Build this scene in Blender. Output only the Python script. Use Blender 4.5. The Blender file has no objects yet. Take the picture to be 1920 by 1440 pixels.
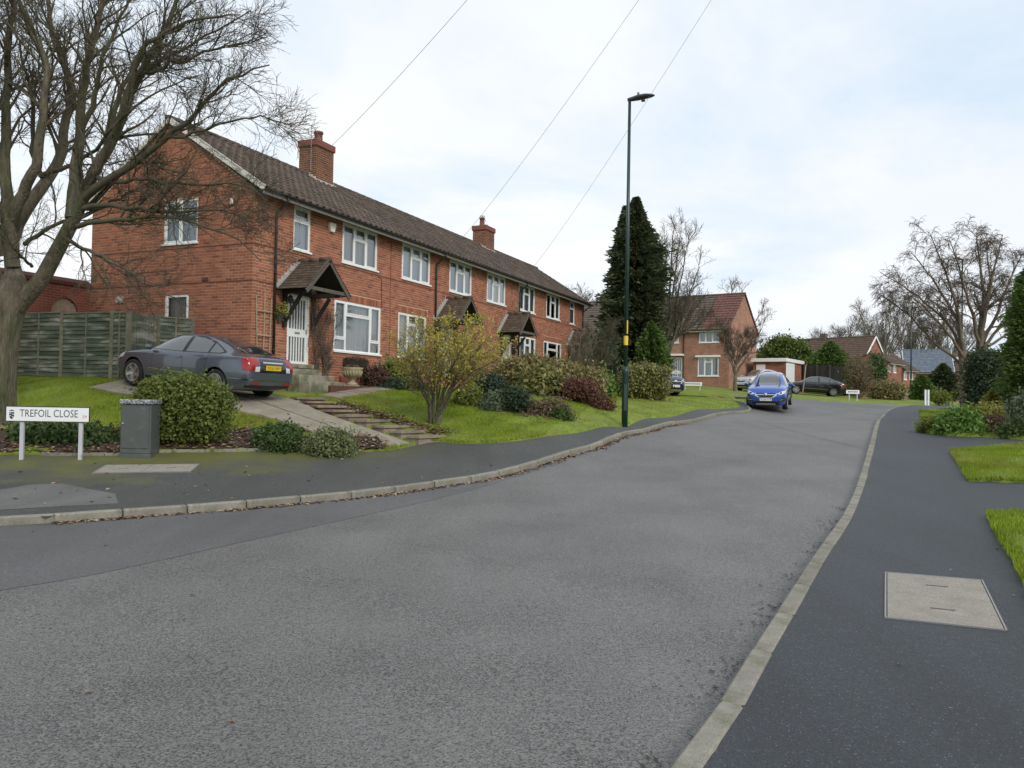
import bpy, bmesh, math, random
import numpy as np
from mathutils import Vector, Matrix
from mathutils.bvhtree import BVHTree

random.seed(7); np.random.seed(7)
SC = bpy.context.scene
COL = SC.collection
rad = math.radians

# ------------------------------------------------------------------ camera
F_PX = 1500.0; PITCH = rad(1.0); ROLL = rad(1.05); CZ = 1.65
cam_d = bpy.data.cameras.new('camera'); cam = bpy.data.objects.new('camera', cam_d); COL.objects.link(cam)
cam_d.sensor_fit = 'HORIZONTAL'; cam_d.sensor_width = 36.0; cam_d.lens = 36.0 * F_PX / 1920.0
cam_d.clip_end = 3000.0; cam_d.clip_start = 0.05
CM = Matrix.Rotation(math.pi / 2 + PITCH, 3, 'X') @ Matrix.Rotation(ROLL, 3, 'Z')
cam.matrix_world = Matrix.Translation((0, 0, CZ)) @ CM.to_4x4()
SC.camera = cam

# ------------------------------------------------------------------ world: thin high overcast with a few pale blue gaps
W = bpy.data.worlds.new('World'); SC.world = W; W.use_nodes = True
nt = W.node_tree; nt.nodes.clear()
SUN_EL, SUN_AZ = rad(32), rad(150)        # azimuth clockwise from +Y (the view direction)
def wn(t, **k):
    n = nt.nodes.new(t)
    for a, b in k.items(): setattr(n, a, b)
    return n
sky = wn('ShaderNodeTexSky', sky_type='NISHITA', sun_disc=False)
sky.sun_elevation = SUN_EL; sky.sun_rotation = SUN_AZ; sky.air_density = 1.0; sky.dust_density = 1.5
tc = wn('ShaderNodeTexCoord')
sep = wn('ShaderNodeSeparateXYZ'); nt.links.new(tc.outputs['Generated'], sep.inputs[0])
zz = wn('ShaderNodeMath', operation='MAXIMUM'); nt.links.new(sep.outputs[2], zz.inputs[0]); zz.inputs[1].default_value = 0.0
za = wn('ShaderNodeMath', operation='ADD'); nt.links.new(zz.outputs[0], za.inputs[0]); za.inputs[1].default_value = 0.22
dx = wn('ShaderNodeMath', operation='DIVIDE'); nt.links.new(sep.outputs[0], dx.inputs[0]); nt.links.new(za.outputs[0], dx.inputs[1])
dy = wn('ShaderNodeMath', operation='DIVIDE'); nt.links.new(sep.outputs[1], dy.inputs[0]); nt.links.new(za.outputs[0], dy.inputs[1])
cv = wn('ShaderNodeCombineXYZ'); nt.links.new(dx.outputs[0], cv.inputs[0]); nt.links.new(dy.outputs[0], cv.inputs[1])
n1 = wn('ShaderNodeTexNoise'); n1.inputs['Scale'].default_value = 1.15; n1.inputs['Detail'].default_value = 7; n1.inputs['Roughness'].default_value = 0.58
n1.inputs['Distortion'].default_value = 0.35
nt.links.new(cv.outputs[0], n1.inputs['Vector'])
n2 = wn('ShaderNodeTexNoise'); n2.inputs['Scale'].default_value = 0.62; n2.inputs['Detail'].default_value = 5
mp = wn('ShaderNodeMapping'); mp.inputs['Location'].default_value = (3.1, 1.7, 5.0); nt.links.new(cv.outputs[0], mp.inputs[0]); nt.links.new(mp.outputs[0], n2.inputs['Vector'])
r1 = wn('ShaderNodeValToRGB'); r1.color_ramp.elements[0].position = 0.33; r1.color_ramp.elements[1].position = 0.54
r1.color_ramp.elements[0].color = (0.0, 0, 0, 1); r1.color_ramp.elements[1].color = (1, 1, 1, 1)
nt.links.new(n1.outputs[0], r1.inputs[0])
r2 = wn('ShaderNodeValToRGB')
r2.color_ramp.elements[0].position = 0.36; r2.color_ramp.elements[0].color = (7.05, 7.5, 8.1, 1)
r2.color_ramp.elements[1].position = 0.60; r2.color_ramp.elements[1].color = (8.2, 8.38, 8.65, 1)
nt.links.new(n2.outputs[0], r2.inputs[0])
gap = wn('ShaderNodeMix', data_type='RGBA', blend_type='MIX'); gap.inputs[0].default_value = 0.84   # thin veil over the clear sky
nt.links.new(sky.outputs[0], gap.inputs[6]); gap.inputs[7].default_value = (6.5, 7.6, 8.7, 1)
mx = wn('ShaderNodeMix', data_type='RGBA'); nt.links.new(r1.outputs[0], mx.inputs[0]); nt.links.new(gap.outputs[2], mx.inputs[6]); nt.links.new(r2.outputs[0], mx.inputs[7])
bg = wn('ShaderNodeBackground'); bg.inputs['Strength'].default_value = 0.1; nt.links.new(mx.outputs[2], bg.inputs[0])
wo = wn('ShaderNodeOutputWorld'); nt.links.new(bg.outputs[0], wo.inputs[0])

sun_d = bpy.data.lights.new('sun', 'SUN'); sun = bpy.data.objects.new('sun', sun_d); COL.objects.link(sun)
sun_d.energy = 1.5; sun_d.angle = rad(16); sun_d.color = (1.0, 0.955, 0.89)
sd = Vector((math.sin(SUN_AZ) * math.cos(SUN_EL), math.cos(SUN_AZ) * math.cos(SUN_EL), math.sin(SUN_EL)))
sun.rotation_euler = (-sd).to_track_quat('-Z', 'Y').to_euler()

SC.view_settings.view_transform = 'Standard'; SC.view_settings.look = 'None'
SC.view_settings.exposure = 0.30; SC.view_settings.gamma = 1.0; SC.view_settings.use_curve_mapping = False

# ------------------------------------------------------------------ helpers
def ray(u, v):
    d = CM @ Vector(((u - 960) / F_PX, -(v - 720) / F_PX, -1.0)); return d / d.y
def at(u, v, Y):
    d = ray(u, v); return Vector((d.x * Y, Y, CZ + d.z * Y))

def link(name, data, parent=None, kind=None):
    o = bpy.data.objects.new(name, data); COL.objects.link(o)
    if parent is not None: o.parent = parent
    if kind: o['kind'] = kind
    return o
def tag(o, label=None, cat=None, group=None, kind=None):
    if label: o['label'] = label
    if cat: o['category'] = cat
    if group: o['group'] = group
    if kind: o['kind'] = kind
    return o
def empty(name, loc=(0, 0, 0), rz=0.0):
    o = bpy.data.objects.new(name, None); COL.objects.link(o); o.empty_display_size = 0.2
    o.location = loc; o.rotation_euler = (0, 0, rz); return o
def copy_tree(o, parent=None):
    c = o.copy(); COL.objects.link(c)
    if parent is not None: c.parent = parent
    for ch in o.children: copy_tree(ch, c)
    return c

class MB:
    def __init__(s): s.v = []; s.f = []; s.m = []; s.mi = 0
    def add(s, vs, fs):
        b = len(s.v); s.v.extend([tuple(p) for p in vs])
        for f in fs: s.f.append(tuple(i + b for i in f)); s.m.append(s.mi)
    def quad(s, a, b, c, d): s.add((a, b, c, d), ((0, 1, 2, 3),))
    def box(s, x0, x1, y0, y1, z0, z1, M=None):
        vs = [(x, y, z) for z in (z0, z1) for y in (y0, y1) for x in (x0, x1)]
        if M is not None: vs = [M @ Vector(p) for p in vs]
        s.add(vs, ((0, 2, 3, 1), (4, 5, 7, 6), (0, 1, 5, 4), (2, 6, 7, 3), (0, 4, 6, 2), (1, 3, 7, 5)))
    def bbox(s, x0, x1, y0, y1, z0, z1, b, M=None):      # box with chamfered edges
        cx, cy, cz = (x0 + x1) / 2, (y0 + y1) / 2, (z0 + z1) / 2; hx, hy, hz = (x1 - x0) / 2, (y1 - y0) / 2, (z1 - z0) / 2
        vs = []; idx = {}
        for sx in (-1, 1):
            for sy in (-1, 1):
                for sz in (-1, 1):
                    for a in range(3):
                        p = [sx * (hx - b), sy * (hy - b), sz * (hz - b)]; h = (hx, hy, hz)[a]; p[a] = (sx, sy, sz)[a] * h
                        idx[(sx, sy, sz, a)] = len(vs); q = Vector((cx + p[0], cy + p[1], cz + p[2])); vs.append(M @ q if M is not None else q)
        fs = []
        for a in range(3):
            o1, o2 = [i for i in range(3) if i != a]
            for s1 in (-1, 1):
                ring = []
                for (t1, t2) in ((-1, -1), (1, -1), (1, 1), (-1, 1)):
                    k = [0, 0, 0]; k[a] = s1; k[o1] = t1; k[o2] = t2; ring.append(idx[(*k, a)])
                fs.append(tuple(ring))
        for a in range(3):
            o1, o2 = [i for i in range(3) if i != a]
            for t1 in (-1, 1):
                for t2 in (-1, 1):
                    k0 = [0, 0, 0]; k0[o1] = t1; k0[o2] = t2; k0[a] = -1; k1 = list(k0); k1[a] = 1
                    fs.append((idx[(*k0, o1)], idx[(*k1, o1)], idx[(*k1, o2)], idx[(*k0, o2)]))
        for sx in (-1, 1):
            for sy in (-1, 1):
                for sz in (-1, 1): fs.append(tuple(idx[(sx, sy, sz, a)] for a in range(3)))
        s.add(vs, fs)
    def beam(s, a, b, w, h, up=(0, 0, 1)):               # rectangular bar between two points
        a = Vector(a); b = Vector(b); d = (b - a); L = d.length; d.normalize()
        x = d.cross(Vector(up))
        if x.length < 1e-4: x = d.cross(Vector((1, 0, 0)))
        x.normalize(); z = x.cross(d)
        M = Matrix((x, d, z)).transposed().to_4x4(); M.translation = a
        s.box(-w / 2, w / 2, 0, L, -h / 2, h / 2, M)
    def tube(s, pts, rs, n=6, cap=True):
        pts = [Vector(p) for p in pts]
        if not isinstance(rs, (list, tuple)): rs = [rs] * len(pts)
        prev = None; vs = []; N = len(pts)
        for i, p in enumerate(pts):
            d = (pts[min(i + 1, N - 1)] - pts[max(i - 1, 0)])
            if d.length < 1e-9: d = Vector((0, 0, 1))
            d.normalize()
            x = (Vector((1, 0, 0)) if abs(d.x) < 0.8 else Vector((0, 1, 0))) if prev is None else prev
            x = (x - d * x.dot(d)); x.normalize(); prev = x; y = d.cross(x)
            for k in range(n):
                a = 2 * math.pi * k / n; vs.append(p + (x * math.cos(a) + y * math.sin(a)) * rs[i])
        fs = [(i * n + k, i * n + (k + 1) % n, (i + 1) * n + (k + 1) % n, (i + 1) * n + k) for i in range(N - 1) for k in range(n)]
        if cap: fs.append(tuple(range(n - 1, -1, -1))); fs.append(tuple((N - 1) * n + k for k in range(n)))
        s.add(vs, fs)
    def lathe(s, prof, n=16, M=None):                    # profile [(r,z)]
        vs = []
        for r, z in prof:
            for k in range(n):
                a = 2 * math.pi * k / n; q = Vector((r * math.cos(a), r * math.sin(a), z)); vs.append(M @ q if M is not None else q)
        P = len(prof)
        fs = [(i * n + k, i * n + (k + 1) % n, (i + 1) * n + (k + 1) % n, (i + 1) * n + k) for i in range(P - 1) for k in range(n)]
        fs.append(tuple(range(n - 1, -1, -1))); fs.append(tuple((P - 1) * n + k for k in range(n)))
        s.add(vs, fs)
    def prism(s, poly, h0, h1, axes='xz'):               # polygon extruded along the missing axis
        def P(a, b, h): return {'xz': (a, h, b), 'yz': (h, a, b), 'xy': (a, b, h)}[axes]
        n = len(poly); vs = [P(a, b, h0) for a, b in poly] + [P(a, b, h1) for a, b in poly]
        s.add(vs, [tuple(range(n)), tuple(range(2 * n - 1, n - 1, -1))] + [(i, i + n, (i + 1) % n + n, (i + 1) % n) for i in range(n)])
    def mesh(s, name, mats, smooth=False):
        me = bpy.data.meshes.new(name); me.from_pydata([tuple(p) for p in s.v], [], s.f)
        for m in (mats if isinstance(mats, (list, tuple)) else [mats]): me.materials.append(m)
        if any(s.m): me.polygons.foreach_set('material_index', s.m)
        if smooth: me.polygons.foreach_set('use_smooth', [True] * len(me.polygons))
        bm = bmesh.new(); bm.from_mesh(me); bmesh.ops.recalc_face_normals(bm, faces=bm.faces); bm.to_mesh(me); bm.free()
        me.update(); return me
    def build(s, name, mats, parent=None, smooth=False, kind=None):
        return link(name, s.mesh(name, mats, smooth), parent, kind)

def np_mesh(name, V, Fq, mat, smooth=False):             # fast mesh from arrays: V (n,3), Fq (m,k)
    me = bpy.data.meshes.new(name); V = np.asarray(V, np.float32); Fq = np.asarray(Fq, np.int32)
    me.vertices.add(len(V)); me.vertices.foreach_set('co', V.ravel())
    k = Fq.shape[1]; me.loops.add(Fq.size); me.loops.foreach_set('vertex_index', Fq.ravel())
    me.polygons.add(len(Fq)); me.polygons.foreach_set('loop_start', np.arange(0, Fq.size, k, dtype=np.int32))
    try: me.polygons.foreach_set('loop_total', np.full(len(Fq), k, np.int32))
    except Exception: pass
    if smooth: me.polygons.foreach_set('use_smooth', np.ones(len(Fq), bool))
    if mat is not None: me.materials.append(mat)
    me.update(calc_edges=True); me.validate(); return me

def catmull(P, per=8):
    P = [Vector(p) for p in P]; out = []
    for i in range(len(P) - 1):
        p0 = P[max(i - 1, 0)]; p1 = P[i]; p2 = P[i + 1]; p3 = P[min(i + 2, len(P) - 1)]
        for k in range(per):
            t = k / per
            out.append(0.5 * ((2 * p1) + (p2 - p0) * t + (2 * p0 - 5 * p1 + 4 * p2 - p3) * t * t + (3 * p1 - p0 - 3 * p2 + p3) * t ** 3))
    out.append(P[-1]); return out
def resample(P, n):
    P = np.array([tuple(p) for p in P]); d = np.r_[0, np.cumsum(np.linalg.norm(np.diff(P, axis=0), axis=1))]
    t = np.linspace(0, d[-1], n); return np.stack([np.interp(t, d, P[:, i]) for i in range(P.shape[1])], 1)

def text_mesh(txt, size, depth=0.0, align='CENTER'):
    c = bpy.data.curves.new('lettering', 'FONT'); c.body = txt; c.size = size; c.extrude = depth; c.align_x = align; c.align_y = 'CENTER'; c.resolution_u = 3
    o = bpy.data.objects.new('lettering', c); COL.objects.link(o)
    dg = bpy.context.evaluated_depsgraph_get(); me = bpy.data.meshes.new_from_object(o.evaluated_get(dg))
    bpy.data.objects.remove(o); bpy.data.curves.remove(c); return me

# ------------------------------------------------------------------ materials
def new_mat(name):
    m = bpy.data.materials.new(name); m.use_nodes = True; n = m.node_tree
    return m, n, n.nodes['Principled BSDF']
def mat(name, col, rough=0.6, metal=0.0, var=0.0, vscale=3.0, bump=0.0, bscale=60.0, rnd=None, ramp=None, spec=0.5, col2=None, c2scale=1.0, c2lo=0.45, c2hi=0.65,
        speck=0.0, sscale=150.0, speckcol=None, transl=0.0, coat=0.0, bdist=0.01, detail=6, stretch=None):
    m, n, b = new_mat(name); N = n.nodes; L = n.links.new
    b.inputs['Roughness'].default_value = rough; b.inputs['Metallic'].default_value = metal
    b.inputs['Specular IOR Level'].default_value = spec
    if coat: b.inputs['Coat Weight'].default_value = coat; b.inputs['Coat Roughness'].default_value = 0.03
    tcn = N.new('ShaderNodeTexCoord'); vec = tcn.outputs['Object']
    if stretch:
        mpn = N.new('ShaderNodeMapping'); mpn.inputs['Scale'].default_value = stretch; L(vec, mpn.inputs[0]); vec = mpn.outputs[0]
    rgb = N.new('ShaderNodeRGB'); rgb.outputs[0].default_value = (*col, 1); cur = rgb.outputs[0]
    if ramp:
        rp = N.new('ShaderNodeValToRGB'); rp.color_ramp.interpolation = 'LINEAR'
        el = rp.color_ramp.elements; el[0].position = 0; el[0].color = (*ramp[0], 1); el[1].position = 1; el[1].color = (*ramp[-1], 1)
        for i, c in enumerate(ramp[1:-1]): e_ = el.new((i + 1) / (len(ramp) - 1)); e_.color = (*c, 1)
        if rnd == 'object': src = N.new('ShaderNodeObjectInfo').outputs['Random']
        else: src = N.new('ShaderNodeNewGeometry').outputs['Random Per Island']
        L(src, rp.inputs[0]); cur = rp.outputs[0]
    if col2:
        nz = N.new('ShaderNodeTexNoise'); nz.inputs['Scale'].default_value = c2scale; nz.inputs['Detail'].default_value = 5; L(vec, nz.inputs['Vector'])
        mr = N.new('ShaderNodeMapRange'); mr.inputs[1].default_value = c2lo; mr.inputs[2].default_value = c2hi; L(nz.outputs[0], mr.inputs[0])
        x = N.new('ShaderNodeMix'); x.data_type = 'RGBA'; L(mr.outputs[0], x.inputs[0]); L(cur, x.inputs[6]); x.inputs[7].default_value = (*col2, 1); cur = x.outputs[2]
    if var:
        nz = N.new('ShaderNodeTexNoise'); nz.inputs['Scale'].default_value = vscale; nz.inputs['Detail'].default_value = detail; nz.inputs['Roughness'].default_value = 0.65; L(vec, nz.inputs['Vector'])
        mr = N.new('ShaderNodeMapRange'); mr.inputs[1].default_value = 0.25; mr.inputs[2].default_value = 0.75; mr.inputs[3].default_value = 1 - var; mr.inputs[4].default_value = 1 + var; L(nz.outputs[0], mr.inputs[0])
        x = N.new('ShaderNodeMix'); x.data_type = 'RGBA'; x.blend_type = 'MULTIPLY'; x.inputs[0].default_value = 1; L(cur, x.inputs[6]); L(mr.outputs[0], x.inputs[7]); cur = x.outputs[2]
    if speck:
        vo = N.new('ShaderNodeTexVoronoi'); vo.inputs['Scale'].default_value = sscale; L(vec, vo.inputs['Vector'])
        sp = N.new('ShaderNodeSeparateColor'); L(vo.outputs['Color'], sp.inputs[0])
        mr = N.new('ShaderNodeMapRange'); mr.inputs[3].default_value = 1 - speck; mr.inputs[4].default_value = 1 + speck; L(sp.outputs[0], mr.inputs[0])
        x = N.new('ShaderNodeMix'); x.data_type = 'RGBA'; x.blend_type = 'MULTIPLY'; x.inputs[0].default_value = 1; L(cur, x.inputs[6]); L(mr.outputs[0], x.inputs[7]); cur = x.outputs[2]
        if speckcol:
            gt = N.new('ShaderNodeMath'); gt.operation = 'GREATER_THAN'; L(sp.outputs[1], gt.inputs[0]); gt.inputs[1].default_value = 0.985
            x = N.new('ShaderNodeMix'); x.data_type = 'RGBA'; L(gt.outputs[0], x.inputs[0]); L(cur, x.inputs[6]); x.inputs[7].default_value = (*speckcol, 1); cur = x.outputs[2]
    L(cur, b.inputs['Base Color'])
    if bump:
        nz = N.new('ShaderNodeTexNoise'); nz.inputs['Scale'].default_value = bscale; nz.inputs['Detail'].default_value = 4; L(vec, nz.inputs['Vector'])
        bp = N.new('ShaderNodeBump'); bp.inputs['Strength'].default_value = bump; bp.inputs['Distance'].default_value = bdist; L(nz.outputs[0], bp.inputs['Height']); L(bp.outputs[0], b.inputs['Normal'])
    if transl:
        tr = N.new('ShaderNodeBsdfTranslucent'); L(cur, tr.inputs[0]); ms = N.new('ShaderNodeMixShader'); ms.inputs[0].default_value = transl
        L(b.outputs[0], ms.inputs[1]); L(tr.outputs[0], ms.inputs[2]); L(ms.outputs[0], n.nodes['Material Output'].inputs[0])
    return m
def leaf_mat(name, ramp, rough=0.55, transl=0.3):
    ramp = [tuple(c * 1.4 for c in r) for r in ramp]; return mat(name, ramp[0], rough, ramp=ramp, transl=transl, spec=0.35)

def glass_mat(name, tint=(0.82, 0.87, 0.9), boost=1.0):
    m, n, b = new_mat(name); n.nodes.remove(b); N = n.nodes; L = n.links.new
    fr = N.new('ShaderNodeFresnel'); fr.inputs[0].default_value = 1.5
    mu = N.new('ShaderNodeMath'); mu.operation = 'MULTIPLY_ADD'; mu.inputs[1].default_value = boost; mu.inputs[2].default_value = 0.06; mu.use_clamp = True; L(fr.outputs[0], mu.inputs[0])
    gl = N.new('ShaderNodeBsdfGlossy'); gl.inputs['Roughness'].default_value = 0.02; gl.inputs['Color'].default_value = (0.95, 0.97, 1, 1)
    tr = N.new('ShaderNodeBsdfTransparent'); tr.inputs[0].default_value = (*tint, 1)
    ms = N.new('ShaderNodeMixShader'); L(mu.outputs[0], ms.inputs[0]); L(tr.outputs[0], ms.inputs[1]); L(gl.outputs[0], ms.inputs[2]); L(ms.outputs[0], n.nodes['Material Output'].inputs[0])
    return m

BR = [(0.17, 0.060, 0.041), (0.285, 0.096, 0.055), (0.335, 0.119, 0.064), (0.30, 0.102, 0.057), (0.40, 0.160, 0.088), (0.24, 0.079, 0.048)]
TR = [(0.045, 0.032, 0.025), (0.066, 0.046, 0.034), (0.090, 0.062, 0.046), (0.056, 0.041, 0.033), (0.110, 0.084, 0.064)]
m_brick_one = mat('brick_single', BR[0], 0.85, rnd='object', ramp=BR, var=0.18, vscale=25, bump=0.25, bscale=180)
m_brick_all = mat('brick_many', BR[0], 0.85, rnd='island', ramp=BR, var=0.15, vscale=0.6, bump=0.25, bscale=180)
m_mortar = mat('mortar', (0.54, 0.38, 0.26), 0.95, var=0.2, vscale=4)
m_brick_dark = mat('brick_dark', (0.10, 0.04, 0.03), 0.9, var=0.25, vscale=8)
m_tile_one = mat('tile_single', TR[0], 0.8, rnd='object', ramp=TR, var=0.35, vscale=9, col2=(0.16, 0.15, 0.12), c2scale=7, c2lo=0.62, c2hi=0.75)
m_tile_all = mat('tile_many', TR[0], 0.8, rnd='island', ramp=TR, var=0.35, vscale=1.4, col2=(0.15, 0.14, 0.11), c2scale=5, c2lo=0.62, c2hi=0.75)
m_porchtile = mat('porch_tile', (0.1, 0.06, 0.04), 0.85, rnd='island', ramp=[(0.065, 0.043, 0.030), (0.105, 0.073, 0.050), (0.088, 0.064, 0.043), (0.13, 0.10, 0.07)], var=0.3, vscale=6)
m_white = mat('white_paint', (0.78, 0.79, 0.78), 0.45, var=0.05, vscale=3)
m_cream = mat('cream_paint', (0.74, 0.72, 0.64), 0.5, var=0.05)
m_verge = mat('verge_paint', (0.66, 0.64, 0.59), 0.8, var=0.3, vscale=5)
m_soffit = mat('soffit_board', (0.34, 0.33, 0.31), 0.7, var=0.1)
m_black = mat('black_plastic', (0.012, 0.012, 0.012), 0.45)
m_pipe = mat('pipe_black', (0.018, 0.016, 0.015), 0.5)
m_timber = mat('dark_timber', (0.028, 0.022, 0.018), 0.8, var=0.35, vscale=14, bump=0.3, bscale=60)
m_timber_grey = mat('weathered_timber', (0.10, 0.088, 0.072), 0.85, var=0.35, vscale=14, bump=0.3, bscale=60)
m_lath = mat('bare_lath', (0.36, 0.275, 0.19), 0.8, var=0.25, vscale=12)
m_glass = glass_mat('window_glass', boost=1.5)
m_curtain = mat('net_curtain', (0.60, 0.63, 0.65), 0.95, var=0.06, vscale=3)
m_curtain_b = mat('net_curtain_dim', (0.44, 0.46, 0.47), 0.95, var=0.12, vscale=3); m_curtain_c = mat('net_curtain_cream', (0.66, 0.65, 0.60), 0.95, var=0.08, vscale=3)
m_curtain_d = mat('curtain_green', (0.22, 0.27, 0.22), 0.95, var=0.15, vscale=3)
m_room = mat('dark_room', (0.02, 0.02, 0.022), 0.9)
m_lead = mat('lead_flashing', (0.36, 0.35, 0.33), 0.6, var=0.25, vscale=8)
m_mortar_fillet = mat('mortar_fillet', (0.48, 0.43, 0.38), 0.95, var=0.2, vscale=10)
m_pot = mat('terracotta', (0.185, 0.066, 0.044), 0.8, var=0.2, vscale=8)
m_concrete = mat('concrete', (0.285, 0.250, 0.198), 0.9, var=0.28, vscale=2.2, bump=0.25, bscale=130, speck=0.14, sscale=160, col2=(0.24, 0.225, 0.16), c2scale=3)
m_slab = mat('paving_slab', (0.27, 0.21, 0.165), 0.9, var=0.3, vscale=2.5, bump=0.25, bscale=120, col2=(0.14, 0.135, 0.09), c2scale=3.5)
m_step = mat('step_concrete', (0.28, 0.255, 0.20), 0.92, var=0.3, vscale=3, bump=0.3, bscale=100, col2=(0.12, 0.13, 0.07), c2scale=2.5)
m_kerb = mat('kerb_concrete', (0.225, 0.205, 0.165), 0.9, rnd='object', ramp=[(0.175, 0.165, 0.136), (0.26, 0.245, 0.205), (0.21, 0.197, 0.162)], var=0.25, vscale=7, bump=0.3, bscale=170, speck=0.2, sscale=220, col2=(0.13, 0.13, 0.085), c2scale=4, c2lo=0.5, c2hi=0.7)
m_cover = mat('cover_concrete', (0.275, 0.252, 0.212), 0.9, var=0.18, vscale=5, bump=0.3, bscale=200, speck=0.3, sscale=190)
m_steel = mat('galvanised', (0.32, 0.31, 0.30), 0.5, 0.6, var=0.15)
m_soil = mat('soil', (0.055, 0.036, 0.024), 0.95, var=0.4, vscale=6, bump=0.7, bscale=30, bdist=0.03)
m_bark = mat('bark', (0.135, 0.112, 0.080), 0.95, var=0.6, vscale=14, bump=1.0, bscale=24, bdist=0.06, col2=(0.070, 0.074, 0.036), c2scale=2.2, c2lo=0.42, c2hi=0.62, stretch=(1, 1, 0.22))
m_twig = mat('twig_bark', (0.085, 0.068, 0.045), 0.9, var=0.3, vscale=3, col2=(0.075, 0.078, 0.038), c2scale=1.3)
m_twig_r = mat('twig_reddish', (0.118, 0.092, 0.068), 0.9, var=0.3, vscale=3)
m_twig_y = mat('twig_tan', (0.175, 0.145, 0.088), 0.9, var=0.3, vscale=3)
m_bark_pale = mat('bark_pale', (0.16, 0.125, 0.090), 0.95, var=0.35, vscale=5, bump=0.8, bscale=14, bdist=0.03)
m_green_post = mat('green_column', (0.012, 0.040, 0.034), 0.38, var=0.15, vscale=2)
m_head = mat('lantern_grey', (0.045, 0.045, 0.055), 0.4)
m_yellow = mat('yellow_tag', (0.75, 0.52, 0.03), 0.5)
m_cab = mat('cabinet_green', (0.075, 0.083, 0.078), 0.55, var=0.16, vscale=4, bump=0.08, bscale=200, col2=(0.12, 0.125, 0.11), c2scale=6, c2lo=.58, c2hi=.75)
m_cabtop = mat('cabinet_lid', (0.10, 0.105, 0.115), 0.6, col2=(0.55, 0.56, 0.58), c2scale=22, c2lo=0.5, c2hi=0.62, stretch=(1, 1, 2.5), bump=0.3, bscale=40)
m_signw = mat('sign_white', (0.76, 0.77, 0.78), 0.4, var=0.04)
m_signk = mat('sign_ink', (0.025, 0.027, 0.03), 0.5)
m_signr = mat('sign_red', (0.55, 0.04, 0.04), 0.5)
m_postw = mat('post_grey', (0.46, 0.46, 0.49), 0.5, var=0.12)
FE = [(0.070, 0.092, 0.058), (0.098, 0.118, 0.076), (0.056, 0.080, 0.054), (0.125, 0.138, 0.096)]
m_fence = mat('fence_green', FE[0], 0.9, rnd='object', ramp=FE, var=0.4, vscale=3.5, bump=0.4, bscale=40, col2=(0.33, 0.33, 0.28), c2scale=2.2, c2lo=0.50, c2hi=0.72, stretch=(0.6, 0.6, 3))
m_fencepost = mat('fence_post', (0.19, 0.18, 0.125), 0.9, var=0.35, vscale=6, bump=0.4, bscale=40)
m_fence_dark = mat('fence_dark', (0.035, 0.032, 0.030), 0.9, rnd='object', ramp=[(0.028, 0.026, 0.024), (0.044, 0.040, 0.036), (0.036, 0.032, 0.03)], var=0.3, vscale=3)
m_stone = mat('urn_stone', (0.33, 0.28, 0.17), 0.9, var=0.3, vscale=8)
m_rubber = mat('tyre_rubber', (0.014, 0.014, 0.015), 0.75)
m_alloy = mat('alloy', (0.52, 0.52, 0.53), 0.3, 0.8)
m_chrome = mat('chrome', (0.62, 0.63, 0.64), 0.15, 1.0)
m_carglass = mat('car_glass', (0.030, 0.040, 0.046), 0.02, spec=1.0, coat=1.0)
m_redlight = mat('red_lens', (0.32, 0.010, 0.012), 0.12, coat=0.6)
m_clearlight = mat('clear_lens', (0.62, 0.62, 0.62), 0.1, coat=0.8)
m_plate_y = mat('plate_yellow', (0.72, 0.50, 0.02), 0.4)
m_plate_w = mat('plate_white', (0.78, 0.78, 0.78), 0.4)
def paint(name, c, metal=0.45): return mat(name, c, 0.28, metal, coat=1.0)
m_p_grey = paint('paint_grey', (0.105, 0.122, 0.155)); m_p_blue = paint('paint_blue', (0.030, 0.095, 0.43)); m_p_silver = paint('paint_silver', (0.52, 0.52, 0.53))
m_p_black = paint('paint_black', (0.016, 0.017, 0.019)); m_p_navy = paint('paint_navy', (0.010, 0.018, 0.055))
m_wire = mat('wire', (0.26, 0.26, 0.27), 0.6)
# ------------------------------------------------------------------ terrain height (thin-plate surface through surveyed points)
TO = Vector((-6.877, 21.0, 0.0)); TE = Vector((0.40753, 0.91319, 0)); TN = Vector((-0.91319, 0.40753, 0))
def T(x, y, z=0.0): return TO + TE * x + TN * y + Vector((0, 0, z))
CP = []
def cp(x, y, z): CP.append((x, y, z))
def cpp(u, v, Y, dz=0.0): p = at(u, v, Y); CP.append((p.x, p.y, p.z + dz))
for c in [(0, 0, 0), (-6, 3, -.14), (0, -8, -.25), (9, -4, .02), (-14, 6, -.25), (-22, 3, -.5), (-25, -10, -.8), (20, -10, .2), (6, 4, .14), (10, 8, .32), (14, 13, .62), (18, 18, .95), (22, 24, 1.25)]: cp(*c)
for u, v, Y in [(0, 975, 10), (260, 962, 10.7), (700, 930, 12.3), (910, 898, 14), (1060, 853, 17), (1220, 808, 22.5), (1380, 776, 31.5)]: cpp(u, v, Y)
for u, v, Y in [(1253, 1440, 3.35), (1467, 1134, 5.9), (1605, 910, 12.3), (1630, 835, 18.5), (1645, 785, 29)]: cpp(u, v, Y, -.1)
for u, v, Y in [(1440, 770, 36.5), (1398, 758, 37.5), (1330, 750, 40.5), (1310, 741, 46), (1400, 744.5, 47), (1490, 747, 48), (1560, 752, 48.5), (1640, 756, 50), (1700, 759, 52), (1745, 761, 54)]: cpp(u, v, Y, -.03)
cpp(100, 858, 15, -.1); cpp(255, 856, 15.1, -.1); cpp(510, 846, 15.9, -.1); cpp(745, 842, 16.6, -.1); cpp(955, 830, 17.6, -.1); cpp(1171, 800, 22.8, -.1); cpp(1272, 778, 27.5, -.1); cpp(1340, 767, 32, -.1)
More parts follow.
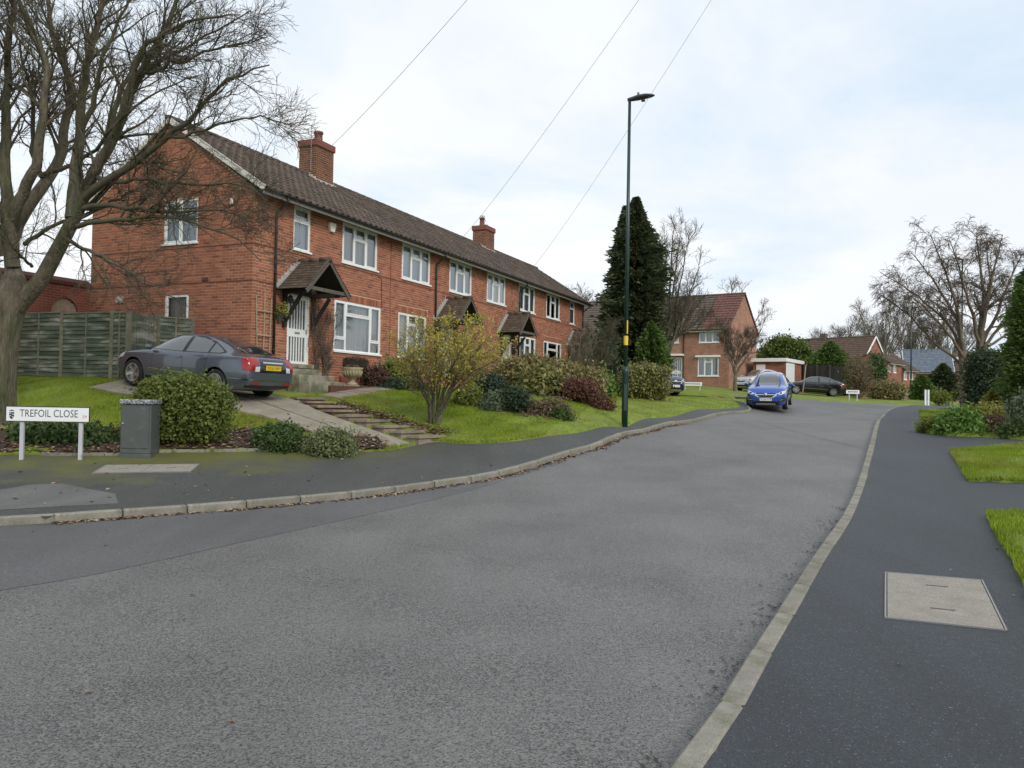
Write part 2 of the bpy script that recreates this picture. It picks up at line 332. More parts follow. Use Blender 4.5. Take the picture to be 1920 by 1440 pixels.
# lawn bank in front of the terrace
cpp(15, 790, 17, -.14); cpp(135, 707, 21, -.14); cpp(60, 707, 21.5, -.14); cpp(227, 709, 20.4, -.14)
for p in [(-9.25, 19.5, 1.60), (-7.0, 18.5, 1.40), (-6.2, 20.0, 1.42), (-8.3, 21.2, 1.68)]: cp(*p)
cpp(815, 795, 18.9, -.14); cpp(640, 790, 18.3, -.14)
for x in (3.5, 7.0, 11.0): q = T(x, -0.8); cp(q.x, q.y, 1.78)
for x in (16, 21, 27): q = T(x, -0.8); cp(q.x, q.y, 1.95)
q = T(3, 3); cp(q.x, q.y, 1.85); q = T(20, 3); cp(q.x, q.y, 2.0); q = T(-3, 8); cp(q.x, q.y, 1.9); q = T(-3, 14); cp(q.x, q.y, 2.0); q = T(20, 16); cp(q.x, q.y, 2.3)
cpp(1060, 786, 20.6, -.14); cpp(1130, 767, 24, -.14); cpp(980, 740, 24.5, -.14); cpp(1200, 745, 31, -.14); cpp(1180, 770, 27, -.14)
cpp(1300, 722, 62.4, -.14); cpp(1250, 738, 45, -.14); cpp(1190, 742, 44, -.14); cpp(1385, 735, 53, -.14); cpp(1525, 741, 61, -.14); cpp(1600, 750, 52, -.14); cpp(1470, 735, 64, -.1)
for c in [(-18, 14, .35), (-22, 20, 1.5), (-25, 30, 2.2), (-20, 40, 2.6), (0, 60, 3.0), (10, 80, 3.2), (30, 75, 2.2), (40, 85, 1.9), (28, 55, 1.75), (40, 60, 1.75), (32, 40, 1.6), (50, 30, 1.7), (40, 12, 1.2), (60, 100, 1.6), (35, -10, .8), (-45, 10, .3), (-50, 50, 2.5), (20, 120, 2.5), (-30, 100, 3)]: cp(*c)
CPA = np.array(CP); _n = len(CPA)
def _phi(d2): return 0.5 * d2 * np.log(d2 + 1e-9)
_d2 = ((CPA[:, None, :2] - CPA[None, :, :2]) ** 2).sum(-1)
_A = np.zeros((_n + 3, _n + 3)); _A[:_n, :_n] = _phi(_d2) + np.eye(_n) * 0.25; _A[:_n, _n] = 1; _A[:_n, _n + 1:] = CPA[:, :2]; _A[_n, :_n] = 1; _A[_n + 1:, :_n] = CPA[:, :2].T
_w = np.linalg.solve(_A, np.r_[CPA[:, 2], 0, 0, 0])
def Hn(x, y):
    x = np.asarray(x, float); y = np.asarray(y, float); sh = x.shape; x = x.ravel(); y = y.ravel(); out = np.zeros(len(x))
    for i in range(0, len(x), 20000):
        a = x[i:i + 20000]; b = y[i:i + 20000]
        d2 = (a[:, None] - CPA[None, :, 0]) ** 2 + (b[:, None] - CPA[None, :, 1]) ** 2
        out[i:i + 20000] = _phi(d2) @ _w[:_n] + _w[_n] + a * _w[_n + 1] + b * _w[_n + 2]
    r = np.hypot(x - 10, y - 30); t = np.clip((r - 75) / 70, 0, 1); t = t * t * (3 - 2 * t)
    return (np.clip(out, -2, 4) * (1 - t) + 1.5 * t).reshape(sh)
def H(x, y): return float(Hn([x], [y])[0])
def G(u, v, off=0.0):                                    # where the sight line meets the ground
    d = ray(u, v); Ys = np.concatenate([np.arange(1.5, 40, 0.05), np.arange(40, 90, 0.25)]); z = CZ + d.z * Ys; h = Hn(d.x * Ys, Ys) + off
    k = np.argmax(z <= h)
    if z[k] > h[k]: k = len(Ys) - 1
    Y = Ys[k]; return Vector((d.x * Y, Y, h[k]))

# ------------------------------------------------------------------ plan lines
def G2(L, off=0.1): return [G(u, v, off).to_2d() for u, v in L]
def A2(L): return [at(u, v, Y).to_2d() for u, v, Y in L]
LK = [Vector((-30, 4.2)), Vector((-20, 6.2)), Vector((-12, 8.1))] + G2([(0, 972), (100, 966), (190, 960), (268, 955), (420, 944), (554, 933), (673, 922), (790, 907), (910, 890), (985, 872), (1060, 848), (1130, 828), (1220, 802), (1300, 787)]) + A2([(1380, 773, 31.5), (1408, 767, 34.8), (1404, 763, 36.6), (1385, 757.5, 38.5), (1340, 751, 40.5), (1300, 744, 42.5)]) + [Vector((3, 45)), Vector((-12, 50))]
BL = [Vector((-30, 10.5)), Vector((-20, 12.6)), Vector((-13, 14.1))] + G2([(0, 853), (100, 856), (225, 854), (290, 850), (400, 848), (510, 846), (600, 848), (690, 847), (745, 842), (812, 829), (870, 832), (955, 829), (1033, 817), (1100, 808), (1158, 800)]) + A2([(1272, 778, 27.5), (1340, 767, 32), (1385, 760, 35.6), (1384, 757, 37.2), (1360, 753, 38.6), (1325, 748, 40.6), (1290, 742, 42)]) + [Vector((2.5, 44.0)), Vector((-12, 49))]
RK = [Vector((-30, -4.5)), Vector((-14, -3.2)), Vector((-6, -1.6)), Vector((-1.6, 0.6))] + G2([(1253, 1440), (1358, 1290), (1421, 1198), (1467, 1130), (1525, 1040), (1575, 972), (1592, 940), (1605, 910), (1618, 870), (1630, 830), (1638, 802)]) + A2([(1645, 784, 29), (1652, 776, 34), (1668, 769, 39), (1700, 766, 43), (1745, 764, 47)]) + [Vector((40, 56)), Vector((60, 66))]
FK = [Vector((-12, 55)), Vector((3, 50))] + A2([(1310, 741, 46), (1400, 744.5, 47), (1490, 747, 48), (1560, 752, 48.5), (1640, 756, 50), (1700, 759, 52), (1745, 761, 54)]) + [Vector((36, 62)), Vector((55, 74))]
LKs = catmull(LK, 6); BLs = catmull(BL, 6); RKs = catmull(RK, 6); FKs = catmull(FK, 6)

def poly_sd(x, y, poly):                                 # signed distance, negative inside
    P = np.array([tuple(p)[:2] for p in poly]); d = np.full(x.shape, 1e9); ins = np.zeros(x.shape, bool)
    for i in range(len(P)):
        a = P[i]; b = P[(i + 1) % len(P)]; ab = b - a; L2 = ab @ ab
        if L2 < 1e-12: continue
        t = np.clip(((x - a[0]) * ab[0] + (y - a[1]) * ab[1]) / L2, 0, 1)
        d = np.minimum(d, np.hypot(x - a[0] - t * ab[0], y - a[1] - t * ab[1]))
        c = ((a[1] > y) != (b[1] > y)); 
        with np.errstate(divide='ignore', invalid='ignore'): xi = (b[0] - a[0]) * (y - a[1]) / (b[1] - a[1]) + a[0]
        ins ^= c & (x < xi)
    return np.where(ins, -d, d)
LAWN_R = [G2([(1846, 967), (1925, 963), (2100, 955), (2250, 1150), (1990, 1230), (1921, 1108), (1893, 1050), (1866, 1008)]),
          G2([(1780, 847), (1850, 841), (1925, 835), (2080, 828), (2100, 912), (1925, 905), (1812, 901)]),
          G2([(1722, 770), (1728, 785), (1741, 786), (1760, 783), (1780, 792), (1742, 800), (1727, 806), (1736, 812), (1780, 817), (1838, 819), (1925, 825), (2150, 826), (2150, 772), (1925, 768), (1790, 768)]),
          A2([(1745, 763, 48), (1760, 765, 46), (1830, 768, 40), (1925, 768, 38), (2000, 750, 60), (1800, 756, 60)])]
ROADP = [p for p in LKs] + [p for p in FKs] + [p for p in reversed(RKs)]
LPAVP = [p for p in LKs] + [p for p in reversed(BLs)]
RSIDE = [p for p in RKs] + [Vector((70, 60)), Vector((40, 36)), Vector((30, 20)), Vector((24, 6)), Vector((18, -10)), Vector((-30, -12))]
dl = [G(672, 845, .1).to_2d(), G(600, 818, .16).to_2d(), G(528, 788, .16).to_2d(), Vector((-7.35, 18.0)), Vector((-10.2, 19.25))]
dr = [G(778, 834, .1).to_2d(), G(690, 803, .16).to_2d(), G(599, 772, .16).to_2d(), Vector((-5.75, 20.25)), Vector((-9.3, 21.3))]
dlp = resample(catmull(dl, 6), 9); drp = resample(catmull(dr, 6), 9)
dp_poly = [Vector((p[0], p[1])) for p in dlp] + [Vector((p[0], p[1])) for p in drp[::-1]]
PAVED = [p for p in BLs] + [p for p in FKs] + [Vector((70, 60)), Vector((40, 36)), Vector((30, 20)), Vector((24, 6)), Vector((18, -10)), Vector((-30, -12))]
def lawn_sd(x, y):                                       # positive on grass, negative on paving
    paved = poly_sd(x, y, PAVED)
    paved = np.minimum(paved, poly_sd(x, y, dp_poly) + .05); lw = np.full(x.shape, 1e9)
    for P in LAWN_R: lw = np.minimum(lw, poly_sd(x, y, P))
    return np.maximum(paved, -lw)
xs = np.concatenate([-np.geomspace(900, 24, 30), np.arange(-23.5, 21, 0.17), np.geomspace(21.4, 900, 34)])
ys = np.concatenate([-np.geomspace(500, 4, 16), np.arange(-3, 2, 0.5), np.arange(2, 46, 0.17), np.geomspace(46.4, 1400, 40)])
GX, GY = np.meshgrid(xs, ys); GZ = Hn(GX, GY); SD = lawn_sd(GX, GY)
tt = np.clip((SD + 0.10) / 0.16, 0, 1)
GZ = GZ + (-0.10 + 0.25 * tt) + 0.012 * np.sin(GX * 2.1 + GY * 1.3) * tt + 0.010 * np.sin(GX * 5.3 - GY * 4.1) * tt
nx, ny = len(xs), len(ys); idx = np.arange(nx * ny).reshape(ny, nx)
FQ = np.stack([idx[:-1, :-1], idx[:-1, 1:], idx[1:, 1:], idx[1:, :-1]], -1).reshape(-1, 4)
m_lawn = mat('lawn', (0.160, 0.220, 0.018), 0.9, var=0.35, vscale=1.6, col2=(0.175, 0.195, 0.026), c2scale=0.9, bump=0.8, bscale=45, bdist=0.03)
ground = link('ground', np_mesh('ground', np.stack([GX, GY, GZ], -1).reshape(-1, 3), FQ, m_lawn, True), None, 'structure')

def strip(name, A, B, n, rows, off, mt, end=None, attr=False):
    A = resample(A, n); B = resample(B, n); t = np.linspace(0, 1, rows)[:, None, None]
    P = A[None] * (1 - t) + B[None] * t; z = Hn(P[..., 0], P[..., 1]) + (off if not callable(off) else off(P[..., 0], P[..., 1]))
    V = np.concatenate([P[..., :2], z[..., None]], -1).reshape(-1, 3); ii = np.arange(rows * n).reshape(rows, n)
    Fq = np.stack([ii[:-1, :-1], ii[:-1, 1:], ii[1:, 1:], ii[1:, :-1]], -1).reshape(-1, 4)
    me = np_mesh(name, V, Fq, mt, True)
    if attr:
        a = me.attributes.new('edge', 'FLOAT', 'POINT'); a.data.foreach_set('value', np.repeat(np.linspace(0, 1, rows), n).astype(np.float32))
    if me.polygons[0].normal.z < 0: me.flip_normals()
    return link(name, me, None, 'structure')

def asphalt(name, base, light, speck, sscale, rough, bump, pit=0.0, tint2=None, moss=False, glitter=None, patch=0.16):
    m, n, b = new_mat(name); N = n.nodes; L = n.links.new
    tcn = N.new('ShaderNodeTexCoord'); vec = tcn.outputs['Object']
    vo = N.new('ShaderNodeTexVoronoi'); vo.inputs['Scale'].default_value = sscale; L(vec, vo.inputs['Vector'])
    sp = N.new('ShaderNodeSeparateColor'); L(vo.outputs['Color'], sp.inputs[0])
    x = N.new('ShaderNodeMix'); x.data_type = 'RGBA'; x.inputs[6].default_value = (*base, 1); x.inputs[7].default_value = (*light, 1)
    pw = N.new('ShaderNodeMath'); pw.operation = 'POWER'; pw.inputs[1].default_value = speck; L(sp.outputs[0], pw.inputs[0]); L(pw.outputs[0], x.inputs[0]); cur = x.outputs[2]
    def mul(scale, amt, det=5, stretch=None, rot=0):
        nonlocal cur
        nz = N.new('ShaderNodeTexNoise'); nz.inputs['Scale'].default_value = scale; nz.inputs['Detail'].default_value = det; v2 = vec
        if stretch:
            mpn = N.new('ShaderNodeMapping'); mpn.inputs['Scale'].default_value = stretch; mpn.inputs['Rotation'].default_value = (0, 0, rot); L(vec, mpn.inputs[0]); v2 = mpn.outputs[0]
        L(v2, nz.inputs['Vector']); mr = N.new('ShaderNodeMapRange'); mr.inputs[1].default_value = .3; mr.inputs[2].default_value = .7; mr.inputs[3].default_value = 1 - amt; mr.inputs[4].default_value = 1 + amt
        L(nz.outputs[0], mr.inputs[0]); y = N.new('ShaderNodeMix'); y.data_type = 'RGBA'; y.blend_type = 'MULTIPLY'; y.inputs[0].default_value = 1; L(cur, y.inputs[6]); L(mr.outputs[0], y.inputs[7]); cur = y.outputs[2]
        return nz
    mul(0.45, patch, 6); mul(28, 0.16, 3)
    mul(0.5, patch * 0.9, 3, (3.0, 0.35, 1), rad(-32))   # tyre-polished bands along the carriageway
    if pit:                                              # binder showing between worn chippings
        v2 = N.new('ShaderNodeTexNoise'); v2.inputs['Scale'].default_value = 66; v2.inputs['Detail'].default_value = 2.5; v2.inputs['Roughness'].default_value = .65; L(vec, v2.inputs['Vector'])
        nz = N.new('ShaderNodeTexNoise'); nz.inputs['Scale'].default_value = 0.8; nz.inputs['Detail'].default_value = 4; L(vec, nz.inputs['Vector'])
        ma = N.new('ShaderNodeMath'); ma.operation = 'MULTIPLY_ADD'; ma.inputs[1].default_value = 0.26; ma.inputs[2].default_value = 0.315; L(nz.outputs[0], ma.inputs[0])
        gt = N.new('ShaderNodeMath'); gt.operation = 'LESS_THAN'; L(v2.outputs[0], gt.inputs[0]); L(ma.outputs[0], gt.inputs[1])
        inv = N.new('ShaderNodeMapRange'); inv.inputs[3].default_value = 1.0; inv.inputs[4].default_value = 1 - pit; L(gt.outputs[0], inv.inputs[0])
        y = N.new('ShaderNodeMix'); y.data_type = 'RGBA'; y.blend_type = 'MULTIPLY'; y.inputs[0].default_value = 1; L(cur, y.inputs[6]); L(inv.outputs[0], y.inputs[7]); cur = y.outputs[2]
    if glitter:
        g = N.new('ShaderNodeMath'); g.operation = 'GREATER_THAN'; g.inputs[1].default_value = 0.988; L(sp.outputs[1], g.inputs[0])
        y = N.new('ShaderNodeMix'); y.data_type = 'RGBA'; L(g.outputs[0], y.inputs[0]); L(cur, y.inputs[6]); y.inputs[7].default_value = (*glitter, 1); cur = y.outputs[2]
    if moss:
        at_ = N.new('ShaderNodeAttribute'); at_.attribute_name = 'edge'
        nz = N.new('ShaderNodeTexNoise'); nz.inputs['Scale'].default_value = 1.1; nz.inputs['Detail'].default_value = 6; L(vec, nz.inputs['Vector'])
        s2 = N.new('ShaderNodeMath'); s2.operation = 'MULTIPLY_ADD'; s2.inputs[1].default_value = 0.9; L(nz.outputs[0], s2.inputs[0]); L(at_.outputs['Fac'], s2.inputs[2])
        mr = N.new('ShaderNodeMapRange'); mr.inputs[1].default_value = 1.08; mr.inputs[2].default_value = 1.45; mr.inputs[4].default_value = 0.85; L(s2.outputs[0], mr.inputs[0])
        sxx = N.new('ShaderNodeSeparateXYZ'); L(vec, sxx.inputs[0]); mx_ = N.new('ShaderNodeMapRange'); mx_.inputs[1].default_value = -1.0; mx_.inputs[2].default_value = -4.5; L(sxx.outputs[0], mx_.inputs[0])
        mm = N.new('ShaderNodeMath'); mm.operation = 'MULTIPLY'; L(mr.outputs[0], mm.inputs[0]); L(mx_.outputs[0], mm.inputs[1])
        y = N.new('ShaderNodeMix'); y.data_type = 'RGBA'; L(mm.outputs[0], y.inputs[0]); L(cur, y.inputs[6]); y.inputs[7].default_value = (0.125, 0.128, 0.022, 1); cur = y.outputs[2]
    L(cur, b.inputs['Base Color']); b.inputs['Roughness'].default_value = rough; b.inputs['Specular IOR Level'].default_value = 0.5
    bp = N.new('ShaderNodeBump'); bp.inputs['Strength'].default_value = bump; bp.inputs['Distance'].default_value = 0.006; L(vo.outputs['Distance'], bp.inputs['Height']); L(bp.outputs[0], b.inputs['Normal'])
    return m
m_road = asphalt('road_asphalt', (0.104, 0.101, 0.096), (0.194, 0.189, 0.179), 1.0, 120, 0.6, 0.45, pit=0.62, patch=0.075)
m_road_s = asphalt('road_asphalt_smooth', (0.062, 0.062, 0.063), (0.150, 0.149, 0.148), 1.3, 190, 0.62, 0.4, patch=0.14)
m_pav_l = asphalt('footway_old', (0.034, 0.036, 0.034), (0.090, 0.092, 0.085), 1.5, 170, 0.7, 0.45, moss=True, glitter=(0.3, 0.3, 0.28))
m_pav_p = asphalt('footway_patch_mat', (0.09, 0.09, 0.085), (0.18, 0.178, 0.168), 1.3, 170, 0.7, 0.4)
m_pav_r = asphalt('footway_new', (0.015, 0.0175, 0.021), (0.044, 0.050, 0.058), 1.6, 160, 0.6, 0.5, glitter=(0.15, 0.155, 0.16), patch=0.16)

bl_road = [p for p in LKs]; rr_road = RKs
road = strip('road', [Vector((-30, 4.2))] + LKs[1:-20], RKs[:-12], 260, 26, 0.0, m_road)
strip('road_junction', [p for p in LKs[-24:]], [p for p in FKs[:40]], 60, 10, 0.002, m_road)
strip('road_far', [at(1380, 772, 31.5).to_2d(), at(1404, 763, 36.6).to_2d(), at(1400, 744.5, 47).to_2d(), at(1490, 747, 48).to_2d(), at(1560, 752, 48.5).to_2d(), at(1640, 756, 50).to_2d(), at(1745, 761, 54).to_2d(), Vector((36, 62)), Vector((55, 74))],
      RKs[-50:], 80, 14, 0.004, m_road)
ed = G2([(-220, 1150), (0, 1108), (210, 1073), (500, 1008), (700, 963), (880, 920), (985, 890), (1060, 866)], 0.0)
strip('road_edge_surfacing', [p for p in G2([(-220, 990), (0, 976), (100, 970), (268, 959), (420, 948), (554, 937), (673, 926), (790, 911), (910, 894), (985, 876), (1060, 853)], 0.0)], catmull(ed, 5), 80, 8, 0.003, m_road_s)
def inset(L_, d_):
    P = np.array([tuple(p)[:2] for p in L_]); t = np.gradient(P, axis=0); t /= np.linalg.norm(t, axis=1, keepdims=True) + 1e-9; return [Vector((p[0] - d_ * q[1], p[1] + d_ * q[0])) for p, q in zip(P, t)]
pav_l = strip('pavement_left', inset(LKs, .095), BLs, 220, 14, 0.095, m_pav_l, attr=True)
RB = [p + Vector((16, -2)) if p.y < 30 else p + Vector((14, -10)) for p in RKs]
pav_r = strip('pavement_right', inset(RKs, -.09), RB, 220, 50, 0.085, m_pav_r)
strip('pavement_patch', G2([(-60, 960), (60, 953), (140, 948), (222, 944)], .1), G2([(-60, 928), (60, 908), (120, 907), (216, 926)], .1), 20, 6, 0.098, m_pav_p)

# kerb stones, one object each, under the kerb they make up
def kerbs(name, line, length, side, top, i0, i1):
    L = resample(line[i0:i1], 600); d = np.r_[0, np.cumsum(np.linalg.norm(np.diff(L, axis=0), axis=1))]
    root = empty(name); root['kind'] = 'structure'; k = 0; s0 = 0.0; cache = {}
    while s0 + length < d[-1]:
        p = np.array([np.interp(s0 + 0.007, d, L[:, j]) for j in (0, 1)]); q = np.array([np.interp(s0 + length - 0.007, d, L[:, j]) for j in (0, 1)])
        c = (p + q) / 2; t = (q - p); ln = float(np.hypot(*t)); t /= ln; up = top(c[0], c[1])
        key = round(ln, 2)
        if key not in cache:
            mb = MB(); mb.bbox(-ln / 2, ln / 2, 0, 0.125, -0.18, 0, 0.016); cache[key] = mb.mesh('kerb_stone', m_kerb)
        o = link('kerb_stone', cache[key], root)
        za = H(p[0], p[1]) + up; zb = H(q[0], q[1]) + up; tx = Vector((t[0], t[1], (zb - za) / ln)).normalized(); nyv = Vector((-t[1], t[0], 0)) * side; 
        tx = tx if side > 0 else tx
        M = Matrix((tx, nyv, tx.cross(nyv).normalized() if side > 0 else nyv.cross(tx).normalized() * 1)).transposed()
        if side < 0: M = Matrix((-tx, nyv, (-tx).cross(nyv).normalized())).transposed()
        M4 = M.to_4x4(); M4.translation = (c[0], c[1], (za + zb) / 2 + random.uniform(-.004, .004)); o.matrix_local = M4
        s0 += length; k += 1
    return root
drop_a, drop_b = G(1583, 960, .05), G(1620, 860, .05)
def top_r(x, y):
    a = np.clip((y - drop_a.y + 0.9) / 0.9, 0, 1) * np.clip((drop_b.y + 0.9 - y) / 0.9, 0, 1); return 0.102 - 0.008 * a
kerbs('kerb_right', RKs, 0.915, -1, top_r, 22, len(RKs) - 14)
kerbs('kerb_left', LKs, 0.78, 1, lambda x, y: 0.108, 10, len(LKs) - 12)

# inspection covers set in the footways
def cover(name, px, slabs, z, label):
    P = [G(u, v, z) for u, v in px]      # corners: near-left, near-right, far-right, far-left
    root = empty(name, P[0]); mb = MB(); c = sum(P, Vector()) / 4
    e1 = (P[1] - P[0]); e2 = (P[3] - P[0])
    x = e1.normalized(); nrm = x.cross(e2).normalized(); y = nrm.cross(x); W_ = (e1.length + (P[2] - P[3]).length) / 2; D_ = (e2.length + (P[2] - P[1]).length) / 2 * 0.995
    M = Matrix((x, y, nrm)).transposed().to_4x4(); root.matrix_world = Matrix.Translation(P[0]) @ M
    fr = MB()
    for a in ((-.012, W_ + .012, -.012, 0), (-.012, W_ + .012, D_, D_ + .012), (-.012, 0, 0, D_), (W_, W_ + .012, 0, D_)): fr.box(*a, -.05, .004)
    fr.build('frame', m_steel, root)
    vert = slabs < 0; k = abs(slabs)
    for i in range(k):
        s_ = MB()
        if vert: s_.bbox(i * W_ / k + .005, (i + 1) * W_ / k - .005, .005, D_ - .005, -.05, .003, .004)
        else: s_.bbox(.005, W_ - .005, i * D_ / k + .005, (i + 1) * D_ / k - .005, -.05, .003, .004)
        o = s_.build('slab', m_cover, root)
        h = MB()
        if vert: h.box((i + .5) * W_ / k - .09, (i + .5) * W_ / k + .09, D_ / 2 - .015, D_ / 2 + .015, 0, .0045)
        else: h.box(W_ / 2 - .07, W_ / 2 + .09, (i + .5) * D_ / k - .016, (i + .5) * D_ / k + .016, 0, .0045)
        h.build('lifting_slot', m_timber_grey, o)
    return tag(root, label, 'access cover')
cover('access_cover', [(1662, 1158), (1884, 1183), (1872, 1091), (1692, 1079)], 2, .092, 'pale concrete two-slab access cover in the dark right-hand pavement')
cover('access_cover', [(174, 887), (362, 884), (356, 870), (182, 874)], -2, .112, 'long pale two-slab access cover in the pavement before the cabinet')
# ------------------------------------------------------------------ the terrace
TL, TD = 26.75, 6.1; ZG = 1.35; ZE = 7.0; ZR = 9.25
terrace = empty('terrace_house', TO, math.atan2(TE.y, TE.x))
tag(terrace, 'long red brick terrace with brown tiled roof and timber door canopies', 'house')
def up(z): return 1.65 + (z - 1.65) * 1.05
ZUs, ZUt = up(5.55), up(6.72); ZGs, ZGt = up(2.93), up(4.42); ZF = up(2.46); ZDt = up(4.33)
fac_op = []; gab_op = []
MIR = lambda a, b: (TL - b, TL - a)
upper = [(1.60, 2.33, 'n'), (3.89, 5.80, '3'), (7.33, 9.28, '3'), (10.77, 12.66, '3')]
upper = upper + [(*MIR(a, b), k) for a, b, k in reversed(upper)]
lower = [(3.56, 6.08, 'big'), (7.16, 9.07, '3g')]; lower = lower + [(*MIR(a, b), k) for a, b, k in reversed(lower)]
doors = [(1.42, 2.37), (10.08, 11.03)]; doors = doors + [MIR(a, b) for a, b in reversed(doors)]
for a, b, k in upper: fac_op.append((a, b, ZUs, ZUt))
for a, b, k in lower: fac_op.append((a, b, ZGs, ZGt))
for a, b in doors: fac_op.append((a, b, ZF, ZDt))
gab_op = [(1.97, 3.22, up(5.56), up(6.72)), (2.23, 3.11, up(3.30), up(4.23))]

def wall_quads(mb, ops, L, z0, z1, P, depth, clip=None):
    X = sorted({0, L} | {v for o in ops for v in o[:2]}); Z = sorted({z0, z1} | {v for o in ops for v in o[2:]})
    for i in range(len(X) - 1):
        for j in range(len(Z) - 1):
            cx, cz = (X[i] + X[i + 1]) / 2, (Z[j] + Z[j + 1]) / 2
            if any(o[0] < cx < o[1] and o[2] < cz < o[3] for o in ops): continue
            mb.quad(P(X[i], 0, Z[j]), P(X[i + 1], 0, Z[j]), P(X[i + 1], 0, Z[j + 1]), P(X[i], 0, Z[j + 1]))
    for a, b, c, d in ops:
        mb.quad(P(a, 0, c), P(a, depth, c), P(a, depth, d), P(a, 0, d)); mb.quad(P(b, 0, c), P(b, 0, d), P(b, depth, d), P(b, depth, c))
        mb.quad(P(a, 0, d), P(a, depth, d), P(b, depth, d), P(b, 0, d)); mb.quad(P(a, 0, c), P(b, 0, c), P(b, depth, c), P(a, depth, c))
mort = 0.007
PF = lambda a, d, z: (a, mort + d, z)
PG = lambda a, d, z: (mort + d, a, z)
mb = MB(); wall_quads(mb, fac_op, TL, ZG, ZE + .05, PF, 0.12); wall_quads(mb, gab_op, TD, ZG, ZE + .05, PG, 0.12)
mb.add([(mort, 0, ZE + .05), (mort, TD, ZE + .05), (mort, TD / 2, ZR - .03)], [(0, 1, 2)])
mb.quad((TL - mort, 0, ZG), (TL - mort, TD, ZG), (TL - mort, TD, ZE + .05), (TL - mort, 0, ZE + .05)); mb.add([(TL - mort, 0, ZE + .05), (TL - mort, TD, ZE + .05), (TL - mort, TD / 2, ZR - .03)], [(0, 1, 2)])
mb.quad((0, TD, ZG), (TL, TD, ZG), (TL, TD, ZE), (0, TD, ZE))
wall = mb.build('wall', m_mortar, terrace)
# bricks: courses with half-lap, clipped at the openings and the gable slope
CH, BLn, JT = 0.0787, 0.235, 0.0135
def course_pieces(L, z0, z1, ops, lim=None, row=0, headers=False):
    a0, a1 = (0, L) if lim is None else lim
    iv = [(a0, a1)]
    for o in ops:
        if o[2] < z1 - .02 and o[3] > z0 + .02:
            nv = []
            for a, b in iv:
                if o[1] <= a or o[0] >= b: nv.append((a, b)); continue
                if o[0] > a: nv.append((a, o[0]))
                if o[1] < b: nv.append((o[1], b))
            iv = nv
    out = []
    off = 0 if row % 2 else BLn / 2
    for a, b in iv:
        k = math.floor((a - off) / BLn); x = k * BLn + off
        while x < b:
            p, q = max(x, a), min(x + BLn, b)
            if q - p > 0.045: out.append((p + JT / 2, q - JT / 2))
            x += BLn
    return out
bricks = []                                              # (face, a0, a1, z0, z1)
solf = [(a - .05, b + .05, d, d + .225) for (a, b, c, d) in fac_op if d < 5.5 and c < ZGs + .1 and c > ZF + .1]   # soldier arches over ground-floor windows
STR = [up(5.42), up(4.49)]
row = 0; z = ZG
while z < ZR:
    z1 = z + CH
    if z1 <= ZE + .06:
        for a, b in course_pieces(TL, z, z1, fac_op + solf, None, row): bricks.append(('F', a, b, z, z1 - JT))
    w = 0 if z1 < ZE + .05 else (z1 - ZE - .05) / (ZR - ZE - .05) * TD / 2
    if TD - 2 * w > .2:
        for a, b in course_pieces(TD, z, z1, gab_op, (w, TD - w), row + 1): bricks.append(('G', a, b, z, z1 - JT))
    z = z1; row += 1
for a, b, c, d in solf:
    x = a
    while x < b - .03: bricks.append(('F', x + .005, min(x + .075, b) - .004, c + .004, d - .006)); x += .075
def bpos(bk):
    f, a, b, z0, z1 = bk; m_ = (a + b) / 2; p = T(m_, 0) if f == 'F' else T(0, m_); return p
camv = Vector((0, 0, CZ))
def bkey(bk):
    p = bpos(bk); hid = 0
    if bk[0] == 'G' and bk[3] < 3.55 : hid = 3           # behind the fence and the car
    if bk[0] == 'F' and bk[3] < 2.3: hid = 3
    return (Vector((p.x, p.y, bk[3])) - camv).length + hid - (bk[2] - bk[1]) * 8
bricks.sort(key=bkey)
mcache = {}
for f, a, b, z0, z1 in bricks[:300]:
    ln = round(b - a, 3); hh = round(z1 - z0, 3); key = (f, ln, hh)
    if key not in mcache:
        q = MB(); 
        if f == 'F': q.bbox(-ln / 2, ln / 2, 0, .05, 0, hh, .003)
        else: q.bbox(0, .05, -ln / 2, ln / 2, 0, hh, .003)
        mcache[key] = q.mesh('brick', m_brick_one)
    o = link('brick', mcache[key], wall); j = random.uniform(-.0015, .0015)
    o.location = ((a + b) / 2, j, z0) if f == 'F' else (j, (a + b) / 2, z0)
mb = MB()
for f, a, b, z0, z1 in bricks[300:]:
    j = random.uniform(-.0015, .0015)
    if f == 'F': mb.add([(a, j, z0), (b, j, z0), (b, j, z1), (a, j, z1), (a, .03, z0), (b, .03, z0), (b, .03, z1), (a, .03, z1)], [(0, 1, 2, 3), (0, 4, 5, 1), (3, 2, 6, 7), (0, 3, 7, 4), (1, 5, 6, 2)])
    else: mb.add([(j, a, z0), (j, b, z0), (j, b, z1), (j, a, z1), (.03, a, z0), (.03, b, z0), (.03, b, z1), (.03, a, z1)], [(0, 3, 2, 1), (0, 1, 5, 4), (3, 7, 6, 2), (0, 4, 7, 3), (1, 2, 6, 5)])
bm_me = mb.mesh('brickwork', m_brick_all); link('brickwork', bm_me, wall, 'stuff')
mb = MB()
for zz_ in STR:
    mb.box(-.008, .0, 0, TD, zz_ - .012, zz_ + .012); mb.box(-.008, TL if zz_ == STR[0] else .9, -.008, 0, zz_ - .012, zz_ + .012)
mb.build('string_course', m_brick_dark, terrace)

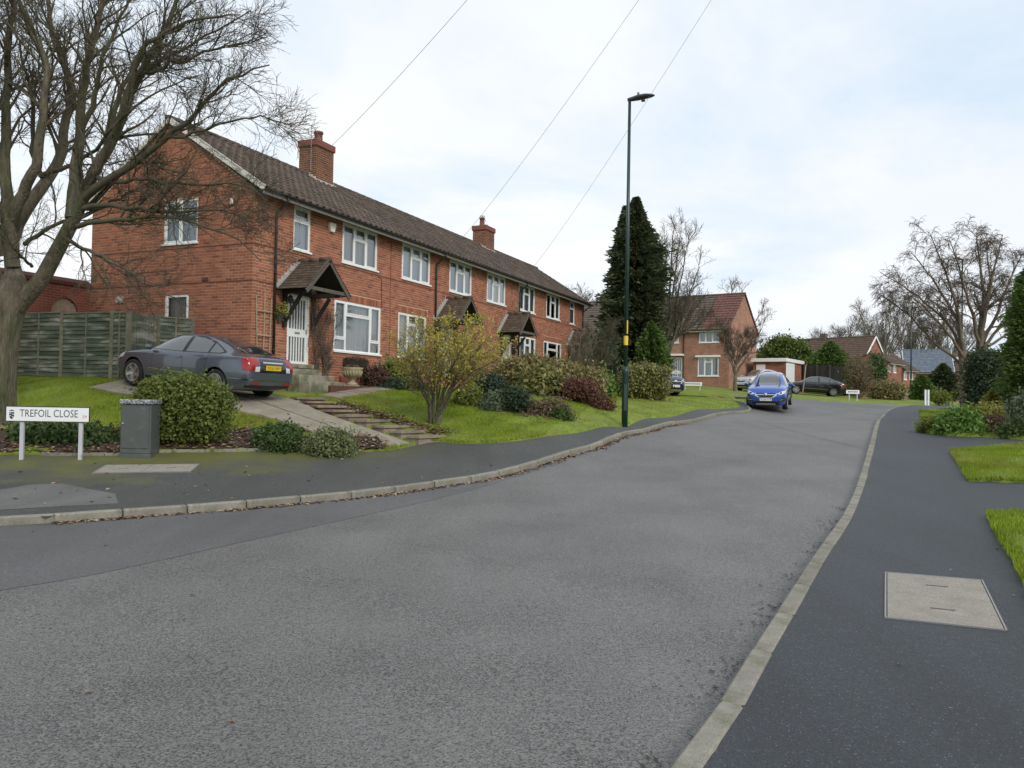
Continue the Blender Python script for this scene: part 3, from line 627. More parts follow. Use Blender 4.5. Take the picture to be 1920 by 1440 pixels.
def make_window(parent, x0, x1, z0, z1, kind, face='F', curtain=None, sill=True, open_top=False, cm=None):
    R = (lambda a, d, z: (a, d, z)) if face == 'F' else (lambda a, d, z: (d, a, z))
    fr = MB(); t = .055; d0, d1 = .025, .085
    def bar(a, b, c, d, e0=d0, e1=d1):
        p, q = R(a, e0, c), R(b, e1, d); fr.box(min(p[0], q[0]), max(p[0], q[0]), min(p[1], q[1]), max(p[1], q[1]), c, d)
    bar(x0, x0 + t, z0, z1); bar(x1 - t, x1, z0, z1); bar(x0 + t, x1 - t, z0, z0 + t); bar(x0 + t, x1 - t, z1 - t, z1)
    W_ = x1 - x0; Hh = z1 - z0; panes = []
    def V(x): bar(x - .035, x + .035, z0 + t, z1 - t, d0 - .004, d1)
    def sash(a, b, c, d, s=.035):                        # a casement sash ring standing proud
        bar(a, a + s, c, d, d0 - .012, d0 + .03); bar(b - s, b, c, d, d0 - .012, d0 + .03); bar(a + s, b - s, c, c + s, d0 - .012, d0 + .03); bar(a + s, b - s, d - s, d, d0 - .012, d0 + .03); panes.append((a + s, b - s, c + s, d - s))
    if kind == 'n':
        zt = z1 - Hh * .34; bar(x0 + t, x1 - t, zt - .03, zt + .03); sash(x0 + t, x1 - t, zt + .03, z1 - t); panes.append((x0 + t, x1 - t, z0 + t, zt - .03))
    elif kind in ('3', '3g'):
        v1, v2 = x0 + W_ * .345, x0 + W_ * .665; V(v1); V(v2); zt = z1 - Hh * (.34 if kind == '3' else .26)
        bar(v1 + .035, v2 - .035, zt - .03, zt + .03); sash(v1 + .035, v2 - .035, zt + .03, z1 - t); panes.append((v1 + .035, v2 - .035, z0 + t, zt - .03)); sash(v2 + .035, x1 - t, z0 + t, z1 - t); sash(x0 + t, v1 - .035, z0 + t, z1 - t)
    elif kind == 'big':
        v1, v2 = x0 + W_ * .235, x0 + W_ * .765; V(v1); V(v2); zt = z1 - Hh * .27; zl = z0 + Hh * .25
        bar(v1 + .035, v2 - .035, zt - .035, zt + .035); sash(v1 + .035, v2 - .035, zt + .035, z1 - t); panes.append((v1 + .035, v2 - .035, z0 + t, zt - .035))
        for a, b in ((x0 + t, v1 - .035), (v2 + .035, x1 - t)):
            bar(a, b, zl - .03, zl + .03); sash(a, b, zl + .03, z1 - t); panes.append((a, b, z0 + t, zl - .03))
    elif kind == '2':
        v1 = x0 + W_ * .5; V(v1); sash(v1 + .035, x1 - t, z0 + t, z1 - t); panes.append((x0 + t, v1 - .035, z0 + t, z1 - t))
    else: sash(x0 + t, x1 - t, z0 + t, z1 - t)
    w = fr.build('window', cm or m_white, parent)
    for a, b, c, d in panes:
        e = d0 + .02; qq = [R(a, e, c), R(b, e, c), R(b, e, d), R(a, e, d)]; qq = qq if face == 'F' else qq[::-1]; link('pane', np_mesh('pane', qq, [[0, 1, 2, 3]], m_glass), w)
    if sill:
        q = MB(); p0, p1 = R(x0 - .05, -.05, z0), R(x1 + .05, .05, z0)
        q.bbox(min(p0[0], p1[0]), max(p0[0], p1[0]), min(p0[1], p1[1]), max(p0[1], p1[1]), z0 - .05, z0 + .008, .006); q.build('sill', cm or m_white, w)
    cu = MB(); n = max(6, int((x1 - x0) / .035)); rngs = [(x0 + .02, x1 - .02)] if curtain != 'side' else [(x0 + .02, x0 + W_ * .22), (x1 - W_ * .22, x1 - .02)]
    for ra, rb in rngs:
        n = max(6, int((rb - ra) / .03)); ph = random.random() * 6
        xs_ = [ra + (rb - ra) * i / n for i in range(n + 1)]; dd = [.15 + .018 * math.sin(i * 1.9 + ph) + .008 * math.sin(i * .7) for i in range(n + 1)]
        for i in range(n): cu.quad(R(xs_[i], dd[i], z0), R(xs_[i + 1], dd[i + 1], z0), R(xs_[i + 1], dd[i + 1], z1), R(xs_[i], dd[i], z1))
    cu.build('curtain', m_curtain_d if curtain == 'side' else random.choice([m_curtain, m_curtain, m_curtain_b, m_curtain_c]), w)
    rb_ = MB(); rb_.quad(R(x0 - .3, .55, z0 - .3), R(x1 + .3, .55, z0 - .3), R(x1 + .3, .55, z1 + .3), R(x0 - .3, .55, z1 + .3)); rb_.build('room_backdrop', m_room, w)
    return w
for i, (a, b, k) in enumerate(upper):
    w = make_window(terrace, a, b, ZUs, ZUt, k, curtain='side' if i in (6,) else None)
for i, (a, b, k) in enumerate(lower): make_window(terrace, a, b, ZGs, ZGt, k, curtain='side' if i == 3 else None, cm=m_cream if i == 1 else None)
for i, (a, b, c, d) in enumerate(gab_op): make_window(terrace, a, b, c, d, '2' if i == 0 else '1', face='G')

def make_door(parent, x0, x1, z0, z1, glazed=True):
    fr = MB(); t = .05
    for a in ((x0, x0 + t, z0, z1), (x1 - t, x1, z0, z1), (x0 + t, x1 - t, z1 - t, z1)): fr.box(a[0], a[1], .02, .1, a[2], a[3])
    d = fr.build('door', m_white, parent)
    lf = MB(); a, b = x0 + t + .005, x1 - t - .005; c, e = z0 + .01, z1 - t - .005; Hh = e - c; y0, y1 = .045, .085; zm0, zm1 = c + Hh * .40, c + Hh * .52
    for r in ((a, a + .07, c, e), (b - .07, b, c, e), (a + .07, b - .07, c, c + .07), (a + .07, b - .07, e - .07, e), (a + .07, b - .07, zm0, zm1)): lf.box(r[0], r[1], y0, y1, r[2], r[3])
    n = 6; w = (b - a - .14)
    for i in range(1, n): x = a + .07 + w * i / n; lf.box(x - .018, x + .018, y0 + .004, y1 - .004, c + .07, zm0); lf.box(x - .018, x + .018, y0 + .004, y1 - .004, zm1, e - .07)
    L_ = lf.build('leaf', m_white, d)
    g = MB(); g.quad((a + .07, .075, c + .07), (b - .07, .075, c + .07), (b - .07, .075, e - .07), (a + .07, .075, e - .07)); g.build('pane', m_carglass, d)
    h = MB(); h.bbox((a + b) / 2 - .11, (a + b) / 2 + .11, .035, .046, (zm0 + zm1) / 2 - .03, (zm0 + zm1) / 2 + .03, .004); h.build('letter_plate', m_steel, d)
    h = MB(); h.bbox(b - .05, b - .02, .01, .046, c + Hh * .46, c + Hh * .53, .004); h.build('handle', m_steel, d)
    return d
for a, b in doors: make_door(terrace, a, b, ZF, ZDt)
for a, b in doors:
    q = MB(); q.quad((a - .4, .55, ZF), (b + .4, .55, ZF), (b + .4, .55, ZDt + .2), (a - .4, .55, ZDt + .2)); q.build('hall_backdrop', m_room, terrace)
    q = MB(); q.bbox(a - .12, b + .12, -.12, .1, ZF - .12, ZF - .002, .01); q.build('threshold', m_step, terrace)

# roof: rows of rolled tiles on two slopes
EO = .42; VO = .12
slope = math.hypot(TD / 2 + EO, ZR - ZE + .0); ang = math.atan2(ZR - ZE + .0, TD / 2 + EO)
mb = MB()
for sgn in (0, 1):
    y_e, y_r = (-EO + .03, TD / 2) if sgn == 0 else (TD + EO - .03, TD / 2)
    mb.quad((-VO + .02, y_e, ZE + .0), (TL + VO - .02, y_e, ZE + .0), (TL + VO - .02, y_r, ZR - .02), (-VO + .02, y_r, ZR - .02))
roof = mb.build('roof', m_tile_all, terrace)
TW, TG = .299, .325
def tile_mesh(nm, mt):
    n = 9; vs = []; fs = []; L_ = TG + .06
    prof = []
    for i in range(n):
        t = i / (n - 1); x = t * (TW + .012); r = .048 * max(0, math.sin(math.pi * min(1, t / .45))) if t < .45 else -.006 * math.sin(math.pi * (t - .45) / .55); prof.append((x, r))
    for y, zo in ((0, .036), (L_, .0)):
        for x, r in prof: vs.append((x, y, r + zo))
    for x, r in prof: vs.append((x, 0, r + .004))
    for i in range(n - 1): fs.append((i, i + 1, n + i + 1, n + i)); fs.append((2 * n + i, 2 * n + i + 1, i + 1, i))
    return vs, fs
tv, tf = tile_mesh('t', None)
RX = Matrix.Rotation(ang, 4, 'X')
ncol = int((TL + 2 * VO) / TW); nrow = int(slope / TG)
tiles = []
for r in range(nrow + 1):
    for c in range(ncol):
        if r == nrow and False: continue
        Mx = Matrix.Translation((-VO + c * TW, -EO, ZE)) @ RX @ Matrix.Translation((random.uniform(-.003, .003), r * TG * .995, .018 + random.uniform(-.003, .003))) @ Matrix.Rotation(random.uniform(-.012, .012), 4, 'X')
        tiles.append(((terrace.matrix_basis @ Mx.translation - camv).length, Mx))
tiles.sort(key=lambda t: t[0])
tme = MB(); tme.add(tv, tf); tme = tme.mesh('roof_tile', m_tile_one, True)
for d, Mx in tiles[:300]:
    o = link('roof_tile', tme, roof); o.matrix_local = Mx
mb = MB()
for d, Mx in tiles[300:]: mb.add([Mx @ Vector(p) for p in tv], tf)
link('roof_tiling', mb.mesh('roof_tiling', m_tile_all, True), roof, 'stuff')
k = 0; x = -VO
rm = MB(); rp = []
while x < TL + VO:                                       # ridge tiles
    M_ = Matrix.Translation((x, TD / 2, ZR + .02)); n = 6
    vs = [M_ @ Vector((xx, .13 * math.cos(math.pi * i / n), .11 * math.sin(math.pi * i / n) - .02 + (.012 if xx else 0))) for xx in (0.0, .46) for i in range(n + 1)]
    q = MB(); q.add(vs, [(i, i + 1, n + 1 + i + 1, n + 1 + i) for i in range(n)] + [tuple(range(n + 1))]); q.build('ridge_tile', m_tile_one, roof, True); x += .45
for xv in (-VO + .005, TL + VO - .035):
    for ye in (-EO, TD + EO):
        mb = MB(); a = Vector((xv + .015, ye, ZE + .005)); b = Vector((xv + .015, TD / 2, ZR - .012)); mb.beam(a, b, .03, .15); mb.build('bargeboard', m_verge, terrace)
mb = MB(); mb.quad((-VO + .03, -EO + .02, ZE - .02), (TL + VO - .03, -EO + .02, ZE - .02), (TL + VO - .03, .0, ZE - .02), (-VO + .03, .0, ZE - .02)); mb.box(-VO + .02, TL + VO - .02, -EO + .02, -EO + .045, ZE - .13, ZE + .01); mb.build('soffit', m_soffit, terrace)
mb = MB(); n = 6
for i in range(n):
    a0, a1 = math.pi * i / n, math.pi * (i + 1) / n
    mb.quad((-VO, -EO - .045 - .058 * math.cos(a0), ZE - .0 - .058 * math.sin(a0)), (TL + VO, -EO - .045 - .058 * math.cos(a0), ZE - .058 * math.sin(a0)), (TL + VO, -EO - .045 - .058 * math.cos(a1), ZE - .058 * math.sin(a1)), (-VO, -EO - .045 - .058 * math.cos(a1), ZE - .058 * math.sin(a1)))
mb.build('gutter', m_pipe, terrace)
for x in (.80, 9.63, 17.42, TL - .35):
    mb = MB(); zb = ZG + .5
    mb.tube([(x, -EO - .04, ZE - .05), (x, -EO - .04, ZE - .16), (x, -.07, ZE - .42), (x, -.07, ZE - .6), (x, -.07, zb)], .036, 8)
    for zc in (6.0, 4.9, 3.8, 2.8): mb.tube([(x, -.07, zc), (x, -.07, zc + .06)], .045, 8)
    mb.build('downpipe', m_pipe, terrace, True)
def chimney(x, ztop, pots):
    w, d = .98, .74; zc = ZR - .75
    mb = MB(); mb.box(x - w / 2 + .004, x + w / 2 - .004, TD / 2 - d / 2 + .004, TD / 2 + d / 2 - .004, zc, ztop - .25)
    ch = mb.build('chimney', m_mortar, roof)
    bm_ = MB(); z = zc; r = 0
    while z < ztop - .26:
        for face in range(4):
            L_ = w if face % 2 == 0 else d
            xx = -L_ / 2 + (0 if r % 2 else -.11)
            while xx < L_ / 2:
                a, b = max(xx, -L_ / 2) + .005, min(xx + .225, L_ / 2) - .005
                if b - a > .03:
                    Mf = Matrix.Translation((x, TD / 2, 0)) @ Matrix.Rotation(face * math.pi / 2, 4, 'Z'); D_ = (d if face % 2 == 0 else w) / 2
                    bm_.add([Mf @ Vector(p) for p in ((a, -D_, z), (b, -D_, z), (b, -D_, z + .065), (a, -D_, z + .065), (a, -D_ + .02, z), (b, -D_ + .02, z), (b, -D_ + .02, z + .065), (a, -D_ + .02, z + .065))], [(0, 1, 2, 3), (0, 4, 5, 1), (3, 2, 6, 7), (0, 3, 7, 4), (1, 5, 6, 2)])
                xx += .225
        z += .0765; r += 1
    link('chimney_brickwork', bm_.mesh('chimney_brickwork', m_brick_stack), ch, 'stuff')
    cp_ = MB(); cp_.bbox(x - w / 2 - .05, x + w / 2 + .05, TD / 2 - d / 2 - .05, TD / 2 + d / 2 + .05, ztop - .26, ztop - .02, .02); cp_.add([(x + sx * (w / 2), TD / 2 + sy * d / 2, ztop - .02) for sx, sy in ((-1, -1), (1, -1), (1, 1), (-1, 1))] + [(x + sx * .2, TD / 2 + sy * .2, ztop + .05) for sx, sy in ((-1, -1), (1, -1), (1, 1), (-1, 1))], [(0, 1, 5, 4), (1, 2, 6, 5), (2, 3, 7, 6), (3, 0, 4, 7), (4, 5, 6, 7)]); cp_.build('chimney_cap', m_pot, ch)
    for dx_, hp, rp_ in pots:
        q = MB(); q.lathe([(rp_ * 1.12, 0), (rp_ * 1.12, .05), (rp_, .08), (rp_ * .92, hp - .08), (rp_ * 1.12, hp - .07), (rp_ * 1.12, hp), (rp_ * .8, hp), (rp_ * .8, hp - .1)], 14, Matrix.Translation((x + dx_, TD / 2, ztop + .0))); q.build('chimney_pot', m_pot, ch, True)
    fl = MB(); zr = ZR - (w * 0)      # stepped mortar fillet at the front and left of the stack
    yf = TD / 2 - d / 2
    for sx in (-1, 1):
        xs0 = x + sx * (w / 2 + .03)
        fl.beam((xs0, yf - .05, ZR - (TD / 2 - yf + .05) * math.tan(ang) + .05), (xs0, TD / 2, ZR + .06), .07, .08)
        for i in range(3): yy = yf + i * .12; fl.box(min(xs0, xs0 - sx * .04), max(xs0, xs0 - sx * .04), yy, yy + .12, ZR - (TD / 2 - yy) * math.tan(ang) + .02, ZR - (TD / 2 - yy) * math.tan(ang) + .17)
    fl.beam((x - w / 2 - .06, yf - .03, ZR - (TD / 2 - yf) * math.tan(ang) + .03), (x + w / 2 + .06, yf - .03, ZR - (TD / 2 - yf) * math.tan(ang) + .03), .10, .10)
    fl.build('flashing', m_mortar_fillet, ch)
    return ch
BR2 = [tuple(c * .42 for c in b) for b in BR]
m_brick_stack = mat('brick_sooty', BR2[0], 0.9, rnd='island', ramp=BR2, var=0.3, vscale=3)
c1 = chimney(6.42, 10.52, [(.08, .42, .15)]); c2 = chimney(19.85, 10.28, [(-.2, .42, .13), (.18, .14, .11)])
an = MB(); an.tube([(5.86, TD / 2 - .2, 9.4), (5.86, TD / 2 - .2, 10.95), (6.1, TD / 2 - .2, 10.85), (6.36, TD / 2 - .2, 10.6)], .012, 5); an.build('aerial', m_wire, c1)
an = MB(); an.tube([(19.65 + .13 * math.cos(a), TD / 2 + .13 * math.sin(a), 10.78) for a in np.linspace(0, 6.28, 10)], .012, 4); an.tube([(19.65, TD / 2, 10.3), (19.65, TD / 2, 10.82), (20.1, TD / 2, 10.6)], .014, 4); an.build('aerial', m_wire, c2)

# timber door canopies
def porch(xc, mirror=1, hang=True):
    hw, od, zr, ze, rz = .95, 1.05, 5.42, 4.52, .06
    p = MB(); p.box(xc - .62, xc + .62, -.09, -.03, ze - .06, ze + .02); por = p.build('porch', m_timber, terrace)
    for s in (-1, 1):                                    # wall posts, braces, plates
        px = xc + s * .62; p = MB()
        p.box(px - .05, px + .05, -.11, -.01, ze - 1.02, ze - .0); p.beam((px, -.08, ze - .86), (px, -.62, ze - .12), .085, .085); p.box(px - .055, px + .055, -od + .02, -.01, ze - .09, ze + .03); p.build('bracket', m_timber, por)
    for s in (-1, 1):
        bg_ = MB(); a = Vector((xc + s * (hw + .03), -od - .02, ze - .10)); b = Vector((xc, -od - .02, zr - .03)); bg_.beam(a, b, .03, .13); bg_.build('bargeboard', m_timber_grey, por)
    t = MB(); t.box(xc - hw + .12, xc + hw - .12, -od + .0, -od + .05, ze - .03, ze + .07); t.build('tie_beam', m_timber_grey, por)
    b = MB()                                             # boarded underside
    for s in (-1, 1): b.quad((xc + s * hw, -od + .01, ze - .03), (xc + s * hw, 0, ze - .03), (xc, 0, zr - .05), (xc, -od + .01, zr - .05))
    b.quad((xc - .62, -.02, ze), (xc + .62, -.02, ze), (xc + .1, -.02, zr - .1), (xc - .1, -.02, zr - .1)); b.build('boarding', m_timber, por)
    rt = MB(); L_ = math.hypot(hw + .06, zr - ze); rows = 11; an_ = math.atan2(zr - ze, hw + .06)
    for s in (-1, 1):
        for r in range(rows):
            y = -od - .05 + (.08 if r % 2 else 0) ; first = True
            yy = -od - .05
            cuts = [yy] + [yy + (.082 if r % 2 else .165) + .165 * i for i in range(8)]; cuts = [c for c in cuts if c < -.01] + [-.0]
            for i in range(len(cuts) - 1):
                s0 = r * L_ / rows; s1 = s0 + L_ / rows + .07; l0 = .026 + random.uniform(-.003, .003); l1 = .006
                def Q(sv, yv, l): return (xc + s * ((hw + .06) - sv * math.cos(an_) + l * math.sin(an_)), yv, ze - .03 + sv * math.sin(an_) + l * math.cos(an_))
                a0, a1 = cuts[i] + .002, cuts[i + 1] - .002
                rt.add([Q(s0, a0, l0), Q(s0, a1, l0), Q(s1, a1, l1 + .0), Q(s1, a0, l1 + .0), Q(s0, a0, l0 - .014), Q(s0, a1, l0 - .014)], [(0, 1, 2, 3), (0, 4, 5, 1)])
    link('porch_tiling', rt.mesh('porch_tiling', m_porchtile), por, 'stuff')
    rd = MB(); n = 3
    for i in range(n):
        y0 = -od - .06 + i * (od + .06) / n; rd.tube([(xc, y0, zr + .0), (xc, y0 + (od + .06) / n - .01, zr + .0)], .075, 8)
    rd.build('ridge_tile', m_porchtile, por, True)
    fl = MB()                                            # stepped lead flashing against the wall
    for s in (-1, 1):
        for i in range(8):
            t0, t1 = i / 8, (i + 1) / 8; xa = xc + s * (hw + .06) * (1 - t0); xb = xc + s * (hw + .06) * (1 - t1); za = ze - .03 + (zr - ze) * t0
            fl.box(min(xa, xb), max(xa, xb), -.02, -.006, za + .0, za + .20); 
        fl.beam((xc + s * (hw + .05), -.06, ze + .02), (xc, -.06, zr + .03), .12, .012, up=(s * math.sin(an_), 0, math.cos(an_)))
    fl.build('flashing', m_lead, por)
    return por
P1 = porch(1.85); porch(10.55); porch(TL - 10.55); porch(TL - 1.85)

# small fittings on the front
q = MB(); q.prism([(3.20, up(6.31)), (3.36, up(6.31)), (3.44, up(6.5)), (3.42, up(6.56)), (3.14, up(6.56)), (3.12, up(6.5))], -.09, -.002, 'xz'); q.build('alarm_box', m_cream, terrace)
q = MB(); q.bbox(-.07, -.002, 4.72, 4.98, up(4.06), up(4.22), .01); q.build('vent_cowl', m_mortar_fillet, terrace)
q = MB(); q.bbox(-.03, -.002, 1.53, 1.75, up(4.52), up(4.62), .01); q.build('air_brick', m_brick_dark, terrace)
q = MB(); q.bbox(-.05, -.002, .72, .80, up(6.45), up(6.6), .01); q.build('security_light', m_cream, terrace)
q = MB(); q.tube([(6.62, -.012, ZE - .1), (6.6, -.012, 5.2), (6.63, -.012, 4.0), (6.6, -.012, 2.4)], .008, 5); q.build('cable', m_pot, terrace)
q = MB(); q.tube([(5.84, -.012, up(5.38)), (6.05, -.012, up(5.36)), (6.08, -.012, up(5.0)), (6.08, -.012, ZGt)], .009, 5); q.build('cable', m_black, terrace)

def thing(name, label, cat, group=None, loc=(0, 0, 0)): o = empty(name, loc); return tag(o, label, cat, group)
def tmb(mb_, name, mt, parent=None, smooth=False):       # build from terrace-local coordinates
    mb_.v = [tuple(terrace_M @ Vector(p)) for p in mb_.v]; return mb_.build(name, mt, parent, smooth)
terrace_M = Matrix.Translation(TO) @ Matrix.Rotation(math.atan2(TE.y, TE.x), 4, 'Z')
# trellis against the corner
tr = thing('trellis', 'tall bare timber fan trellis leaning by the black downpipe', 'trellis')
zt = H(*T(.4, -.1).to_2d()) + .1
for i, (xa, xb, top) in enumerate(((.22, .12, 4.25), (.42, .46, 4.42), (.62, .72, 4.22))):
    q = MB(); q.beam((xa, -.05, zt), (xb, -.03, top), .03, .022); tmb(q, 'upright', m_lath, tr)
for z_ in (2.55, 3.2, 3.85): q = MB(); q.beam((.14, -.065, z_), (.70, -.065, z_), .02, .03); tmb(q, 'crossbar', m_lath, tr)
# wall planter with flowers
wp = thing('wall_planter', 'pointed grey wall planter with flowers left of the white door', 'planter')
q = MB(); q.add([(.86, -.01, 3.85), (1.16, -.01, 3.85), (1.16, -.2, 3.85), (.86, -.2, 3.85), (1.01, -.03, 3.55)], [(0, 1, 4), (1, 2, 4), (2, 3, 4), (3, 0, 4), (0, 3, 2, 1)]); tmb(q, 'pot', m_timber_grey, wp)
# lantern under the canopy
la = thing('porch_lantern', 'small black lantern hanging beside the striped white door', 'lantern')
q = MB(); q.tube([(1.26, -.02, 4.38), (1.26, -.22, 4.44), (1.26, -.22, 4.36)], .012, 5); q.lathe([(.02, 4.14), (.06, 4.16), (.075, 4.32), (.02, 4.38)], 6, Matrix.Translation((1.26, -.22, 0))); tmb(q, 'lantern_body', m_black, la)
# door steps
st = thing('door_steps', 'worn concrete steps rising to the striped white front door', 'steps')
zg = 1.5
for i, (x0, x1, d0, d1, zt_) in enumerate(((1.15, 2.42, .12, .45, ZF - .15), (.95, 2.46, .45, .85, ZF - .33), (.90, 2.52, .85, 1.22, ZF - .50))):
    q = MB(); q.bbox(x0, x1, -d1, -d0 + (.0 if i else .1), zg, zt_, .012); tmb(q, 'step', m_step, st)
q = MB(); q.bbox(1.3, 3.4, -1.62, -1.52, 1.45, ZF - .60, .01); tmb(q, 'brick_edging', m_brick_dark, st)
# low brick planter wall below the big window, the urn, and the hay-rack basket
gw = MB(); gw.bbox(3.15, 6.9, -.62, -.5, 1.6, ZF - .30, .01)
o = tmb(gw, 'planter_wall', mat('brick_low', (.2, .06, .038), .9, var=.4, vscale=14), None); tag(o, 'low red brick garden wall below the large front window', 'wall')
ur = thing('garden_urn', 'mossy fluted stone urn on a pedestal before the brick front', 'urn'); up_ = T(2.62, -1.36); uz = ZF - .56
q = MB(); q.lathe([(.16, 0), (.16, .04), (.10, .07), (.07, .13), (.10, .17), (.20, .22), (.27, .33), (.28, .42), (.31, .46), (.31, .49), (.26, .49), (.22, .40), (.0, .40)], 20, Matrix.Translation((up_.x, up_.y, uz))); q.build('bowl', m_stone, ur, True)
for k in range(20):
    a = 2 * math.pi * k / 20; q = MB(); q.tube([(up_.x + r * math.cos(a), up_.y + r * math.sin(a), uz + z_) for r, z_ in ((.205, .215), (.265, .30), (.285, .40))], .016, 5); q.build('flute', m_stone, ur, True)
pl = MB(); pl.bbox(up_.x - .2, up_.x + .2, up_.y - .2, up_.y + .2, uz - .55, uz + .0, .01); pl.build('pedestal', m_step, ur)
hb = thing('hay_rack_basket', 'dark wire basket of dead plants under the large window', 'basket')
q = MB()
for i in range(9):
    x = 4.0 + i * .14; q.tube([(x, -.06, 2.78), (x, -.28, 2.74), (x, -.24, 2.5), (x, -.05, 2.38)], .008, 4)
for z_, d_ in ((2.75, .28), (2.6, .27), (2.46, .18)): q.tube([(3.98, -.05, z_), (4.05, -d_, z_), (5.1, -d_, z_), (5.16, -.05, z_)], .009, 4)
tmb(q, 'wire_frame', m_black, hb)
q = MB(); q.add([(3.99, -.04, 2.74), (5.15, -.04, 2.74), (5.1, -.26, 2.72), (4.04, -.26, 2.72), (4.05, -.04, 2.4), (5.1, -.04, 2.4), (5.05, -.16, 2.45), (4.1, -.16, 2.45)], [(0, 1, 2, 3), (3, 2, 6, 7), (7, 6, 5, 4), (0, 3, 7, 4), (1, 5, 6, 2)]); tmb(q, 'liner', m_soil, hb)

# rear garden wall with an arched gate
ga = thing('garden_wall', 'brick garden wall with an arched timber gate behind the panel fence', 'wall')
ax, aw, az0 = -.80, .42, 3.86
q = MB(); yw0, yw1 = TD + .0, TD + .22; zb_, zt_ = 1.5, up(4.50)
pts = []
q.quad((-7.5, yw0, zb_), (ax - aw, yw0, zb_), (ax - aw, yw0, zt_), (-7.5, yw0, zt_)); q.quad((ax + aw, yw0, zb_), (0, yw0, zb_), (0, yw0, zt_), (ax + aw, yw0, zt_))
n = 12; arc = [(ax - aw * math.cos(math.pi * i / n), az0 + .42 * math.sin(math.pi * i / n)) for i in range(n + 1)]
for i in range(n):
    (xa, za), (xb, zb2) = arc[i], arc[i + 1]; q.quad((xa, yw0, za), (xb, yw0, zb2), (xb, yw0, zt_), (xa, yw0, zt_)); q.quad((xa, yw0, za), (xb, yw0, zb2), (xb, yw1, zb2), (xa, yw1, za))
q.quad((ax - aw, yw0, zb_), (ax - aw, yw1, zb_), (ax - aw, yw1, az0), (ax - aw, yw0, az0)); q.quad((ax + aw, yw0, zb_), (ax + aw, yw1, zb_), (ax + aw, yw1, az0), (ax + aw, yw0, az0))
q.quad((-7.5, yw1, zb_), (0, yw1, zb_), (0, yw1, zt_), (-7.5, yw1, zt_))
def brick_tex(name, c1, c2, cm, sx=1.0, rot=0.0):
    m, n, b = new_mat(name); N = n.nodes; L = n.links.new; tcn = N.new('ShaderNodeTexCoord'); sp = N.new('ShaderNodeSeparateXYZ'); L(tcn.outputs['Object'], sp.inputs[0])
    ad = N.new('ShaderNodeMath'); ad.operation = 'ADD'; L(sp.outputs[0], ad.inputs[0]); L(sp.outputs[1], ad.inputs[1])
    cb = N.new('ShaderNodeCombineXYZ'); L(ad.outputs[0], cb.inputs[0]); L(sp.outputs[2], cb.inputs[1])
    bt = N.new('ShaderNodeTexBrick'); bt.inputs['Scale'].default_value = 1.0; bt.inputs['Brick Width'].default_value = .225; bt.inputs['Row Height'].default_value = .075; bt.inputs['Mortar Size'].default_value = .006; bt.inputs['Bias'].default_value = 0
    bt.inputs['Color1'].default_value = (*c1, 1); bt.inputs['Color2'].default_value = (*c2, 1); bt.inputs['Mortar'].default_value = (*cm, 1); L(cb.outputs[0], bt.inputs['Vector'])
    nz = N.new('ShaderNodeTexNoise'); nz.inputs['Scale'].default_value = 1.5; nz.inputs['Detail'].default_value = 6; L(tcn.outputs['Object'], nz.inputs['Vector'])
    mr = N.new('ShaderNodeMapRange'); mr.inputs[1].default_value = .3; mr.inputs[2].default_value = .7; mr.inputs[3].default_value = .75; mr.inputs[4].default_value = 1.2; L(nz.outputs[0], mr.inputs[0])
    x = N.new('ShaderNodeMix'); x.data_type = 'RGBA'; x.blend_type = 'MULTIPLY'; x.inputs[0].default_value = 1; L(bt.outputs[0], x.inputs[6]); L(mr.outputs[0], x.inputs[7]); L(x.outputs[2], b.inputs['Base Color']); b.inputs['Roughness'].default_value = .9
    return m
m_brick_tex = brick_tex('brick_garden', (.24, .07, .045), (.17, .05, .035), (.26, .17, .12))
q.build('wall', m_brick_tex, ga)
q = MB(); q.prism([(TD - .06, zt_), (TD + .28, zt_), (TD + .28, zt_ + .1), (TD + .11, zt_ + .22), (TD - .06, zt_ + .1)], -7.5, 0, 'yz'); q.build('coping', m_brick_dark, ga)
q = MB()
for i in range(5):
    xa = ax - aw + i * .168; q2 = MB(); h = az0 + .42 * math.sqrt(max(0, 1 - (((xa + .084) - ax) / aw) ** 2)) + .03; q2.box(xa + .003, xa + .165, yw0 + .08, yw0 + .11, zb_, h); q2.build('board', m_lath, ga)
ga.matrix_world = terrace_M

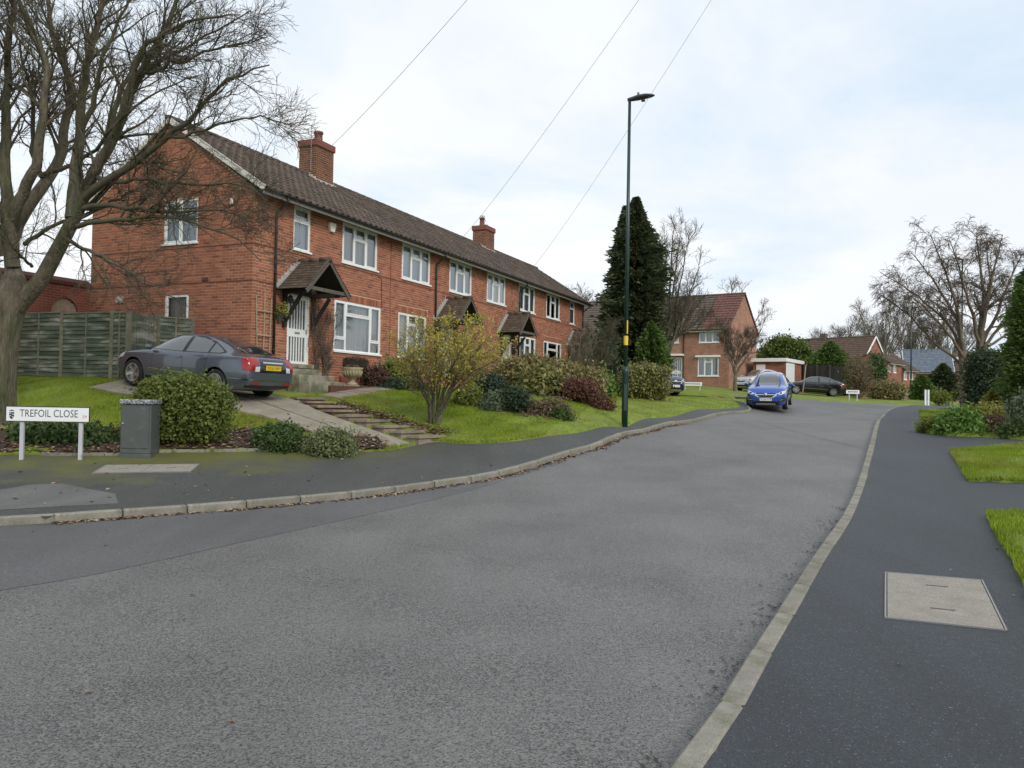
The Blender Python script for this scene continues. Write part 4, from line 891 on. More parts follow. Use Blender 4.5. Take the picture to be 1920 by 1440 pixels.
# panel fence
fe = thing('panel_fence', 'weathered green overlap panel fence on posts between tree and parked car', 'fence')
posts = [at(-60, 0, 22.2), at(52, 0, 21.5), at(135, 0, 20.9), at(228, 0, 20.3), at(258, 0, 20.15), at(312, 0, 21.0), at(377, 0, 21.55)]
posts = [Vector((p.x, p.y, H(p.x, p.y) + .14)) for p in posts]
tops = [3.66, 3.66, 3.66, 3.63, 3.62, 3.62, 3.60]
for i, p in enumerate(posts):
    q = MB(); q.box(-.05, .05, -.05, .05, -.2, tops[i] - p.z + .06, Matrix.Translation(p) @ Matrix.Rotation(-.2, 4, 'Z')); q.build('post', m_fencepost, fe)
for i in range(len(posts) - 1):
    a, b = posts[i], posts[i + 1]; d = (b - a); d.z = 0; L_ = d.length; x = d.normalized(); y = Vector((x.y, -x.x, 0))
    if y.y > 0: y = -y
    M_ = Matrix((x, -y, Vector((0, 0, 1)))).transposed().to_4x4(); z0 = max(a.z, b.z) + .03; z1 = min(tops[i], tops[i + 1]); M_.translation = Vector((a.x, a.y, 0))
    if i == 4:                                           # vertical boarded gate
        nb = 9
        for k in range(nb):
            q = MB(); q.box(.05 + (L_ - .1) * k / nb + .004, .05 + (L_ - .1) * (k + 1) / nb - .004, -.012 + random.uniform(-.006, .006), .01, z0, z1 + random.uniform(-.02, .02), M_); q.build('board', m_fence, fe)
        continue
    ns = 15
    for k in range(ns):                                  # wavy overlapping slats
        zb0 = z0 + (z1 - z0) * k / ns; hh = (z1 - z0) / ns * 1.28; vs = []; nseg = 8; ph = random.random() * 6
        for yy, zo in ((-.042, 0), (-.004, hh)):
            for j in range(nseg + 1):
                xx = .05 + (L_ - .1) * j / nseg; vs.append(M_ @ Vector((xx, yy + .004 * math.sin(j * 1.3 + ph), zb0 + zo + (.010 * math.sin(j * .9 + ph) if zo == 0 else 0) - .0)))
        vs2 = [v + (M_.to_3x3() @ Vector((0, .012, 0))) for v in vs]; N_ = nseg + 1
        fs = [(j, j + 1, N_ + j + 1, N_ + j) for j in range(nseg)] + [(2 * N_ + j, 2 * N_ + j + 1, j + 1, j) for j in range(nseg)]
        q = MB(); q.add(vs + vs2, fs); q.build('slat', m_fence, fe)
    q = MB(); q.box(L_ / 2 - .022, L_ / 2 + .022, -.05, -.015, z0, z1, M_); q.build('batten', m_fencepost, fe)
    q = MB(); q.box(.04, L_ - .04, -.04, .02, z1, z1 + .03, M_); q.build('cap_rail', m_fencepost, fe)
    q = MB(); q.box(.04, L_ - .04, -.02, .02, z0 - .14, z0 - .005, M_); q.build('gravel_board', m_fencepost, fe)
# ------------------------------------------------------------------ plants
rng = np.random.default_rng(11)
def unit(v): return v / (np.linalg.norm(v, axis=-1, keepdims=True) + 1e-9)
def tubes_np(groups):                                    # [(P (B,K,3), R (B,K), n)] -> V, F
    VV = []; FF = []; base = 0
    for P, R, n in groups:
        if len(P) == 0: continue
        B, K, _ = P.shape; d = unit(np.gradient(P, axis=1)); ref = np.where(np.abs(d[:, 0, 2:3]) < .9, np.array([0, 0, 1.]), np.array([1., 0, 0])); x = np.empty_like(d); x[:, 0] = unit(np.cross(d[:, 0], ref))
        for k in range(1, K): x[:, k] = unit(x[:, k - 1] - (x[:, k - 1] * d[:, k]).sum(-1, keepdims=True) * d[:, k])
        y = np.cross(d, x); a = 2 * np.pi * np.arange(n) / n
        V = P[:, :, None, :] + R[:, :, None, None] * (np.cos(a)[None, None, :, None] * x[:, :, None, :] + np.sin(a)[None, None, :, None] * y[:, :, None, :])
        i = np.arange(B * K * n).reshape(B, K, n); j = np.roll(i, -1, axis=2)
        F = np.stack([i[:, :-1], j[:, :-1], j[:, 1:], i[:, 1:]], -1).reshape(-1, 4) + base
        VV.append(V.reshape(-1, 3)); FF.append(F); base += B * K * n
    return np.concatenate(VV), np.concatenate(FF)
def spawn(P, R, m, t0, t1, L, ang, upb=0.25, wig=0.22, K=5, rs=0.5, r_end=0.35, droop=0.0, out=None, rmax=None):
    B, Kp, _ = P.shape; t = rng.uniform(t0, t1, (B, m)); f = t * (Kp - 1); i = np.clip(f.astype(int), 0, Kp - 2); fr = (f - i)[..., None]
    bi = np.arange(B)[:, None]; p0 = P[bi, i] * (1 - fr) + P[bi, i + 1] * fr; tan = unit(P[bi, i + 1] - P[bi, i]); r0 = R[bi, i] * (1 - fr[..., 0]) + R[bi, i + 1] * fr[..., 0]
    q = unit(rng.normal(size=(B, m, 3))); side = unit(q - (q * tan).sum(-1, keepdims=True) * tan)
    a = rng.normal(ang, .18, (B, m, 1)); d = unit(tan * np.cos(a) + side * np.sin(a) + np.array([0, 0, upb]))
    if out is not None: d = unit(d + out)
    ln = L * rng.uniform(.55, 1.25, (B, m, 1)) * (1.15 - .55 * t[..., None]); N = B * m
    p = p0.reshape(N, 3); d = d.reshape(N, 3); ln = ln.reshape(N, 1) / (K - 1); pts = [p]
    for k in range(K - 1):
        d = unit(d + rng.normal(0, wig, (N, 3)) + np.array([0, 0, upb * .25 - droop * (k + 1)])); p = p + d * ln; pts.append(p)
    rr = np.minimum(r0.reshape(N) * rs, rmax if rmax else 1e9)
    return np.stack(pts, 1), rr[:, None] * np.linspace(1, r_end, K)[None]
def guides_np(gl, K=16):                                 # [([(pt)...], r0, r1)]
    P = []; R = []
    for pts, r0, r1 in gl:
        c = resample(catmull(pts, 6), K); P.append(c); R.append(np.linspace(r0, r1, K))
    P = np.array(P); P[:, 1:-1] += rng.normal(0, .02, P[:, 1:-1].shape); return P, np.array(R)
def tree_obj(name, label, base, trunk, crown, m_tr, m_cr, cat='tree', group=None):
    root = thing(name, label, cat, group, base); inv = np.array([base[0], base[1], base[2]])
    V, F = tubes_np(trunk); link('trunk', np_mesh('trunk', V - inv, F, m_tr, True), root)
    V, F = tubes_np(crown); link('crown', np_mesh('crown', V - inv, F, m_cr), root)
    return root

# the big bare tree on the left: limbs drawn where they grow, twigs grown from them
tb = G(-7, 792, .14)
def L3(pts): return [at(u, v, Y) for u, v, Y in pts]
TY = tb.y
trunk_pts = [Vector((tb.x, tb.y, tb.z - .2)), at(-6, 740, TY), at(0, 660, TY), at(12, 590, TY), at(24, 550, TY), at(28, 500, TY + .1)]
g1 = [
 (L3([(20, 590, TY), (83, 516, TY - .2), (119, 444, TY - .4), (144, 397, TY - .5), (180, 325, TY - .7), (217, 245, TY - .9), (260, 144, TY - 1.0), (289, 97, TY - 1.1), (325, 18, TY - 1.2), (350, -60, TY - 1.3)]), .21, .03),
 (L3([(28, 545, TY), (22, 451, TY + .2), (47, 397, TY + .4), (83, 343, TY + .6), (116, 289, TY + .8), (123, 217, TY + .9), (137, 170, TY + 1), (108, 90, TY + 1), (90, 20, TY + 1.2), (95, -70, TY + 1.3)]), .19, .035),
 (L3([(134, 410, TY - .5), (140, 340, TY - .3), (148, 260, TY - .2), (155, 188, TY), (168, 100, TY + .1), (195, 0, TY + .1), (212, -90, TY + .1)]), .15, .04),
 (L3([(25, 500, TY), (14, 400, TY - .2), (11, 253, TY - .4), (14, 126, TY - .5), (22, 54, TY - .6), (32, -60, TY - .7)]), .17, .04),
 (L3([(18, 420, TY - .1), (45, 350, TY - .4), (65, 307, TY - .6), (83, 180, TY - .8), (87, 119, TY - .9), (58, 54, TY - 1.0), (29, -30, TY - 1.1)]), .15, .035),
 (L3([(15, 560, TY), (-40, 480, TY + .3), (-90, 380, TY + .5), (-120, 250, TY + .6), (-140, 100, TY + .7), (-150, -60, TY + .8)]), .20, .04),
 (L3([(5, 480, TY), (-30, 330, TY - .6), (-50, 180, TY - .9), (-45, 0, TY - 1.2)]), .14, .03)]
g2 = [
 (L3([(160, 370, TY - .6), (195, 345, TY - .9), (253, 308, TY - 1.2), (307, 260, TY - 1.5), (357, 224, TY - 1.7), (383, 188, TY - 1.8), (415, 159, TY - 1.9), (455, 141, TY - 2), (505, 122, TY - 2.1)]), .10, .014),
 (L3([(150, 392, TY - .5), (202, 386, TY - .9), (253, 390, TY - 1.2), (325, 400, TY - 1.5), (368, 393, TY - 1.7), (418, 395, TY - 1.9), (462, 414, TY - 2)]), .07, .010),
 (L3([(130, 425, TY - .4), (175, 418, TY - .7), (231, 411, TY - 1.1), (310, 408, TY - 1.4), (368, 419, TY - 1.7), (450, 452, TY - 2), (490, 490, TY - 2)]), .065, .010),
 (L3([(180, 330, TY - .7), (215, 340, TY - 1), (271, 336, TY - 1.3), (361, 348, TY - 1.6), (426, 347, TY - 1.8), (480, 358, TY - 2)]), .06, .010),
 (L3([(119, 450, TY - .4), (172, 471, TY - .7), (219, 497, TY - 1), (251, 514, TY - 1.2), (283, 536, TY - 1.4), (334, 560, TY - 1.6)]), .05, .008),
 (L3([(217, 250, TY - .9), (232, 190, TY - 1.1), (250, 150, TY - 1.2), (270, 90, TY - 1.4), (330, 50, TY - 1.6), (400, 30, TY - 1.9), (450, 28, TY - 2)]), .08, .012),
 (L3([(205, 275, TY - .8), (215, 215, TY - .6), (235, 150, TY - .4), (262, 130, TY - .4), (310, 110, TY - .4), (400, 60, TY - .5), (470, 20, TY - .6)]), .07, .012),
 (L3([(150, 250, TY - .2), (175, 200, TY - .3), (190, 120, TY - .4), (215, 60, TY - .5), (240, 0, TY - .6), (260, -60, TY - .6)]), .07, .015),
 (L3([(155, 190, TY), (130, 150, TY + .2), (115, 90, TY + .3), (60, 20, TY + .4)]), .06, .015),
 (L3([(85, 340, TY + .6), (60, 280, TY + .8), (62, 200, TY + 1), (40, 100, TY + 1.2), (20, 0, TY + 1.4)]), .07, .015),
 (L3([(75, 330, TY + .5), (110, 320, TY + .3), (150, 300, TY - .2), (190, 270, TY - .8), (230, 220, TY - 1.3), (300, 170, TY - 1.7), (380, 140, TY - 2)]), .06, .010),
 (L3([(46, 458, TY + .1), (72, 440, TY - .1), (110, 418, TY - .3), (160, 405, TY - .5), (220, 372, TY - .7), (290, 340, TY - .9)]), .055, .012),
 (L3([(260, 144, TY - 1), (300, 130, TY - 1.2), (350, 110, TY - 1.4), (420, 90, TY - 1.6), (500, 70, TY - 1.8)]), .05, .010),
 (L3([(307, 260, TY - 1.5), (360, 250, TY - 1.7), (420, 230, TY - 1.9), (490, 220, TY - 2), (545, 235, TY - 2.1)]), .04, .008),
 (L3([(60, 500, TY - .1), (30, 470, TY - .8), (0, 440, TY - 1.2), (-40, 420, TY - 1.6)]), .04, .01)]
GP1, GR1 = guides_np(g1, 22); GP2, GR2 = guides_np(g2, 18); GR1 *= .86; GR2 *= .9
TPt = resample(catmull(trunk_pts, 6), 16)[None]; TRr = np.interp(np.linspace(0, 1, 16), [0, .08, .2, .6, .8, .9, 1], [.52, .41, .36, .33, .33, .25, .12])[None]
b1p, b1r = spawn(GP1, GR1, 24, .35, 1, 1.9, .75, .25, .16, 7, .42, .3, rmax=.035)
b1q, b1s = spawn(GP2, GR2, 15, .15, 1, 1.25, .70, .05, .16, 7, .5, .3, rmax=.022)
A_p = np.concatenate([b1p, b1q]); A_r = np.maximum(np.concatenate([b1r, b1s]), .0055)
c_p, c_r = spawn(A_p, A_r, 8, .12, 1, .68, .68, .08, .2, 5, .6, .45, rmax=.009); c_r = np.maximum(c_r, .0040)
d_p, d_r = spawn(c_p, c_r, 5, .15, 1, .30, .65, .08, .22, 4, .7, .6); d_r = np.maximum(d_r, .0030)
e_p, e_r = spawn(A_p, A_r, 6, .2, 1, .28, .75, .08, .22, 4, .5, .6, rmax=.005); e_r = np.maximum(e_r, .0034)
tree_obj('bare_tree', 'large bare winter tree with forked mossy trunk at the left edge', tb, [(TPt, TRr, 14), (GP1, GR1, 9)], [(GP2, GR2, 7), (A_p, A_r, 5), (c_p, c_r, 3), (d_p, d_r, 3), (e_p, e_r, 3)], m_bark, m_twig)

def bare_tree(name, label, base, h, spread, r, mt_t, mt_c, nl=7, fork=.25, lev=(9, 7, 5), upb=.35, lens=(.30, .14, .07), rmin=.006, droop=0.0, guides=None, group=None, ang=.55):
    b = Vector(base); K = 12
    if guides is None:
        tp = np.array([[b + Vector((rng.normal(0, .03) * h * t, rng.normal(0, .02) * h * t, h * fork * t * 1.4 - .1)) for t in np.linspace(0, 1, K)]]); tr_ = np.linspace(r, r * .7, K)[None]
        L = []
        for i in range(nl):
            a = 2 * math.pi * (i + rng.uniform(-.3, .3)) / nl; s = spread * rng.uniform(.45, 1.0); st = b + Vector((0, 0, h * fork * rng.uniform(.75, 1.35))); tz = h * rng.uniform(.72, 1.0) * (1.0 - .25 * (s / spread - .45))
            L.append(([st, st + Vector((math.cos(a) * s * .35, math.sin(a) * s * .35, (tz - h * fork) * .35)), st + Vector((math.cos(a) * s * .75, math.sin(a) * s * .75, (tz - h * fork) * .72)), b + Vector((math.cos(a) * s, math.sin(a) * s, tz))], r * .5, r * .08))
        gp, gr = guides_np(L, 12)
    else: (tp, tr_), (gp, gr) = guides
    p1, r1 = spawn(gp, gr, lev[0], .2, 1, h * lens[0], ang, upb, .14, 6, .5, .3); r1 = np.maximum(r1, rmin * 1.3)
    p2, r2 = spawn(p1, r1, lev[1], .2, 1, h * lens[1], ang + .1, upb * .6, .18, 5, .55, .45, droop=droop * .5); r2 = np.maximum(r2, rmin)
    p3, r3 = spawn(p2, r2, lev[2], .2, 1, h * lens[2], ang + .15, upb * .4, .2, 4, .7, .6, droop=droop); r3 = np.maximum(r3, rmin * .75)
    return tree_obj(name, label, b, [(tp, tr_, 9), (gp, gr, 6)], [(p1, r1, 4), (p2, r2, 3), (p3, r3, 3)], mt_t, mt_c, group=group)

# leaves --------------------------------------------------------------
def leaf_quads(C, size, asp=1.8, nrm=None, flat=.5):
    N = len(C); a = unit(rng.normal(size=(N, 3)))
    if nrm is not None: a = unit(a * flat + nrm)
    t = rng.normal(size=(N, 3)); x = unit(t - (t * a).sum(-1, keepdims=True) * a); y = np.cross(a, x)
    s = size * rng.uniform(.6, 1.35, (N, 1)); L = x * s * asp * .5; Wd = y * s * .5; bend = a * s * .18
    V = np.stack([C - L, C + Wd + bend, C + L, C - Wd + bend], 1).reshape(-1, 3); F = np.arange(N * 4).reshape(N, 4); return V, F
def lump(U, amp, seed, fr=3.0):
    r_ = np.random.default_rng(seed); s = 0
    for k in range(7): w_ = r_.normal(size=3) * fr * (1 + .35 * k); s = s + np.sin(U @ w_ + r_.uniform(0, 6.28)) / (1 + .3 * k)
    return 1 + amp * s / 3
def cloud(n, size, shape='ell', amp=.18, seed=0, depth=.4, fr=3.0):
    U = unit(rng.normal(size=(n, 3)))
    if shape == 'dome': U[:, 2] = np.abs(U[:, 2]) * 1.0 - .12; U = unit(U)
    r = 1 - depth * rng.uniform(0, 1, n) ** 1.6
    if shape == 'box':
        p = 5.0; m = (np.abs(U) ** p).sum(-1) ** (-1 / p); Q = U * m[:, None]
    elif shape == 'cone':
        z = rng.uniform(-1, 1, n); w_ = np.clip((1 - z) / 2, 0, 1) ** .75; th = rng.uniform(0, 6.283, n); Q = np.stack([np.cos(th) * w_, np.sin(th) * w_, z], 1); U = unit(np.stack([np.cos(th), np.sin(th), z * .5 + .3], 1)); 
        lm = lump(Q * np.array([1, 1, 2.2]), amp, seed, fr) * r; Q = Q * np.stack([lm, lm, np.ones(n)], 1); return Q * np.array(size) * .5, U
    else: Q = U
    Q = Q * (lump(U, amp, seed, fr) * r)[:, None]; return Q * np.array(size) * .5, U
def clump(Q, U, leaf, per=14, spread=1.7):
    n = len(Q); k = max(8, n // per); c = rng.integers(0, n, k); a = rng.integers(0, k, n); sp = leaf * spread * rng.uniform(.5, 1.6, (k, 1))[a]
    P = Q[c][a] + rng.normal(0, 1, (n, 3)) * sp; m_ = rng.uniform(size=n) < .72; out = np.where(m_[:, None], P, Q); D = unit(P - Q[c][a] + U[c][a] * leaf * .8); return out, np.where(m_[:, None], D, U)
def shrub(name, label, base, size, mt, n, leaf, shape='ell', amp=.18, asp=1.8, stems=6, m_st=None, cat='shrub', group=None, depth=.45, fr=3.0, flat=1.1, part='crown', twigs=6, zoff=0.0):
    root = thing(name, label, cat, group, base); w, d, h = size
    if shape == 'dome': Q, U = cloud(n, (w, d, 2 * h), 'dome', amp, rng.integers(9999), depth, fr); 
    else: Q, U = cloud(n, size, shape, amp, rng.integers(9999), depth, fr); Q[:, 2] += h * .5
    Q, U = clump(Q, U, leaf); Q[:, 2] += zoff; ok_ = Q[:, 2] > -.12; Q = Q[ok_]; U = U[ok_]
    V, F = leaf_quads(Q, leaf, asp, U if len(U) == len(Q) else None, flat); link(part, np_mesh('foliage', V, F, mt), root)
    if stems:
        P = []; R = []
        for k in range(stems):
            a = rng.uniform(0, 6.283); s = rng.uniform(.1, .38); P.append(resample(catmull([Vector((0, 0, -.15)), Vector((math.cos(a) * w * s * .4, math.sin(a) * d * s * .4, h * .35)), Vector((math.cos(a) * w * s, math.sin(a) * d * s, h * (.8 if shape != 'cone' else .6)))], 4), 8)); R.append(np.linspace(.022, .006, 8) * (h / 1.2))
        P = np.array(P); R = np.array(R); grp = [(P, R, 5)]
        if twigs: p1, r1 = spawn(P, R, twigs, .2, 1, h * .35, .6, .3, .2, 5, .6, .5); grp.append((p1, np.maximum(r1, .004), 3)); p2, r2 = spawn(p1, r1, 4, .2, 1, h * .16, .6, .2, .2, 4, .7, .6); grp.append((p2, np.maximum(r2, .003), 3))
        V, F = tubes_np(grp); link('stems', np_mesh('stems', V, F, m_st or m_twig), root)
    return root
lm_dark = leaf_mat('leaf_dark', [(.020, .036, .018), (.036, .058, .026), (.050, .072, .036), (.026, .044, .024)])
lm_hedge = leaf_mat('leaf_hedge', [(.055, .078, .018), (.110, .140, .028), (.075, .105, .022), (.150, .175, .038), (.095, .090, .030)])
lm_mid = leaf_mat('leaf_mid', [(.035, .062, .020), (.060, .095, .026), (.048, .078, .024)])
lm_grey = leaf_mat('leaf_greygreen', [(.060, .085, .048), (.11, .14, .085), (.085, .11, .06), (.14, .17, .11)])
lm_pale = leaf_mat('leaf_palegreen', [(.085, .105, .045), (.14, .165, .07), (.11, .13, .055), (.18, .20, .095)])
lm_blue = leaf_mat('leaf_bluegreen', [(.026, .044, .028), (.044, .066, .042), (.034, .052, .030)])
lm_yel = leaf_mat('leaf_yellow', [(.31, .285, .04), (.42, .37, .06), (.26, .24, .045), (.37, .31, .07), (.20, .17, .045)], transl=.4)
lm_yg = leaf_mat('leaf_yellowgreen', [(.10, .125, .025), (.16, .18, .035), (.075, .095, .022)], transl=.35)
lm_rhodo = leaf_mat('leaf_rhododendron', [(.13, .115, .038), (.22, .195, .068), (.085, .080, .03), (.17, .125, .062), (.27, .24, .11), (.11, .075, .038)])
lm_beech = leaf_mat('leaf_russet', [(.095, .040, .026), (.14, .062, .036), (.072, .032, .022), (.11, .06, .035)])
lm_red = leaf_mat('leaf_dark_red', [(.075, .038, .028), (.11, .055, .040), (.058, .034, .024), (.085, .060, .038)])
lm_brown = leaf_mat('leaf_brown', [(.13, .090, .055), (.18, .125, .08), (.09, .065, .04), (.11, .10, .05)])
lm_var = leaf_mat('leaf_variegated', [(.075, .095, .025), (.18, .17, .055), (.26, .235, .09), (.055, .075, .022), (.13, .13, .04)])
lm_con = leaf_mat('leaf_conifer', [(.020, .034, .016), (.038, .056, .024), (.060, .076, .032), (.060, .056, .028)], transl=.25)
lm_con_l = leaf_mat('leaf_conifer_light', [(.042, .078, .018), (.072, .120, .028), (.105, .155, .036)], transl=.3)
lm_gold = leaf_mat('leaf_gold', [(.16, .165, .03), (.24, .22, .05), (.11, .125, .03)])
lm_bright = leaf_mat('leaf_bright', [(.060, .125, .022), (.11, .19, .035), (.085, .155, .028)])
lm_laurel = leaf_mat('leaf_laurel', [(.035, .060, .016), (.090, .125, .022), (.15, .17, .035), (.055, .085, .020), (.022, .040, .014)])

def px(u, v, Y=None, off=.14):
    if Y is None: return G(u, v, off)
    p = at(u, v, Y); return p
def gz(u, Y, off=.13): p = at(u, 700, Y); return Vector((p.x, p.y, H(p.x, p.y) + off))
# beside the pavement on the left
hb_ = G(342, 826, .13); shrub('hedge_bush', 'dense clipped green bush behind the grey street cabinet', hb_, (1.62, 1.2, 1.2), lm_hedge, 24000, .045, 'box', .14, 1.7, 9, depth=.35)
shrub('low_shrub', 'spreading dark green low shrub at the pavement edge beside the hedge bush', gz(525, 16.15), (1.05, .75, .42), lm_mid, 6000, .04, 'dome', .2, 2.2, 5)
shrub('low_shrub', 'rounded pale green low shrub at the foot of the driveway', gz(620, 15.95), (.92, .72, .44), lm_pale, 6500, .04, 'dome', .16, 1.5, 5)
shrub('ground_cover_plant', 'low green ground cover behind the street name plate', gz(110, 15.9), (1.7, .8, .30), lm_mid, 4500, .06, 'dome', .25, 1.8, 0)
shrub('ground_cover_plant', 'sparse low plants between name plate and street cabinet', gz(190, 15.75), (.9, .6, .22), lm_mid, 1100, .06, 'dome', .3, 1.8, 0)
# flowering multi-stem small tree on the front lawn
fb = G(815, 796, .14)
gs = []
for u1, v1, u2, v2, dy in ((792, 735, 752, 645, .5), (808, 725, 795, 622, -.3), (822, 720, 850, 612, .2), (838, 725, 900, 620, -.4), (852, 722, 938, 645, .3), (800, 732, 762, 672, -.6), (850, 718, 905, 665, .6), (828, 715, 832, 610, .6), (810, 728, 772, 625, .1), (856, 725, 935, 672, -.5), (797, 738, 765, 690, .6), (840, 718, 875, 615, .5), (848, 722, 920, 628, -.2), (815, 722, 815, 640, -.8), (835, 720, 870, 650, -.8)):
    gs.append(([Vector((fb.x + rng.normal(0, .09), fb.y + rng.normal(0, .05), fb.z - .1)), at((815 + u1) / 2, (790 + v1) / 2, fb.y + dy * .2), at(u1, v1, fb.y + dy * .5), at((u1 + u2) / 2, (v1 + v2) / 2 - 5, fb.y + dy), at(u2, v2, fb.y + dy * 1.6)], .055, .012))
gp, gr = guides_np(gs, 14); gr *= .62
p1, r1 = spawn(gp, gr, 26, .40, 1, .58, .7, .15, .18, 6, .45, .35, rmax=.011); r1 = np.maximum(r1, .004)
p2, r2 = spawn(p1, r1, 7, .2, 1, .30, .6, .18, .2, 4, .6, .5); r2 = np.maximum(r2, .0028)
fr_ = tree_obj('flowering_shrub', 'multi-stemmed shrub with yellowing leaves in the middle of the front lawn', fb, [(gp, gr, 7)], [(p1, r1, 4), (p2, r2, 3)], m_bark, m_twig_y, 'shrub')
ends = p2[:, 1:].reshape(-1, 3); ends = ends[rng.uniform(size=len(ends)) < .62]; ends = np.concatenate([ends, ends[rng.uniform(size=len(ends)) < .35] + rng.normal(0, .05, 3)]) + rng.normal(0, .03, (1, 3))
V, F = leaf_quads(ends - np.array(fb), .036, 1.8); link('leaves', np_mesh('leaves', V, F, lm_yel), fr_)
# front garden borders
shrub('border_shrub', 'dark red twiggy shrub right of the urn under the front window', gz(703, 23.6), (.8, .6, .62), lm_red, 3500, .045, 'ell', .25, 1.6, 8, m_twig_r, twigs=8)
shrub('strap_leaf_plant', 'yellow-green strappy plant against the brick front', gz(748, 24.4), (.9, .6, .75), lm_yg, 1400, .06, 'ell', .3, 5.0, 3, cat='plant')
shrub('border_shrub', 'low blue-green carpet shrub at the top edge of the lawn', gz(762, 23.4), (1.5, .7, .28), lm_blue, 4500, .04, 'dome', .2, 1.8, 3)
shrub('border_shrub', 'dark blue-green feathery shrub behind the sloping bed', gz(912, 22.3), (1.0, .9, .72), lm_blue, 7500, .045, 'ell', .18, 2.4, 5)
shrub('border_shrub', 'yellow-green low shrub at the left of the sloping bed', gz(880, 21.4), (.75, .6, .5), lm_yg, 3500, .045, 'dome', .22, 1.8, 4)
shrub('border_shrub', 'pale straggly low shrub in the middle of the sloping bed', gz(928, 20.9), (.75, .6, .42), lm_grey, 2200, .045, 'dome', .25, 1.8, 4)
shrub('border_shrub', 'small dark rounded evergreen shrub in the sloping bed', gz(967, 20.9), (.72, .7, .64), lm_dark, 6000, .04, 'ell', .12, 1.6, 4)
shrub('border_shrub', 'low brown and green heather mound at the lower end of the sloping bed', gz(1030, 20.9), (1.15, .8, .42), lm_brown, 4500, .045, 'dome', .22, 1.6, 6, m_twig_r, twigs=8)
shrub('border_shrub', 'dark green tuft at the tip of the sloping bed', gz(1052, 20.5), (.5, .4, .28), lm_mid, 1500, .04, 'dome', .2, 1.8, 3)
shrub('rhododendron', 'tall olive-green rhododendron left of the timber posts below the third porch', gz(983, 26.0), (2.0, 1.6, 1.15), lm_rhodo, 12000, .065, 'ell', .2, 2.2, 8)
shrub('rhododendron', 'bronze-green rhododendron behind the two timber posts', gz(1035, 27.0), (2.0, 1.7, 1.15), lm_rhodo, 12000, .065, 'ell', .2, 2.2, 8)
shrub('rhododendron', 'bronze rhododendron below the farthest porch', gz(1082, 27.8), (1.9, 1.6, 1.15), lm_rhodo, 11000, .065, 'ell', .2, 2.2, 8)
shrub('rhododendron', 'low pale rhododendron between the two timber posts', gz(1012, 25.0), (1.3, .9, .75), lm_var, 3500, .08, 'ell', .22, 2.2, 5)
shrub('beech_bush', 'russet-leaved beech bush right of the timber posts', gz(1088, 24.7), (1.08, .9, .66), lm_beech, 7500, .05, 'ell', .16, 1.6, 6, m_twig_r, twigs=8)
shrub('beech_bush', 'small russet bush tapering out on the lawn near the lamp column', gz(1130, 24.2), (.62, .5, .34), lm_beech, 2600, .045, 'dome', .2, 1.6, 5, m_twig_r, twigs=8)
shrub('laurel_bush', 'bright green glossy bush behind the russet beech bush', gz(1122, 30.0), (1.0, 1.0, .85), lm_bright, 3500, .085, 'ell', .16, 2.0, 5)
shrub('variegated_bush', 'rounded variegated yellow-green bush right of the lamp column', gz(1207, 31.0), (1.75, 1.5, 1.2), lm_var, 14000, .06, 'box', .16, 1.8, 6)
# timber posts and rail
for u, Y, h, lb in ((985, 25.3, .62, 'short square timber post left of the pair joined by a rail'), (1040, 24.9, .66, 'short square timber post at the edge of the russet beech bush')):
    p = gz(u, Y, .1); q = MB(); q.bbox(p.x - .07, p.x + .07, p.y - .07, p.y + .07, p.z - .2, p.z + h, .008); o = q.build('timber_post', m_timber, None); tag(o, lb, 'post', 'timber rail posts')
p0, p1_, p2_ = gz(890, 26.4, .8), gz(985, 25.2, .68), gz(1064, 24.6, .62); q = MB(); q.beam(p0, p1_, .04, .05); q.beam(p1_, p2_, .04, .05); tag(q.build('timber_rail', m_timber, None), 'thin dark timber rail running along the rhododendrons', 'rail')
# climber on the canopy
cl = []
for k in range(16):
    x = 2.6 + rng.uniform(-.15, .55); z1 = rng.uniform(3.6, 4.5); cl.append(([T(x, -.15, 2.0), T(x + rng.normal(0, .1), -.12, 2.6), T(x + rng.normal(0, .2), -.10, 3.2), T(x + rng.normal(.15, .3), -.12, z1)], .016, .006))
gp, gr = guides_np(cl, 10); p1, r1 = spawn(gp, gr, 10, .15, 1, .4, .7, .15, .2, 5, .6, .5); r1 = np.maximum(r1, .004); p2, r2 = spawn(p1, r1, 4, .2, 1, .18, .7, .1, .2, 4, .7, .6); r2 = np.maximum(r2, .003)
tree_obj('climbing_plant', 'bare tangled climber between the first canopy and the big window', T(2.8, -.15, 1.95), [(gp, gr, 5)], [(p1, r1, 3), (p2, r2, 3)], m_twig_r, m_twig_r, 'plant')
fl_ = T(1.01, -.12, 3.86); V, F = leaf_quads(rng.normal(0, 1, (260, 3)) * np.array([.09, .06, .09]) + np.array([0, 0, .10]), .05, 2.0); V = V + np.array(fl_); link('leaves', np_mesh('leaves', V, F, lm_gold), wp)
V, F = leaf_quads(rng.normal(0, 1, (60, 3)) * np.array([.05, .05, .05]) + np.array(T(1.2, -.16, 3.86)), .05, 1.0); link('flowers', np_mesh('flowers', V, F, m_white), wp)
V, F = leaf_quads(rng.uniform(-1, 1, (500, 3)) * np.array([.5, .09, .07]), .05, 1.6); rot = np.array(terrace_M.to_3x3()); V = V @ rot.T + np.array(T(4.57, -.16, 2.76)); link('dead_plants', np_mesh('dead_plants', V, F, lm_brown), hb)
V, F = leaf_quads(unit(rng.normal(size=(160, 3))) * np.array([.2, .2, .06]) + np.array([up_.x, up_.y, uz + .5]), .06, 1.4); link('plants', np_mesh('plants', V, F, lm_brown), ur)

